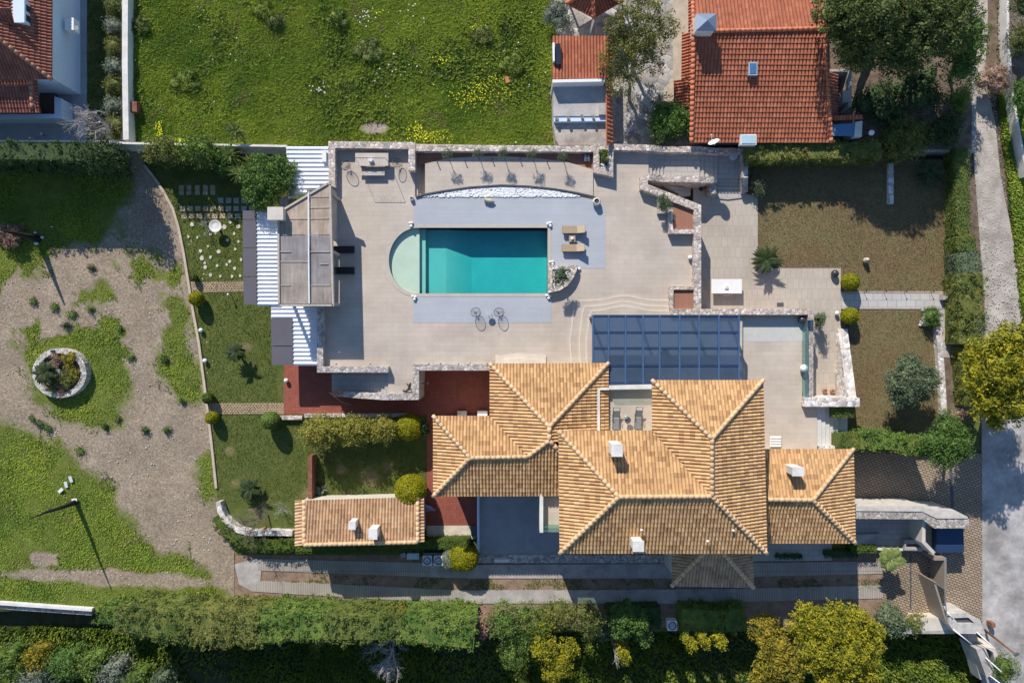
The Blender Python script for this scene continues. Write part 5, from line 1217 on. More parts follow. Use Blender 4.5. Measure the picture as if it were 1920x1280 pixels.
# north west
hedgeo('hedge', [(-400, 280), (-60, 282), (60, 283), (165, 284)], 1.7, 0, 5.2, L_DARK, 'dark hedge in the shade below the white neighbouring house', .2, 50, .3, 3)
bush('shrub', 203, 304, 0, 1.8, 6.4, L_DARK, 'dark bushy evergreen just below the bare pale tree', 6000, .2, k=7, ry=1.2)
bush('shrub', 312, 287, 0, 1.7, 4.2, L_HEDG2, 'loose green shrub at the west end of the thin white field wall', 3500, .18, k=6, ry=1.0)
bush('shrub', 380, 285, 0, 1.9, 4.2, L_HEDG3, 'rounded green shrub in front of the thin white field wall', 3800, .18, k=6, ry=1.1)
bush('shrub', 420, 300, 0, 1.5, 3.4, L_BROAD, 'dark green shrub left of the big glossy tree', 3500, .18, k=6, ry=1.3)
bare('bare_tree', P(212, 240, 1.5), 1.7, 1.1, 'leafless pale grey tree in the corner of the field walls', BARKG, 11, 4, nb=5, r=.11)
tree('broadleaf_tree', P(508, 345, .05), cluster(498, 335, 4.0, 1.6, 9, 1.05, 4, .9), L_BROAD, BARK, 'large glossy dark green tree beside the north corrugated roof', n=15000, leaf=.2, lump=.3, group=None)
for i, (x, y, z, l) in enumerate(((441, 246, 3.2, 'spiky yucca palm poking above the thin field wall'), (432, 292, 3.0, 'spiky yucca palm between the shrub and the glossy tree'), (472, 305, 3.9, 'spiky yucca palm leaning over the glossy tree'), (448, 326, 3.3, 'spiky yucca palm at the southwest edge of the glossy tree'))):
    c = P(x, y, z); rosette('yucca_palm', (c.x, c.y, 0), 46, 1.15, l, L_PALML, 'palm', .1, 'yuccas by the field wall', (-.3, 1.2), 5+i, z)
for i in range(7):
    y = 12+i*37; bush('shrub', 213+random.uniform(-5, 5), y, 1.53, .85, .9, (L_HEDG2, L_GREY)[i % 2], 'grey green shrub number %s from the top along the west field wall' % ('one', 'two', 'three', 'four', 'five', 'six', 'seven')[i], 900, .13, group='shrubs along the field wall', ry=.75)
rb = MB(); rb.box(P(247, 200, 2.3)-Vector((0, 0, .8)), .9, .9, .8); o = tag(rb.build('crate', RUST), 'rusty red crate by the south end of the field wall', 'crate')
for i, (x, y, r, l) in enumerate(((494, 18, .8, 'small dark bush high in the field on the left'), (515, 40, .6, 'dark two part bush in the upper left of the field'), (345, 152, 1.1, 'dark green bush in the west of the field'), (262, 48, .8, 'dark bush beside the field wall near the top'), (632, 35, .9, 'dark grey green bush in the upper middle of the field'), (690, 90, 1.2, 'greyish brown bush in the middle of the field'), (958, 120, 1.0, 'bright dark bush near the shed side of the field'), (905, 65, .9, 'dark green bush in the upper right of the field'))):
    bush('field_bush', x, y, 1.55, r*1.15, .5, (L_WEED, L_HEDGE)[i % 2], l, int(1300*r), .13, .4, k=6, group='bushes in the field')
tb = MB(); tb.box(P(951, 150, 1.8), .35, .55, .06, .3); tag(tb.build('roof_tile', TERRA), 'single orange tile lying in the field grass', 'tile')
# north east
tree('airy_tree', P(1185, 130, 1.5), cluster(1195, 52, 6.3, 2.6, 9, 1.0, 8, 1.0), L_PINEY, BARKG, 'tall airy tree with olive green tufts above the shed', n=9000, leaf=.2, lump=.35, core=False, trunk_r=.17)
tree('airy_tree', P(1180, 190, 1.5), cluster(1182, 108, 5.4, 2.4, 8, .95, 18, 1.0), L_PINEY, BARKG, 'lower airy tree with thin branches beside the red tiled shed', n=7000, leaf=.18, lump=.35, core=False, trunk_r=.13)
bush('flowering_shrub', 1045, 28, 1.5, 1.2, 2.6, L_WFLO and L_GREY, 'whitish flowering shrub at the field edge above the shed', 3200, .13, k=6, ry=1.7)
bush('shrub', 1252, 228, 1.5, 2.0, 2.4, L_BROAD, 'dense dark green shrub at the west corner of the orange roof', 6500, .17, k=9, ry=1.7)
PN = [(1560, 20, 8, 1.7), (1610, 15, 9, 2.0), (1660, 30, 9.5, 2.2), (1725, 20, 9, 2.2), (1785, 20, 8, 2.0), (1590, 65, 7.5, 1.8), (1640, 80, 8, 2.0), (1700, 75, 8.5, 2.2), (1755, 65, 7.5, 2.0), (1600, 105, 5.5, 1.4), (1680, 110, 6.0, 1.5)]
tree('pine_tree', P(1640, 90, 1.5), [tuple(P(a, b, z))+(r,) for a, b, z, r in PN[:1]+PN[1:3]+PN[5:7]+PN[9:10]], L_PINE, BARK, 'huge pine overhanging the orange roof on its east side', n=22000, leaf=.25, lump=.35, trunk_r=.3)
tree('pine_tree', P(1720, 80, 1.5), [tuple(P(a, b, z))+(r,) for a, b, z, r in PN[3:5]+PN[7:9]+PN[10:]], L_PINE, BARK, 'tall pine between the overhanging pine and the rubble lane', n=20000, leaf=.25, lump=.35, trunk_r=.3)
tree('lane_tree', P(1780, 150, 1.5), [tuple(P(a, b, z))+(r,) for a, b, z, r in ((1815, 95, 5.5, 1.3), (1800, 130, 5.0, 1.4), (1825, 60, 5.5, 1.2), (1790, 90, 4.6, 1.3))], L_BROAD, BARK, 'green tree leaning over the lane beside the pines', n=7000, leaf=.2, lump=.35)
bush('shrub', 1862, 150, .4, 1.5, 2.6, L_DRY, 'brownish twiggy shrub overhanging the lane', 2600, .13, k=6)
bush('shrub', 1775, 245, 1.5, 1.6, 2.0, L_DARK, 'dark shrub in the pine shade west of the lane', 2500, .18, k=5)
bush('shrub', 1795, 190, 1.5, 1.1, 2.6, L_HEDG3, 'yellowish green shrub where the pines end at the lane', 1800, .16, k=4)
bush('shrub', 1650, 190, 1.5, 2.2, 2.0, L_DARK, 'dark undergrowth bush in the deep pine shade', 2500, .2, k=6)
bush('shrub', 1720, 165, 1.5, 2.4, 2.4, L_DARK, 'second dark undergrowth bush below the tall pine', 2500, .2, k=6)
bare('bare_shrub', P(1725, 215, 1.5), .7, .9, 'small leafless twiggy shrub in the pine shade', BARKG, 5, 3, nb=4, r=.03)
bare('bare_shrub', P(1895, 40, .4), 1.0, .9, 'leafless grey shrub against the old wall across the lane', BARKG, 6, 3, nb=5, r=.04)
for i, (x, y, r) in enumerate(((1912, 78, 1.2), (1915, 185, 1.3), (1925, 10, 1.5))):
    tree('wayside_tree', P(x+2, y+3, .4), [tuple(P(x, y, 3.2))+(r,), tuple(P(x+14, y-12, 3.4))+(r,)], (L_PINE, L_BROAD, L_DARK)[i], BARK, 'small green tree beyond the lane wall, %s from the top' % ('second', 'lowest', 'first')[i], n=2600, leaf=.18, group='trees beyond the lane')
hedgeo('hedge', [(1402, 284), (1480, 282), (1560, 281), (1655, 281)], 1.75, .5, 2.7, L_HEDG2, 'long trimmed hedge with rusty leaves above the upper lawn', .17, 85, .2, 9)
bush('hedge_end', 1690, 262, .5, 2.2, 3.2, L_HEDG2, 'wide rounded hedge end with orange tinted leaves', 9000, .17, .2, k=9, cat='hedge', ry=1.9)
palm('sago_palm', P(1738, 330, .6), P(1745, 322, 1.6), 28, 1.5, 'dark palm in the shade at the end of the upper lawn', leafl=.34, tr=.2, wid=.1, droop=.55, up=.2)
palm('sago_palm', P(1432, 492, .6), P(1437, 487, 1.7), 30, 1.6, 'dark spiky palm at the edge of the patio and upper lawn', leafl=.34, tr=.22, wid=.11, droop=.5, up=.2)
bush('shrub', 1421, 352, .5, .8, 1.6, L_OLIVE, 'greyish shrub beside the lowest stone stairs', 2000, .12, k=4)
hedgeo('hedge', [(1805, 275), (1807, 360), (1808, 440)], 1.5, .45, 1.9, L_HEDGE, 'narrow clipped hedge between the upper lawn and the lane', .13, 110, .06, 4)
hedgeo('hedge', [(1811, 441), (1814, 470)], 1.95, .45, 2.1, L_HEDGE, 'olive brown clipped hedge block beside the lane', .13, 110, .06, 5)
hedgeo('hedge', [(1815, 471), (1821, 511)], 2.35, .45, 2.1, L_OLIVE, 'silvery green hedge block beside the lane', .13, 110, .08, 6)
hedgeo('hedge', [(1821, 512), (1822, 570), (1822, 645)], [2.7, 2.5, 2.3], .45, 2.3, L_HEDG2, 'yellow tinged wide hedge block opposite the garden path', .15, 100, .12, 7)
YL = [(1835, 668, 4.2, 1.3), (1872, 650, 4.6, 1.3), (1905, 640, 4.2, 1.4), (1830, 710, 4.4, 1.2), (1870, 700, 5.0, 1.6), (1912, 690, 4.8, 1.5), (1845, 752, 4.2, 1.2), (1885, 745, 4.6, 1.4), (1868, 785, 3.4, .9), (1925, 730, 4.2, 1.3), (1910, 775, 3.0, .8)]
tree('golden_tree', P(1845, 700, .3), [tuple(P(a, b, z+2.6))+((r*.95, r*.95, r*.8),) for a, b, z, r in YL], L_YEL, BARK, 'big golden yellow conifer beside the street on the east', n=17000, leaf=.28, lump=.4, trunk_r=.25)
hedgeo('hedge', [(1815, 650), (1818, 700), (1822, 762)], 1.3, .4, 1.8, L_HEDG2, 'hedge strip at the foot of the golden conifer', .15, 90, .15, 12)
bush('shrub', 1822, 610, .4, 1.4, 2.6, L_OLIVE, 'grey green shrub above the golden conifer', 2400, .14, k=5)
tree('olive_tree', P(1692, 745, .6), cluster(1703, 716, 3.6, 1.75, 9, 1.05, 12, .9), L_OLIVE, BARK, 'round grey green olive tree on the small lawn', n=17000, leaf=.17, lump=.3, trunk_r=.2)
tree('laurel_tree', P(1770, 845, .4), cluster(1778, 826, 5.0, 1.7, 9, 1.0, 13, .8, .85), L_BROAD, BARK, 'glossy leafy tree above the paved forecourt', n=13000, leaf=.19, lump=.32)
bush('shrub', 1790, 785, .5, .9, 1.8, L_DRY, 'brown dry shrub between the stepped path and the glossy tree', 1600, .12, k=4)
hedgeo('hedge', [(1576, 829), (1614, 829)], 1.55, .5, 3.6, L_HEDGE, 'clipped grey green west end of the forecourt hedge', .12, 110, .05, 14)
hedgeo('hedge', [(1616, 829), (1660, 829), (1712, 834), (1748, 842)], 1.6, .5, 3.9, L_HEDG3, 'bright leafy hedge between small lawn and paved forecourt', .16, 100, .2, 15)
hedgeo('clipped_hedge', [(1563, 768), (1604, 768)], 1.5, 1.8, 1.6, L_HEDGE, 'square clipped hedge block at the head of the east steps', .11, 130, .04, 16)
bush('potted_shrub', 1533, 600, .7, .7, 2.3, L_OLIVE, 'small olive shrub below the east terrace wall', 1500, .11, k=4)
# topiaries
topiary(1595, 529, .6, .80, 1.7, 'golden clipped bush north of the garden path')
topiary(1594, 592, .6, .78, 1.7, 'golden clipped bush south of the garden path')
topiary(364, 520, .05, .33, .9, 'smallest clipped ball beside the upper garden walk', L_TOPD)
topiary(368, 560, .05, .65, 1.6, 'golden clipped ball on the kerb below the upper garden walk')
topiary(390, 746, .05, .52, 1.3, 'dark clipped ball on the kerb above the lower garden walk', L_TOPD)
topiary(397, 783, .05, .58, 1.5, 'golden clipped ball on the kerb below the lower garden walk')
topiary(507, 788, .05, .85, 2.2, 'tall clipped ball at the west end of the low stone wall', L_HEDG3, ry=.8)
topiary(767, 801, .05, 1.18, 2.8, 'large golden clipped ball at the east end of the bamboo hedge', sq=.92)
topiary(770, 919, .05, 1.42, 3.6, 'largest golden clipped ball beside the guest house roof', sq=.92)
topiary(867, 1045, .05, 1.45, 2.5, 'wide golden clipped dome beside the air conditioning units', sq=.85, ry=1.15)
topiary(846, 1047, .05, .85, 2.2, 'pale green clipped bush merging with the golden dome', L_GREY, ry=1.1)
# west garden
for i, (x, r, s_) in enumerate(((605, 1.9, 1), (668, 1.5, 2), (722, 1.2, 3))):
    bush('bamboo_hedge', x, 808-i*2, .05, r, 4.3-i*.3, L_BAMB, ('widest yellow green bamboo clump at the west end of its row', 'middle yellow green bamboo clump of its row', 'smallest yellow green bamboo clump next to the golden ball')[i], int(3800*r), .16, .3, 'bamboo', 'bamboo clumps in a row', ry=1.25 if i < 1 else 1.0, k=9)
bush('shrub', 798, 800, .05, .6, 2.0, L_DARK, 'dark shrub squeezed between the golden ball and the villa', 1200, .14, k=3)
palm('sago_palm', P(452, 668, .05), P(441, 660, 1.5), 22, 1.15, 'small dark palm with a slim trunk on the west lawn', leafl=.26, tr=.1, wid=.1, droop=.6, up=.15)
palm('sago_palm', P(478, 924, .05), P(468, 918, 1.0), 26, 1.3, 'dark palm beside the heap of bare branches', leafl=.28, tr=.14, wid=.1, droop=.5, up=.2)
rosette('agave', P(603, 918, .1), 34, .8, 'grey green agave at the foot of the brown fence', L_AGAVE, w=.12)
bare('bare_shrub', P(503, 965, .05), 1.55, 1.3, 'heap of bare grey branches inside the curved wall', BARK, 21, 4, nb=5, r=.085)
bare('bare_shrub', P(532, 960, .05), .95, 1.0, 'smaller bare bush between the branch heap and guest house', BARKG, 23, 3, nb=5, r=.035)
bare('bare_shrub', P(394, 432, .05), .75, 1.1, 'thin leafless shrub beside the white birdbath', BARKG, 25, 3, nb=5, r=.03)
bare('bare_shrub', P(470, 1000, .05), .6, 1.0, 'dry leafless creeper draped over the curved wall', L_DRY, 27, 3, nb=5, r=.03)
hedgeo('hedge', [(404, 968), (414, 990), (436, 1009), (470, 1022), (520, 1024), (552, 1020)], 1.15, .0, [1.0, 1.1, 1.2, 1.3, 1.4, 1.4], L_TOPD, 'curved dark green hedge wrapping the white capped wall', .13, 110, .12, 17)
hedgeo('hedge', [(553, 1029), (700, 1026), (880, 1019)], .95, .0, 1.9, L_TOPD, 'long low clipped hedge south of the guest house', .12, 120, .08, 18)
hedgeo('hedge', [(1600, 1029), (1645, 1029)], .8, .0, 1.3, L_TOPD, 'short dark clipped hedge beside the villa east corner', .12, 110, .06, 19)
hedgeo('hedge', [(1548, 1038), (1612, 1040)], .8, .0, .8, L_DARK, 'dark low hedge in the villa shade near the east corner', .12, 110, .06, 20)
hedgeo('hedge', [(1456, 1044), (1506, 1044)], .6, .0, .7, L_DARK, 'small black looking hedge below the east wing roof', .12, 110, .06, 20)
palm('fan_palm', P(1664, 1060, .1), P(1672, 1048, 2.5), 26, 1.3, 'fan palm beside the paved gateway', L_PALML, leafl=.5, tr=.2, wid=.13, droop=.6, up=.2, trunkm=BARK)
# long southern hedge in distinct clumps
SEG = [([(184, 1152), (216, 1158)], 1.8, 1.6, L_HEDG3, 'loose pale green west end of the long southern hedge'),
       ([(214, 1164), (290, 1172), (354, 1180)], [1.9, 2.7, 2.9], 3.6, L_HEDGE, 'olive green first length of the long southern hedge'),
       ([(355, 1180), (420, 1182), (488, 1182)], [3.0, 2.9, 2.7], 3.7, L_HEDG2, 'second length of the southern hedge with yellowish patches'),
       ([(489, 1181), (560, 1178), (604, 1180)], [2.7, 2.3, 2.2], 3.7, L_HEDG3, 'fresh green third length of the long southern hedge'),
       ([(604, 1180), (680, 1180), (752, 1181)], [2.2, 2.2, 2.1], 3.7, L_HEDGE, 'fourth length of the long southern hedge before the dead branches'),
       ([(752, 1181), (820, 1187), (890, 1193)], [2.1, 2.5, 2.6], 3.8, L_HEDG3, 'bright green last clipped length of the southern hedge')]
for i, (p, w_, h_, m_, l_) in enumerate(SEG): hedgeo('hedge', p, w_, -1.5, h_+2.2, m_, l_, .17, 120, .38, 30+i, group='lengths of the southern hedge')
bush('shrub', 600, 1180, -.1, 1.2, 3.2, L_PINEY, 'drooping brownish shrub breaking the southern hedge', 2600, .17, k=5, ry=1.5)
bush('shrub', 744, 1152, -.1, .9, 3.6, L_YEL2, 'yellow shrub wedged in the southern hedge above the dead branches', 1800, .16, k=4, ry=1.0)
bush('shrub', 907, 1168, -.1, .9, 3.6, L_DRY, 'dry brown shrub right after the clipped southern hedge', 1800, .15, k=4, ry=1.3)
tree('garden_tree', P(940, 1150, -.1), [tuple(P(a, b, z))+(r,) for a, b, z, r in ((945, 1160, 4, 1.4), (975, 1190, 3.6, 1.2), (960, 1225, 3.0, 1.2), (985, 1150, 3.6, 1.0), (1010, 1175, 3.5, 1.0))], L_HEDG3, BARK, 'leafy green tree south of the driveway below the shaded court', n=7500, leaf=.19)
tree('golden_shrub', P(1040, 1190, -.1), [tuple(P(a, b, z))+(r,) for a, b, z, r in ((1020, 1210, 3.8, 1.1), (1050, 1240, 3.6, 1.1), (1035, 1262, 3.2, .8), (1065, 1215, 3.4, .9), (1015, 1180, 3.6, .8))], L_YEL, BARK, 'bright golden shrub hanging south of the green tree', n=5500, leaf=.2, lump=.4)
tree('garden_tree', P(1085, 1150, -.1), [tuple(P(a, b, z))+(r,) for a, b, z, r in ((1060, 1150, 3.6, 1.0), (1095, 1150, 3.8, 1.1), (1105, 1180, 3.4, .9), (1118, 1155, 3.4, .7))], L_HEDG2, BARK, 'speckled green tree right of the golden shrub', n=4500, leaf=.18)
tree('garden_tree', P(1160, 1160, -.1), [tuple(P(a, b, z))+(r,) for a, b, z, r in ((1170, 1150, 3.0, 1.2), (1195, 1160, 3.0, 1.0), (1165, 1180, 2.8, .8), (1205, 1195, 2.6, .7))], L_BROAD, BARK, 'dark leafy tree in the villa shadow south of the driveway', n=5000, leaf=.19)
bush('golden_shrub', 1168, 1218, -.1, .7, 3.8, L_YEL, 'small golden shrub below the dark leafy tree', 1300, .18, k=3)
hedgeo('hedge', [(1140, 1160), (1240, 1158)], 2.0, -.1, 2.0, L_DARK, 'dark hedge length between the dark leafy tree and the lone unit', .18, 70, .3, 42)
bush('shrub', 1035, 1148, -.1, 1.6, 3.2, L_HEDG2, 'olive green bush behind the golden shrub by the driveway', 3600, .17, k=6, ry=1.1)
bush('shrub', 1128, 1172, -.1, 1.2, 2.6, L_OLIVE, 'brownish olive bush between the speckled and dark leafy trees', 2400, .15, k=5, ry=1.3)
hedgeo('hedge', [(1280, 1163), (1360, 1166), (1400, 1160)], 2.2, -.1, 2.5, L_HEDG3, 'dark hedge length in the villa shadow south of the driveway', .19, 70, .3, 41)
for i, (x, y, l) in enumerate(((1290, 1195, 'golden leafy shrub left of its twin below the shaded hedge'), (1315, 1192, 'golden leafy shrub second from the left below the shaded hedge'), (1345, 1193, 'small golden sprig third from the left below the shaded hedge'))):
    bush('golden_shrub', x, y, -.1, .65, 4.3, L_YEL, l, 1000, .18, k=3, group='golden shrubs below the hedge')
CN = [(1430, 1180, 3.6, 1.2), (1455, 1215, 4.2, 1.4), (1445, 1250, 4.2, 1.3), (1480, 1245, 4.2, 1.3), (1430, 1270, 3.8, 1.0)]
tree('golden_conifer', P(1450, 1200, -.1), [tuple(P(a, b, z))+((r, r, r*.75),) for a, b, z, r in CN], L_YEL2, BARK, 'orange tinted golden conifer left of the larger one', n=11000, leaf=.24, lump=.35, trunk_r=.2)
CN = [(1510, 1165, 4.4, 1.5), (1555, 1170, 5.0, 1.8), (1600, 1175, 4.6, 1.6), (1530, 1215, 5.0, 1.8), (1585, 1220, 5.2, 1.9), (1625, 1210, 4.4, 1.3), (1560, 1255, 4.8, 1.6), (1610, 1250, 4.2, 1.3), (1635, 1185, 4.0, .9)]
tree('golden_conifer', P(1550, 1180, -.1), [tuple(P(a, b, z))+((r, r, r*.7),) for a, b, z, r in CN], L_YEL, BARK, 'largest golden conifer at the bottom beside the dark garden', n=24000, leaf=.24, lump=.32, trunk_r=.3)
bush('shrub', 1668, 1162, .0, 1.5, 2.2, L_OLIVE, 'dark green shrub with pale leaves beside the golden conifer', 4200, .15, k=7, ry=1.3)
bush('shrub', 1712, 1168, .0, 1.05, 1.8, L_HEDG2, 'brownish green shrub on the cream platform', 2000, .14, k=5)
tree('street_tree', P(1875, 1230, .1), [tuple(P(1885, 1245, 2.4))+(1.0,), tuple(P(1878, 1262, 2.2))+(.8,)], L_HEDG3, BARK, 'small green tree beside the street at the bottom right', n=2600, leaf=.15)
bare('dead_tree', P(742, 1178, -.1), 1.7, .9, 'large dead grey tree hanging south of the hedge', BARKG, 31, 4, lean=(.25, -1.1), nb=5, r=.11)
bare('dead_tree', P(1145, 1190, -.1), 1.2, .5, 'small dead grey branch south of the speckled tree', BARKG, 33, 3, lean=(.2, -1.0), nb=5, r=.05)
bare('dead_tree', P(625, 1172, 2.4), .6, .5, 'small dead grey twig on top of the southern hedge', BARKG, 34, 3, lean=(-.2, -.8), nb=4, r=.03)
for i, (x, y, r, m_, l_) in enumerate(((20, 1235, 2.0, L_HEDG3, 'light green bush in the bottom left corner'), (75, 1225, 1.3, L_YEL2, 'yellow flecked bush in the bottom left thicket'), (130, 1238, 1.8, L_BROAD, 'rich green bush of the bottom left thicket'), (180, 1240, 1.6, L_HEDG3, 'fourth bush from the left in the bottom left thicket'), (75, 1272, 1.8, L_GREY, 'greyish bush on the bottom edge of the thicket'), (220, 1255, 1.6, L_GREY, 'grey green bush at the right of the thicket'), (265, 1265, 1.2, L_HEDG3, 'small green bush ending the bottom left thicket'), (310, 1268, 1.0, L_OLIVE, 'pale speckled bush right of the thicket'))):
    bush('thicket_bush', x, y, -1.5, r, 3.6, m_, l_, int(2200*r), .16, .3, k=6, group='bushes of the bottom left thicket')
WC = ['weed clump furthest left on the upper gravel', 'weed clump left of the end of the dead trunk shadow', 'lower of three weed clumps near the trunk shadow tip', 'weed clump just right of the trunk shadow tip', 'weed clump in the gravel between trunk shadow and grass island', 'weed clump highest up on the gravel yard',
      'weed clump between the round planter and the kerb', 'first of three weed clumps in a row below the round planter', 'second of three weed clumps in a row below the round planter', 'third of three weed clumps in a row below the round planter', 'weed clump at the southeast edge of the planter grass island', 'weed clump at the south tip of the planter grass island',
      'weed clump at the gravel edge near the lower dark clipped ball', 'weed clump where the south west grass meets the track', 'left of two lone weed clumps on the wide gravel', 'right of two lone weed clumps on the wide gravel', 'upper weed clump east of the round planter', 'weed clump at the edge of the grass strip by the kerb']
for i, (x, y) in enumerate(((62, 565), (103, 575), (125, 610), (135, 590), (170, 580), (172, 502), (224, 615), (60, 783), (75, 795), (90, 802), (220, 785), (198, 800), (340, 752), (150, 845), (272, 806), (312, 806), (245, 668), (310, 675))):
    bush('weed_clump', x, y, .03, random.uniform(.28, .5), .35, (L_BROAD, L_HEDG3, L_DARK)[i % 3], WC[i], 260, .1, .3, group='weed clumps on the gravel')
# dry crowned tree on the west
t = thing('dead_tree', P(72, 448, .03), 'tall dark tapering dead trunk beside the dry brown bush', 'tree')
X0 = P(72, 448, 0)
m = MB(); m.tube([X0, X0+Vector((.05, 0, 1.5)), X0+Vector((0, .05, 3.0)), X0+Vector((.05, .05, 4.5))], [.36, .26, .17, .07], 9); m.build('trunk', DARKB, t, True)
bush('dry_bush', 21, 441, .02, 1.2, 1.3, L_DRY, 'dry brown bush at the left edge beside the dead trunk', 3200, .16, .3, k=5)
for i, (x, y, r, l) in enumerate(((66, 436, .22, 'upper pale stone at the foot of the dry tree'), (79, 445, .24, 'right pale stone at the foot of the dry tree'), (68, 456, .32, 'largest pale stone at the foot of the dry tree'), (97, 425, .12, 'tiny pale stone in the shaded grass'))):
    m = MB(); m.ball(P(x, y, .15), r*.7, r*.5, .14, 7, 5); tag(m.build('pale_stone', WHITE), l, 'stone', 'stones by the dry tree')
t = thing('dead_stalk', P(139, 935, .03), 'thin dark dead trunk casting a long shadow on the south west grass', 'tree')
m = MB(); X0 = P(144, 940, 0); m.tube([X0, X0+Vector((.04, 0, 2)), X0+Vector((-.05, .05, 4)), X0+Vector((.03, 0, 6.0))], [.26, .19, .12, .05], 8)
m.build('trunk', DARKB, t, True)
for i, (x, y, a, l) in enumerate(((133, 898, .2, 'uppermost white plank by the dead trunk'), (124, 908, .1, 'second white plank by the dead trunk'), (114, 919, -.9, 'third white plank by the dead trunk'), (140, 937, -1.4, 'bluish white board at the base of the dead trunk'))):
    m = MB(); m.box(P(x, y, .25), .28, .55, .05, a, .2); tag(m.build('white_plank', WHITE), l, 'plank', 'planks round the dead trunk')
# round stone planter
pl = thing('round_planter', P(113, 702, .03), 'big round stone planter with plants on the gravel yard', 'planter')
c = P(111, 699, .85); m = MB(); k = 48
o_ = [Vector((c.x+2.45*math.cos(2*math.pi*i/k), c.y+2.25*math.sin(2*math.pi*i/k), .85)) for i in range(k)]
i_ = [Vector((c.x+1.95*math.cos(2*math.pi*i/k), c.y+1.77*math.sin(2*math.pi*i/k), .85)) for i in range(k)]
m.prism(o_, -.05, None, [i_]); m.build('wall', stone_wall('pale_planter_stone', (.52, .50, .46), 4.2), pl)
m = MB(); m.prism([Vector((p.x, p.y, .6)) for p in i_], .0); m.build('soil', SOIL, pl)
palm('sago_palm', P(84, 699, .6), P(82, 699, 1.7), 44, 1.25, 'dense dark palm in the round stone planter', leafl=.3, tr=.3, wid=.1, droop=.6, up=.15)
bush('planter_shrub', 128, 675, .6, .85, .7, L_YEL2, 'yellowish shrub in the north of the round planter', 1200, .11, .35, k=4)
bush('planter_shrub', 126, 712, .6, 1.0, .6, L_HEDG2, 'green shrub in the middle of the round planter', 1500, .11, .35, k=5)
bush('planter_shrub', 112, 728, .6, .8, .5, L_DRY, 'brown dry shrub in the south of the round planter', 900, .1, .3, k=4)
bush('planter_shrub', 105, 672, .6, .6, .6, L_DRY, 'brownish shrub at the north rim of the round planter', 700, .1, .3, k=3)
bush('planter_shrub', 141, 698, .6, .65, .6, L_YEL2, 'ochre shrub at the east rim of the round planter', 800, .1, .3, k=3)
bush('planter_shrub', 100, 722, .6, .6, .5, L_YEL2, 'olive brown shrub at the southwest rim of the round planter', 700, .1, .3, k=3)
m = MB(); m.ball(P(110, 698, 1.0), .2, .3, .2, 8, 6); tag(m.build('pale_stone', STONE_W), 'pale rounded stone in the middle of the round planter', 'stone')
m = MB(); m.box(P(99.5, 658, .86), .35, .2, .12); tag(m.build('name_plate', NAVY), 'small blue plate on the rim of the round planter', 'plate')
# ------------------------------------------------------------------ furniture and small things
Z3 = 3.0
# stepping stones
SL = brick('stepping_slab', (.46, .36, .24), (.55, .44, .30), (.4, .32, .22), 9, 9, .0, stain=.5, var=.35)
SLD = mottle('grey_stepping_slab', (.40, .38, .34), .15, 1.5)
st_id = 0
def slab(x, y, w, h, m, lab):
    q = MB(); c = P(x, y, .1); q.box((c.x, c.y, .02), w/20.6, h/20.6, .075, random.uniform(-.04, .04)); return tag(q.build('stepping_stone', m), lab, 'stepping stone', 'square stepping stones in the west garden')
L1 = 'square sandstone stepping slab set in grass, one of the grid west of the glossy tree'
NTH = ('westernmost', 'second', 'third', 'fourth', 'fifth', 'sixth', 'seventh', 'eighth', 'ninth', 'easternmost')
for i, x in enumerate((340, 354, 370, 385, 399)):
    for y, rw in ((351.5, 'upper'), (361, 'lower')): slab(x, y, 9, 9, SL, 'sandy slab, %s from west, %s half of northern double stepping row' % (NTH[i], rw))
for x in range(5): slab(414+x*14.5, 376, 10, 10, SLD, 'grey slab, %s from west in the short row by the glossy tree' % NTH[x])
for x in range(10):
    slab(342+x*14.4, 391, 10, 9.5, SL if x < 6 else SLD, 'slab, %s from the west in the upper long row of stepping stones' % NTH[x])
    slab(345+x*14.4, 405, 10, 9.5, SL if x < 6 else SLD, 'slab, %s from the west in the lowest long row of stepping stones' % NTH[x])
def irr_label(x, y):
    row = sorted([q for q in irr if abs((q[1]-415)//18-(y-415)//18) < .5]); k = row.index((x, y)); n = int((y-415)//18)+1
    return 'irregular pale stone south of the slab rows, %s from west in %s band' % (('first', 'second', 'third', 'fourth', 'fifth', 'sixth', 'seventh', 'eighth')[k], ('top', 'second', 'third', 'fourth', 'fifth', 'bottom')[max(0, min(5, n-1))])
irr = [(360, 421), (402, 422), (432, 417), (421, 425), (447, 425), (439, 438), (370, 445), (395, 439), (404, 437), (427, 450), (447, 453), (390, 462), (353, 444), (376, 470), (410, 472), (441, 467), (379, 484), (395, 482), (384, 493), (385, 501), (407, 498), (425, 496), (431, 490), (452, 487), (395, 515), (413, 518), (435, 518), (450, 517), (440, 503)]
for i_, (x, y) in enumerate(irr):
    q = MB(); c = P(x, y, .1); k = random.choice((5, 6)); r = random.uniform(.11, .2); a0_ = random.uniform(0, 6)
    q.prism([Vector((c.x+r*random.uniform(.7, 1.2)*math.cos(a0_+6.28*i/k), c.y+r*1.2*random.uniform(.7, 1.2)*math.sin(a0_+6.28*i/k), .12)) for i in range(k)], .02)
    tag(q.build('stepping_stone', mottle('pale_flagstone', (.60, .54, .44), .12, 3) if x == 360 else bpy.data.materials['pale_flagstone']), irr_label(x, y), 'stepping stone', 'irregular stones round the birdbath')
bb_ = thing('birdbath', P(404, 428, .05), 'round white stone birdbath on the west lawn', 'birdbath')
c = P(404, 424, .9); q = MB(); q.lathe((c.x, c.y, .05), [(.25, 0), (.1, .1), (.09, .7), (.12, .75)], 14); q.build('column', WHITE_C, bb_)
q = MB(); q.lathe((c.x, c.y, .8), [(.12, 0), (.5, .08), (.56, .18), (.5, .18), (.3, .1)], 20); q.build('bowl', WHITE_C, bb_)
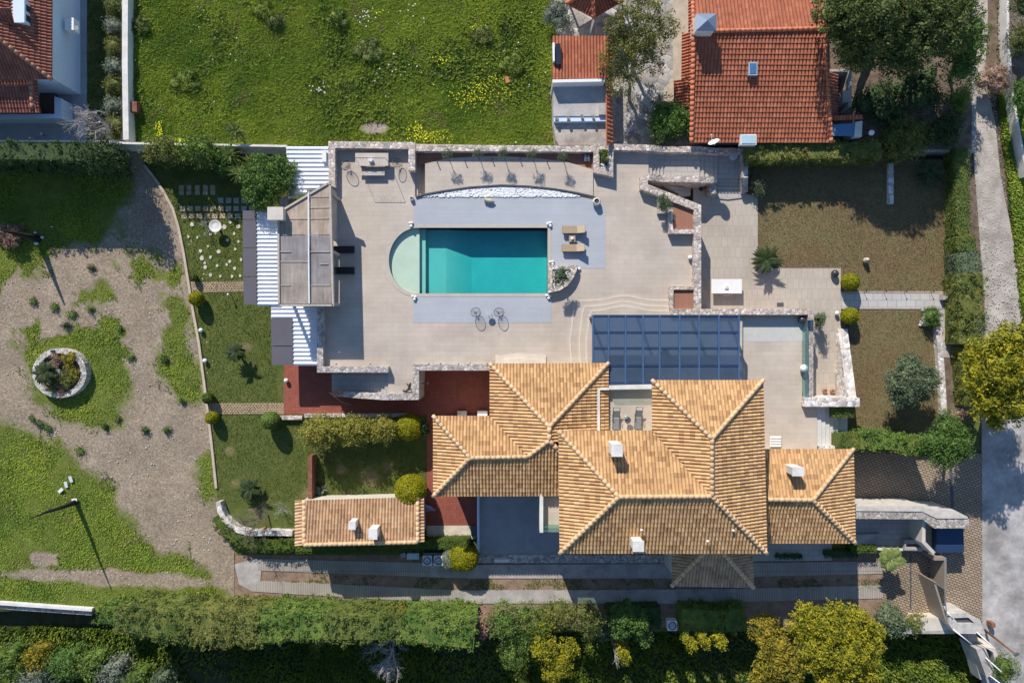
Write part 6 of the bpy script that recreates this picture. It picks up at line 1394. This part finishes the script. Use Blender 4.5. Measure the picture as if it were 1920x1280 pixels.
# globe lamps and balls
def lamp(px, py, z0, h, r, label, post=True, grp='white globe lamps'):
    c = P(px, py, z0+h); t = thing('globe_lamp', (c.x, c.y, z0), label, 'lamp', grp)
    if post: q = MB(); q.tube([(c.x, c.y, z0), (c.x, c.y, z0+h-r*.8)], .035, 8); q.build('post', BLACK, t)
    else: q = MB(); q.lathe((c.x, c.y, z0), [(r*.5, 0), (r*.4, .05)], 12); q.build('base', BLACK, t)
    q = MB(); q.ball((c.x, c.y, z0+h), r, seg=20, rings=12); q.build('globe', GLOBE, t, True)
lamp(376.5, 619, .05, .3, .2, 'white globe lamp in grass near the kerb, nearer the upper walk', False)
lamp(384, 676, .05, .3, .2, 'white globe lamp in grass near the kerb, nearer the lower walk', False)
lamp(427.5, 552, .05, .8, .1, 'tiny globe lamp on a thin post below the upper garden walk')
lamp(536.5, 713, .12, .3, .2, 'white globe lamp standing on the red patio', False)
lamp(1294, 482.5, 3.0, .25, .19, 'white globe lamp on the terrace beside the long stone wall', False)
lamp(1507.5, 690, 3.0, .42, .33, 'large white globe lamp beside the glass balustrade', False)
lamp(1569.5, 587, .64, .3, .2, 'white globe lamp at the patio edge beside the golden bush', False)
lamp(1634, 249, .5, 2.9, .24, 'white globe lamp rising above the hedge by the orange roofed house')
lamp(77, 251, 1.5, .5, .1, 'tiny white lamp in the yard of the white neighbouring house')
for x, y, z, r, l in ((1565.5, 513, .64, .34, 'glossy black ball at the corner of the lower patio'), (1504, 600, 3.01, .34, 'glossy black ball inside the corner of the east deck')):
    c = P(x, y, z+r); q = MB(); q.ball((c.x, c.y, z+r-.01), r, seg=24, rings=14); tag(q.build('black_ball', BRONZE, smooth=True), l, 'ball', 'glossy black balls')
# tan sun loungers
def lounger(loc, label, grp, cush, cush2, frame, h=.38, rz=0, legs=True, back=.35):
    t = thing('sun_lounger', loc, label, 'sun lounger', grp); X = Vector(loc)
    q = MB(); q.box(X+Vector((0, 0, h-.1)), 1.95, .66, .08); q.build('frame', frame, t)
    q = MB(); q.box(X+Vector((-.35, 0, h-.02)), 1.22, .62, .1); q.build('mattress', cush, t)
    q = MB(); a, b = .27, .95
    V = [X+Vector(v) for v in ((a, -.31, h), (a, .31, h), (b, .31, h+back), (b, -.31, h+back), (a, -.31, h+.1), (a, .31, h+.1), (b-.03, .31, h+back+.1), (b-.03, -.31, h+back+.1))]
    q.add(V, [[3, 2, 1, 0], [4, 5, 6, 7], [0, 1, 5, 4], [1, 2, 6, 5], [2, 3, 7, 6], [3, 0, 4, 7]][:]); q.build('backrest', cush2, t)
    for dx in (-.85, .85):
        for dy in (-.28, .28): q = MB(); q.box(X+Vector((dx, dy, 0)), .07, .07, h-.1); q.build('leg', frame, t)
    return t
L = lounger(P(1075, 432, 3.012), 'tan cushioned sun lounger, the northern one of the pair beside the pool', 'tan sun loungers by the pool', TANF, TANL, WICK)
L2 = copy_tree(L, P(1074, 466, 3.012), 0, 'tan cushioned sun lounger, the southern one of the pair beside the pool')
t = thing('side_table', P(1072, 449, 3.012), 'small brown wicker table between the tan loungers', 'table'); X = P(1072, 449, 3.012)
q = MB(); q.box(X+Vector((0, 0, .36)), .55, .55, .06); q.build('table_top', TANF, t)
q = MB(); q.box(X, .48, .48, .36); q.build('base', WICK, t)
q = MB(); q.lathe(X+Vector((0, 0, .42)), [(.11, 0), (.14, .1), (.08, .16), (.03, .18)], 12); tag(q.build('bowl', WHITE), 'white bowl on the small wicker table', 'bowl')
DL = lounger(P(646, 469, 3.0), 'black sun lounger under the pavilion eaves, the northern one', 'black sun loungers by the pavilion', BLACK, BLACK, CONC_D, .3, back=.02)
copy_tree(DL, P(646, 508, 3.0), 0, 'black sun lounger under the pavilion eaves, the southern one')
# grey mesh loungers on the roof balcony
def deckchair(loc, label, rz=0):
    t = thing('deck_chair', loc, label, 'deck chair', 'grey deck chairs on the balcony'); X = Vector(loc)
    q = MB(); w = .27
    q.tube([X+Vector(v) for v in ((-w, -.9, .3), (-w, .1, .34), (-w, .95, .75), (w, .95, .75), (w, .1, .34), (w, -.9, .3), (-w, -.9, .3))], .028, 6); q.build('frame', DGREY, t)
    q = MB(); q.box(X+Vector((0, -.42, .31)), .5, .92, .03); q.build('seat', GREYF, t)
    q = MB(); q.add([X+Vector(v) for v in ((-.25, .1, .36), (.25, .1, .36), (.25, .68, .62), (-.25, .68, .62), (-.25, .1, .33), (.25, .1, .33), (.25, .68, .59), (-.25, .68, .59))], [[0, 1, 2, 3], [7, 6, 5, 4], [0, 4, 5, 1], [2, 6, 7, 3], [1, 5, 6, 2], [3, 7, 4, 0]]); q.build('backrest', GREYF, t)
    for dx, dy in ((-w, -.75), (w, -.75), (-w, .3), (w, .3)): q = MB(); q.tube([X+Vector((dx, dy, 0)), X+Vector((dx, dy*.9, .33))], .022, 6); q.build('leg', DGREY, t)
    for dx in (-w-.04, w+.04): q = MB(); q.tube([X+Vector((dx, -.15, .3)), X+Vector((dx, -.1, .52)), X+Vector((dx, .3, .55))], .024, 6); q.build('armrest', DGREY, t)
    return t
d1_ = deckchair(P(1154, 784, 6.0), 'grey deck chair on the roof balcony, the western one')
copy_tree(d1_, P(1195.5, 783, 6.0), -.04, 'grey deck chair on the roof balcony, the eastern one')
def rtable(loc, r, h, label, top, leg, cat='table'):
    t = thing('round_table', loc, label, cat); X = Vector(loc)
    q = MB(); q.lathe(X+Vector((0, 0, h-.03)), [(r, 0), (r, .03)], 28); q.build('table_top', top, t)
    for k in range(3): a = 2.09*k+.4; q = MB(); q.tube([X+Vector((r*.75*math.cos(a), r*.75*math.sin(a), 0)), X+Vector((r*.3*math.cos(a), r*.3*math.sin(a), h-.03))], .018, 6); q.build('leg', leg, t)
    return t
rtable(P(1175, 786, 6.0), .27, .55, 'small round dark table between the grey deck chairs', DGREY, BLACK)
q = MB(); q.lathe(P(1174, 782, 6.56), [(.12, 0), (.15, .08), (.06, .16)], 14); tag(q.build('vase', STEEL), 'silver vase on the small balcony table', 'vase')
# wire chairs
def wirechair(loc, rz, label, sc_=1.0):
    t = thing('wire_chair', (0, 0, 0), label, 'chair', 'round black wire chairs'); h = .42
    R_ = .43; n = Vector((0, .45, .9)).normalized(); u = Vector((1, 0, 0)); v = n.cross(u)
    rim = [Vector((0, 0, .68))+u*R_*math.cos(2*math.pi*k/28)+v*R_*math.sin(2*math.pi*k/28) for k in range(29)]
    q = MB(); q.tube(rim, .024, 6, False); q.build('rim', BLACK, t)
    c = Vector((0, -.05, .36)); q = MB()
    for k in range(28): q.tube([rim[k], rim[k].lerp(c, .6)-Vector((0, 0, .07)), c], .0055, 3, False)
    q.build('wire_seat', BLACK, t); q = MB(); q.lathe(c-Vector((0, 0, .02)), [(.07, 0), (.07, .03)], 12); q.build('hub', STEEL, t)
    for k in range(3):
        a = 2.09*k+.5; q = MB(); q.tube([Vector((.36*math.cos(a), .36*math.sin(a), 0)), c], .012, 5); q.build('leg', BLACK, t)
    t.location = loc; t.rotation_euler = (0, 0, rz); t.scale = (sc_,)*3; WL[t.name] = tuple(loc); return t
w1 = wirechair(P(893, 586, 3.012), .0, 'round black wire chair south of the pool, the western one')
copy_tree(w1, P(936, 586, 3.012), -.1, 'round black wire chair south of the pool, the eastern one')
copy_tree(w1, P(653, 314, 3.0), .9, 'round black wire chair at the west end of the long nook table', scale=1.08)
copy_tree(w1, P(747, 309, 3.0), -.8, 'round black wire chair at the east end of the long nook table')
rtable(P(916, 586, 3.012), .3, .62, 'round pale table between the two wire chairs', plain('frosted_glass_top', (.45, .48, .50), .15), BLACK)
# long dining table of the nook, bench, lamp frame
def slabtable(name, x0, x1, y0, y1, z0, h, mat, label, cat='table'):
    a, b = P(x0, y0, z0+h), P(x1, y1, z0+h); c = (a+b)/2; w, d = abs(b.x-a.x), abs(a.y-b.y)
    t = thing(name, (c.x, c.y, z0), label, cat)
    q = MB(); q.box((c.x, c.y, z0+h-.05), w, d, .05); q.build('table_top' if cat == 'table' else 'seat', mat, t)
    for s_ in (-1, 1): q = MB(); q.box((c.x+s_*(w/2-.35), c.y, z0), .12, d*.75, h-.05); q.build('leg', mat, t)
    return t
TT = mottle('stone_table_top', (.52, .45, .38), .06, 1.5, .5, .1)
slabtable('dining_table', 666, 728, 287, 311, 3.0, .76, TT, 'long pale stone dining table in the walled nook')
slabtable('bench', 678, 721, 320, 329, 3.0, .46, plain('bench_board', (.50, .44, .38), .6), 'long bench south of the nook dining table', 'bench')
c = P(696, 301, 3.76); q = MB(); q.ball((c.x, c.y, 3.9), .2, .2, .14, 10, 6)
for k in range(5): q.ball((c.x+.13*math.cos(k*1.25), c.y+.13*math.sin(k*1.25), 3.96), .1, seg=8, rings=5)
tag(q.build('flower_bowl', WHITE), 'white flower arrangement on the long stone table', 'flowers')
t = thing('light_frame', P(697, 300, 3.0), 'thin black light frame arching over the nook dining table', 'light frame')
a, b = P(664, 296, 5.37), P(723, 296.5, 5.37)
q = MB(); q.tube([(a.x, a.y, 3.0), a, b, (b.x, b.y, 3.0)], .022, 6); q.build('frame', BLACK, t)
for k in range(9): p = a.lerp(b, (k+.7)/10); q = MB(); q.tube([p, p-Vector((0, 0, random.uniform(.2, .45)))], .012, 5); q.build('pendant', BLACK, t)
for i, (x, y, l) in enumerate(((692, 316, 'swirling wrought iron chair left behind the long nook table'), (722, 317, 'swirling wrought iron chair right behind the long nook table'))):
    X = P(x, y, 3.0); q = MB()
    for s_ in (-1, 1): q.tube([X+Vector((s_*.25+.16*math.cos(k*.7), .16*math.sin(k*.7), .45+.03*k)) for k in range(9)], .014, 5, False)
    q.tube([X+Vector((-.3, 0, 0)), X+Vector((-.3, 0, .45)), X+Vector((.3, 0, .45)), X+Vector((.3, 0, 0))], .014, 5)
    tag(q.build('iron_chair', BLACK), l, 'chair', 'wrought iron chairs of the nook')
slabtable('dining_table', 1334, 1391, 523, 550, .64, .76, WHITE, 'white rectangular table on the lower patio')
for i, y in enumerate((553,)):
    pass
slabtable('bench', 1356, 1374, 552, 554.5, .64, .45, CREAM, 'short cream bench south of the white patio table', 'bench')
c = P(1362, 537.5, 1.42); q = MB(); q.box((c.x, c.y, 1.4), .3, .34, .12); q.box((c.x, c.y+.02, 1.52), .12, .12, .05, .5); tag(q.build('table_lantern', WHITE), 'small white lantern on the white patio table', 'lantern')
# pots, urns, boulders
def pot(px, py, z0, r, h, mat, label, inner=None, cat='pot', grp=None):
    X = P(px, py, z0); t = thing('pot', X, label, cat, grp)
    q = MB(); q.lathe(X, [(r*.6, 0), (r*.95, h*.35), (r, h*.6), (r*.72, h*.95), (r*.78, h), (r*.62, h), (r*.6, h*.8)], 20); q.build('body', mat, t, True)
    q = MB(); q.lathe(X+Vector((0, 0, h*.8)), [(r*.6, 0), (r*.6, .02)], 16); q.build('soil', inner or DGREY, t); return t
pot(1117.5, 380, 3.0, .36, .62, WHITE_C, 'large black and white round pot at the east end of the pebble bed')
pot(772.5, 373, 3.0, .2, .35, WHITE_C, 'small pale pot at the west end of the pebble bed')
pot(622, 369, 3.0, .32, .5, BLACK, 'black pot at the corner of the pavilion roof')
pot(1545, 732, .64, .22, .35, TERRA, 'dark terracotta pot below the whitish sloping wall', SOIL); pot(1559, 733, .64, .22, .35, TERRA, 'orange terracotta pot nearest the whitish sloping wall', SOIL)
pot(1313.5, 355, .64, .2, .4, BRONZE, 'dark round pot in the passage below the corridor wall'); pot(1323, 353, .64, .22, .4, TERRA, 'brown pot in the passage beside the dark pot', SOIL)
t = thing('urn', P(918, 378, 3.02), 'beige clay urn lying on its side by the pebble bed', 'urn'); X = P(918, 377, 3.2)
q = MB(); q.tube([X+Vector((-.42, .1, 0)), X+Vector((-.36, .09, 0)), X+Vector((-.1, .03, 0)), X+Vector((.18, -.03, 0)), X+Vector((.45, -.1, 0))], [.2, .17, .22, .17, .03], 16); q.build('body', mottle('beige_clay', (.52, .46, .34), .12, 3), t, True)
q = MB(); q.tube([X+Vector((-.425, .101, 0)), X+Vector((-.44, .104, 0))], [.16, .16], 16); q.build('mouth', DGREY, t)
q = MB(); X = P(1620.5, 489, .6); t = thing('urn', X, 'weathered clay urn standing alone on the upper lawn', 'urn'); q.lathe(X, [(.14, 0), (.26, .25), (.24, .5), (.13, .62), (.18, .68)], 16); q.build('body', mottle('beige_clay', (.52, .46, .34), .12, 3), t, True)
def boulders(px, py, z0, label, n=3):
    X = P(px, py, z0); q = MB(); rr = random.Random(int(px))
    for k in range(n): a = k*2.2+rr.uniform(0, 1); q.ball(X+Vector((.15*math.cos(a), .15*math.sin(a), .1)), rr.uniform(.11, .17), rr.uniform(.1, .15), .12, 8, 6)
    tag(q.build('white_boulders', PEBBLE, smooth=True), label, 'stones', 'little heaps of white stones')
boulders(771, 421, 3.03, 'heap of white stones at the northwest corner of the pool', 4); boulders(1030, 421, 3.03, 'heap of white stones at the northeast corner of the pool', 4)
boulders(1034, 493, 3.01, 'heap of white stones north of the quarter round planter'); boulders(1083, 505, 3.0, 'heap of white stones at the east tip of the quarter round planter', 2)
boulders(1028, 556, 3.03, 'heap of dark shaded stones at the southeast pool corner', 4); boulders(776, 558, 3.03, 'heap of white stones at the southwest corner of the pool')
q = MB(); X = P(1132, 315, 3.46)
for k in range(14): q.ball(X+Vector((random.uniform(-.3, .3), random.uniform(-.2, .35), .04)), .1, .08, .07, 7, 5)
tag(q.build('planter_stones', PEBBLE, smooth=True), 'whitish stones beneath the leafy shrub in the rectangular planter', 'stones')
bush('planter_shrub', 1132, 290, 3.45, .42, 1.0, L_HEDG3, 'leafy shrub in the rectangular planter at the terrace head', 1000, .1, .3, k=3, ry=.6)
tree('olive_tree', P(1052, 524, 3.45), [tuple(P(1050, 518, 4.9))+(.5,), tuple(P(1056, 510, 5.0))+(.42,), tuple(P(1046, 528, 4.7))+(.36,), tuple(P(1061, 522, 4.6))+(.3,)], L_OLIVE, BARK, 'small olive tree in the quarter round pool planter', n=2600, leaf=.1, trunk_r=.04, shell=.6)
tree('olive_tree', P(1250, 392, 3.4), [tuple(P(1243, 377, 4.3))+(.5,), tuple(P(1251, 383, 4.3))+(.42,), tuple(P(1242, 388, 4.1))+(.3,)], L_OLIVE, BARK, 'small bushy olive tree on the square stone plinth', n=2600, leaf=.1, trunk_r=.04, shell=.5)
ordn = ('first', 'second', 'third', 'fourth', 'fifth')
for i, (x, y) in enumerate(((839, 288), (896, 286), (943, 286), (997, 288), (1054, 291))):
    b_ = P(x+3, y+14, 3.14)
    tree('small_olive_tree', b_, [tuple(P(x, y+1, 4.4))+(.36,), tuple(P(x+4, y-2, 4.5))+(.3,), tuple(P(x-4, y+3, 4.35))+(.28,)], L_OLIVE, BARK, 'small olive tree on the arc terrace, %s from the west' % ordn[i], n=700, leaf=.09, trunk_r=.03, group='young olive trees in a row', shell=.7, core=False, lump=.35)
for i, (x, y) in enumerate(((821, 307), (872, 303), (923, 300), (975, 300), (1026, 305))):
    X = P(x, y, 3.14); t = thing('bollard_light', X, 'short dark bollard light on the arc terrace, %s from the west' % ordn[i], 'light', 'bollard lights on the arc terrace')
    q = MB(); q.tube([X, X+Vector((0, 0, .35))], .04, 8); q.build('post', DGREY, t); q = MB(); q.lathe(X+Vector((0, 0, .35)), [(.06, 0), (.06, .04)], 10); q.build('cap', BLACK, t)
for i, (x, y) in enumerate(((1620, 547), (1657, 547), (1695, 547), (1745, 547))):
    X = P(x, y, .68); t = thing('bollard_light', X, 'thin path light on the garden path edge, %s from the west' % ordn[i], 'light', 'path lights on the garden path')
    q = MB(); q.tube([X, X+Vector((0, 0, .45))], .02, 6); q.build('post', DGREY, t); q = MB(); q.lathe(X+Vector((0, 0, .45)), [(.07, 0), (.04, .05)], 10); q.build('cap', BLACK, t)
for i, (x, w_) in enumerate(((1097.5, 0), (1103, 0))):
    X = P(x, 297, 3.02); t = thing('metal_locker', X, ('silver metal canister at the east end of the plank strip, left one', 'silver metal canister at the east end of the plank strip, right one')[i], 'canister', 'silver canisters')
    q = MB(); q.tube([X+Vector((0, -.32, .25)), X+Vector((0, .32, .25))], .13, 14); q.build('body', STEEL, t, True); q = MB(); q.box(X, .2, .5, .13); q.build('cradle', DGREY, t)
# bronze figure at the stair head
X = P(766, 725, 3.0); q = MB(); q.tube([X+Vector((-.5, -.3, .05)), X+Vector((-.2, -.38, .15)), X+Vector((.1, -.15, .35)), X+Vector((.2, .2, .6)), X+Vector((.3, .4, .8))], [.04, .09, .13, .12, .05], 10); q.tube([X+Vector((-.15, .3, .05)), X+Vector((.1, .1, .3))], [.05, .07], 8)
tag(q.build('bronze_figure', plain('dark_bronze', (.10, .09, .07), .35, .6), smooth=True), 'dark curved bronze sculpture leaning at the stair head wall', 'sculpture')
# air conditioners, tank
def acunit(px, py, z0, label, top=True, grp='grey air conditioning units'):
    X = P(px, py, z0); t = thing('air_conditioner', X, label, 'air conditioner', grp)
    q = MB(); q.box(X, .82, .86, .75); q.build('case', plain('ivory_case', (.55, .54, .50), .5) if False else WHITE_C, t)
    q = MB(); q.lathe(X+Vector((0, 0, .75)), [(.36, 0), (.36, .03), (.32, .03), (.3, .005)], 24); q.build('grille', DGREY, t)
    q = MB(); q.lathe(X+Vector((0, 0, .765)), [(.27, 0), (.2, .03), (.07, .05)], 18); q.build('fan', STEEL, t); return t
a1_ = acunit(803, 1046, .8, 'air conditioning unit beside the clipped dome, the left of two'); copy_tree(a1_, P(823.5, 1046, .8), 0, 'air conditioning unit touching the clipped dome, the right of two')
acunit(1257, 1166, 1.6, 'lone air conditioning unit among the dark trees south of the driveway')
q = MB(); q.pp([(794, 1056), (834, 1056), (834, 1058), (794, 1058)], .03, .8); q.pp([(794, 1036), (834, 1036), (834, 1038), (794, 1038)], .03, .8); tag(q.build('unit_stand', STEEL), 'steel stand carrying the two air conditioning units', 'stand')
X = P(774.5, 1042, .6); t = thing('water_tank', (X.x, X.y, .03), 'pale blue lidded box behind the low clipped hedge', 'box'); q = MB(); q.box((X.x, X.y, .03), 1.05, .5, .6); q.build('body', BLUEW, t); q = MB(); q.box((X.x, X.y, .632), 1.1, .55, .05); q.build('lid', plain('pale_green_lid', (.52, .66, .66), .4), t)
X = P(756, 1041, .4); q = MB(); q.box((X.x, X.y, .03), .45, .4, .35, .3); tag(q.build('small_bin', CONC), 'small grey bin left of the pale blue box', 'bin')
# misc
X = P(1453, 827, 3.0); t = thing('slatted_crate', X, 'white slatted pallet on the terrace beside the east wing roof', 'pallet'); q = MB()
q.box(X+Vector((0, 0, .1)), 1.0, .95, .06); q.build('board', WHITE_C, t)
for j in range(4): q = MB(); q.box(X+Vector((0, -.36+j*.24, .16)), .92, .12, .08); q.build('slat', WHITE, t)
X = P(1463, 571, .64); q = MB(); q.box(X, .6, .35, .03); tag(q.build('floor_grate', DGREY), 'dark floor grate on the lower patio', 'grate')
X = P(805, 951, .13); t = thing('board', X, 'white and purple board lying on the red paving', 'board'); q = MB(); q.tube([X+Vector((-.6, .25, .35)), X+Vector((0, .1, .4)), X+Vector((.55, -.15, .3))], [.2, .2, .05], 10); q.build('body', plain('lilac_cover', (.30, .26, .45), .4), t, True); q = MB(); q.tube([X+Vector((-.7, -.22, .2)), X+Vector((.6, -.2, .22))], .03, 6); q.build('pole', WHITE, t)
X = P(887, 993, .16); q = MB(); q.box(X, .35, .9, .3); tag(q.build('grey_bench', DGREY), 'dark grey box on the sandstone landing', 'box')
X = P(867, 773, .13); q = MB(); q.box(X, .85, .4, .6); tag(q.build('wall_box', CONC), 'grey box against the lower west wing in the red yard', 'box')
X = P(905, 774, .13); q = MB(); q.box(X, .9, .5, .7); tag(q.build('white_box', WHITE), 'whitish box in the corner of the red yard', 'box')
X = P(1340, 192, 5.0)
rk = MB(); X = P(1729, 596, .6)
for k in range(12): rk.ball(X+Vector((random.uniform(-.25, .5), random.uniform(-.7, .7), .1)), .18, .15, .13, 7, 5)
tag(rk.build('rock_pile', STONE_W), 'pile of pale rocks beside the dark round shrub on the small lawn', 'rocks')
pot(1732, 606, .6, .3, .5, WHITE_C, 'whitish pot among the pale rocks')
bush('round_shrub', 1746, 594, .6, .85, 1.3, L_BROAD, 'dark round shrub at the bend of the garden path', 2600, .1, .12)
X = P(1802, 755, .5); q = MB(); q.box(X, .25, .3, .25); tag(q.build('small_block', WHITE_C), 'small pale block on the stepped path', 'block')
X = P(1853, 1166, .12); q = MB(); q.box(X, .35, .4, .7); tag(q.build('meter_box', RUST), 'small brown box at the kerb beside the gate pillar', 'box')
X = P(495, 991, .1); q = MB(); q.tube([X+Vector((0, 0, .15)), X+Vector((.3, .1, .2))], [.22, .2], 12); q.tube([X+Vector((.02, 0, .15)), X+Vector((-.01, 0, .15))], [.18, .17], 12); tag(q.build('clay_jar', TERRA), 'clay jar lying by the curved wall', 'jar')
X = P(492, 959, .1)
# poles and wires at the south east
t = thing('utility_pole', P(1846, 1180, .1), 'rusty brown utility pole leaning over the street', 'pole'); q = MB(); q.tube([P(1846, 1180, .1), P(1905, 1226, 4.8)], [.11, .08], 8); q.build('shaft', RUST, t, True); q = MB(); q.box(P(1904, 1225, 4.8), .4, .15, .2, .6); q.build('bracket', DGREY, t)
q = MB(); q.tube([P(1905, 1226, 4.9), P(1880, 1221, 4.2), P(1850, 1213, 3.6)], .02, 5); q.tube([P(1905, 1226, 4.9), P(1980, 1262, 5.2)], .02, 5); q.tube([P(1896, 1228, 4.7), P(1905, 1250, 4.7), P(1908, 1300, 4.7)], .02, 5)
tag(q.build('overhead_wire', STEEL), 'thin grey overhead wires running from the utility pole', 'wire')
for i, (a, b, l) in enumerate((((1787, 1179, 2.6), (1822, 1207, 2.7), 'white pole running from the gate pillar towards the ribbed shelter'), ((1831, 1184, 2.6), (1861, 1211, 3.6), 'white pole right of the gate pillar'), ((1848, 1232, 2.3), (1878, 1259, 3.2), 'white pole leaning over the ribbed shelter'), ((1856, 1266, 2.3), (1880, 1284, 3.0), 'white pole at the bottom edge beside the shelter'), ((1776, 1147, 2.5), (1786, 1158, 2.6), 'short white rod at the top of the gate pillar'))):
    q = MB(); q.tube([P(*a), P(*b)], .055, 8); tag(q.build('white_pole', WHITE, smooth=True), l, 'pole', 'white poles by the gate')
# lounge furniture under the glass canopy
zf_ = 3.4
def sofa(px, py, w, d, rz, label, grp=None, name='sofa'):
    X = P(px, py, zf_); t = thing(name, X, label, 'sofa' if w > 1.2 else 'armchair', grp); m_ = Matrix.Rotation(rz, 3, 'Z')
    g = lambda x, y, z: X+m_ @ Vector((x, y, z))
    q = MB(); q.box(g(0, 0, .1), w, d, .32, rz); q.build('seat', plain('navy_cushion', (.05, .06, .09), .8), t)
    q = MB(); q.box(g(0, d/2-.1, .42), w, .2, .4, rz); q.build('backrest', DGREY, t)
    for s_ in (-1, 1): q = MB(); q.box(g(s_*(w/2-.09), -.1, .42), .16, d-.25, .18, rz); q.build('armrest', DGREY, t)
sofa(1232, 690, 2.4, .85, math.pi, 'long dark sofa under the glass canopy'); sofa(1158, 676, .75, .7, .6, 'dark armchair under the west end of the canopy, the upper one', 'armchairs under the canopy', 'armchair'); sofa(1160, 694, .75, .7, 1.4, 'dark armchair under the west end of the canopy, the lower one', 'armchairs under the canopy', 'armchair'); sofa(1292, 692, .75, .7, -1.2, 'dark armchair at the right of the canopy sofa', 'armchairs under the canopy', 'armchair')
rtable(P(1245, 663, zf_), .4, .45, 'low round table under the glass canopy', DGREY, BLACK)
rtable(P(1364, 702, zf_), .35, .5, 'round side table at the east end of the canopy', plain('brown_table', (.16, .11, .08), .5), BLACK)
# glass balustrade of the east deck
gb = thing('glass_balustrade', P(1515, 670, 3.0), 'green tinted glass balustrade along the east deck', 'balustrade')
for k in range(4):
    y0, y1 = 600+k*36.5, 635.5+k*36.5; q = MB(); q.pp([(1513, y0), (1514.2, y0), (1514.2, y1), (1513, y1)], 3.0, 4.0); q.build('glass_panel', GLS, gb)
q = MB(); q.pp([(1510, 600), (1516, 600), (1516, 745), (1510, 745)], 2.95, 3.06); q.build('rail_base', STEEL, gb)
# wall lights on the terrace parapets
for i, (x, y) in enumerate(((630, 683), (694, 683), (804, 682), (826, 682), (860, 682), (882, 681), (914, 682))):
    X = P(x, y, 3.75); q = MB(); q.tube([X+Vector((0, .02, -.25)), X+Vector((0, .02, .02))], .05, 8); tag(q.build('wall_light', DGREY), 'small dark wall light on the south parapet, %s from the west' % (ordn+('sixth', 'seventh'))[i], 'light', 'small wall lights on the south parapet')
X = P(793, 718, 2.4); t = thing('wall_lantern', X, 'iron wall lantern on the tall wall above the red yard', 'lantern'); q = MB(); q.tube([P(787, 718, 2.4), P(800, 718, 2.6)], .03, 6); q.build('bracket', BLACK, t); q = MB(); q.ball(P(801, 718, 2.5), .14, seg=12, rings=8); q.build('globe', plain('bronze_globe', (.3, .18, .12), .4), t, True)
q = MB(); q.box(P(628, 736, 2.0)-Vector((0, 0, .3)), .45, .45, .35); tag(q.build('pillar_cap', TERRA), 'brown cap on the stone pier at the foot of the terrace stairs', 'cap')
q = MB(); q.tube([P(618, 736, 1.4), P(640, 753, .6), P(658, 759, .2)], .03, 6); tag(q.build('handrail', STEEL), 'thin handrail at the foot of the terrace stairs', 'handrail')
q = MB(); X = P(1374, 294, 1.32); q.lathe(X, [(.35, 0), (.36, .3), (.3, .36)], 20); tag(q.build('round_stool', plain('pale_blue_stool', (.55, .58, .62), .5)), 'pale round stool in the north east stair corner', 'stool')
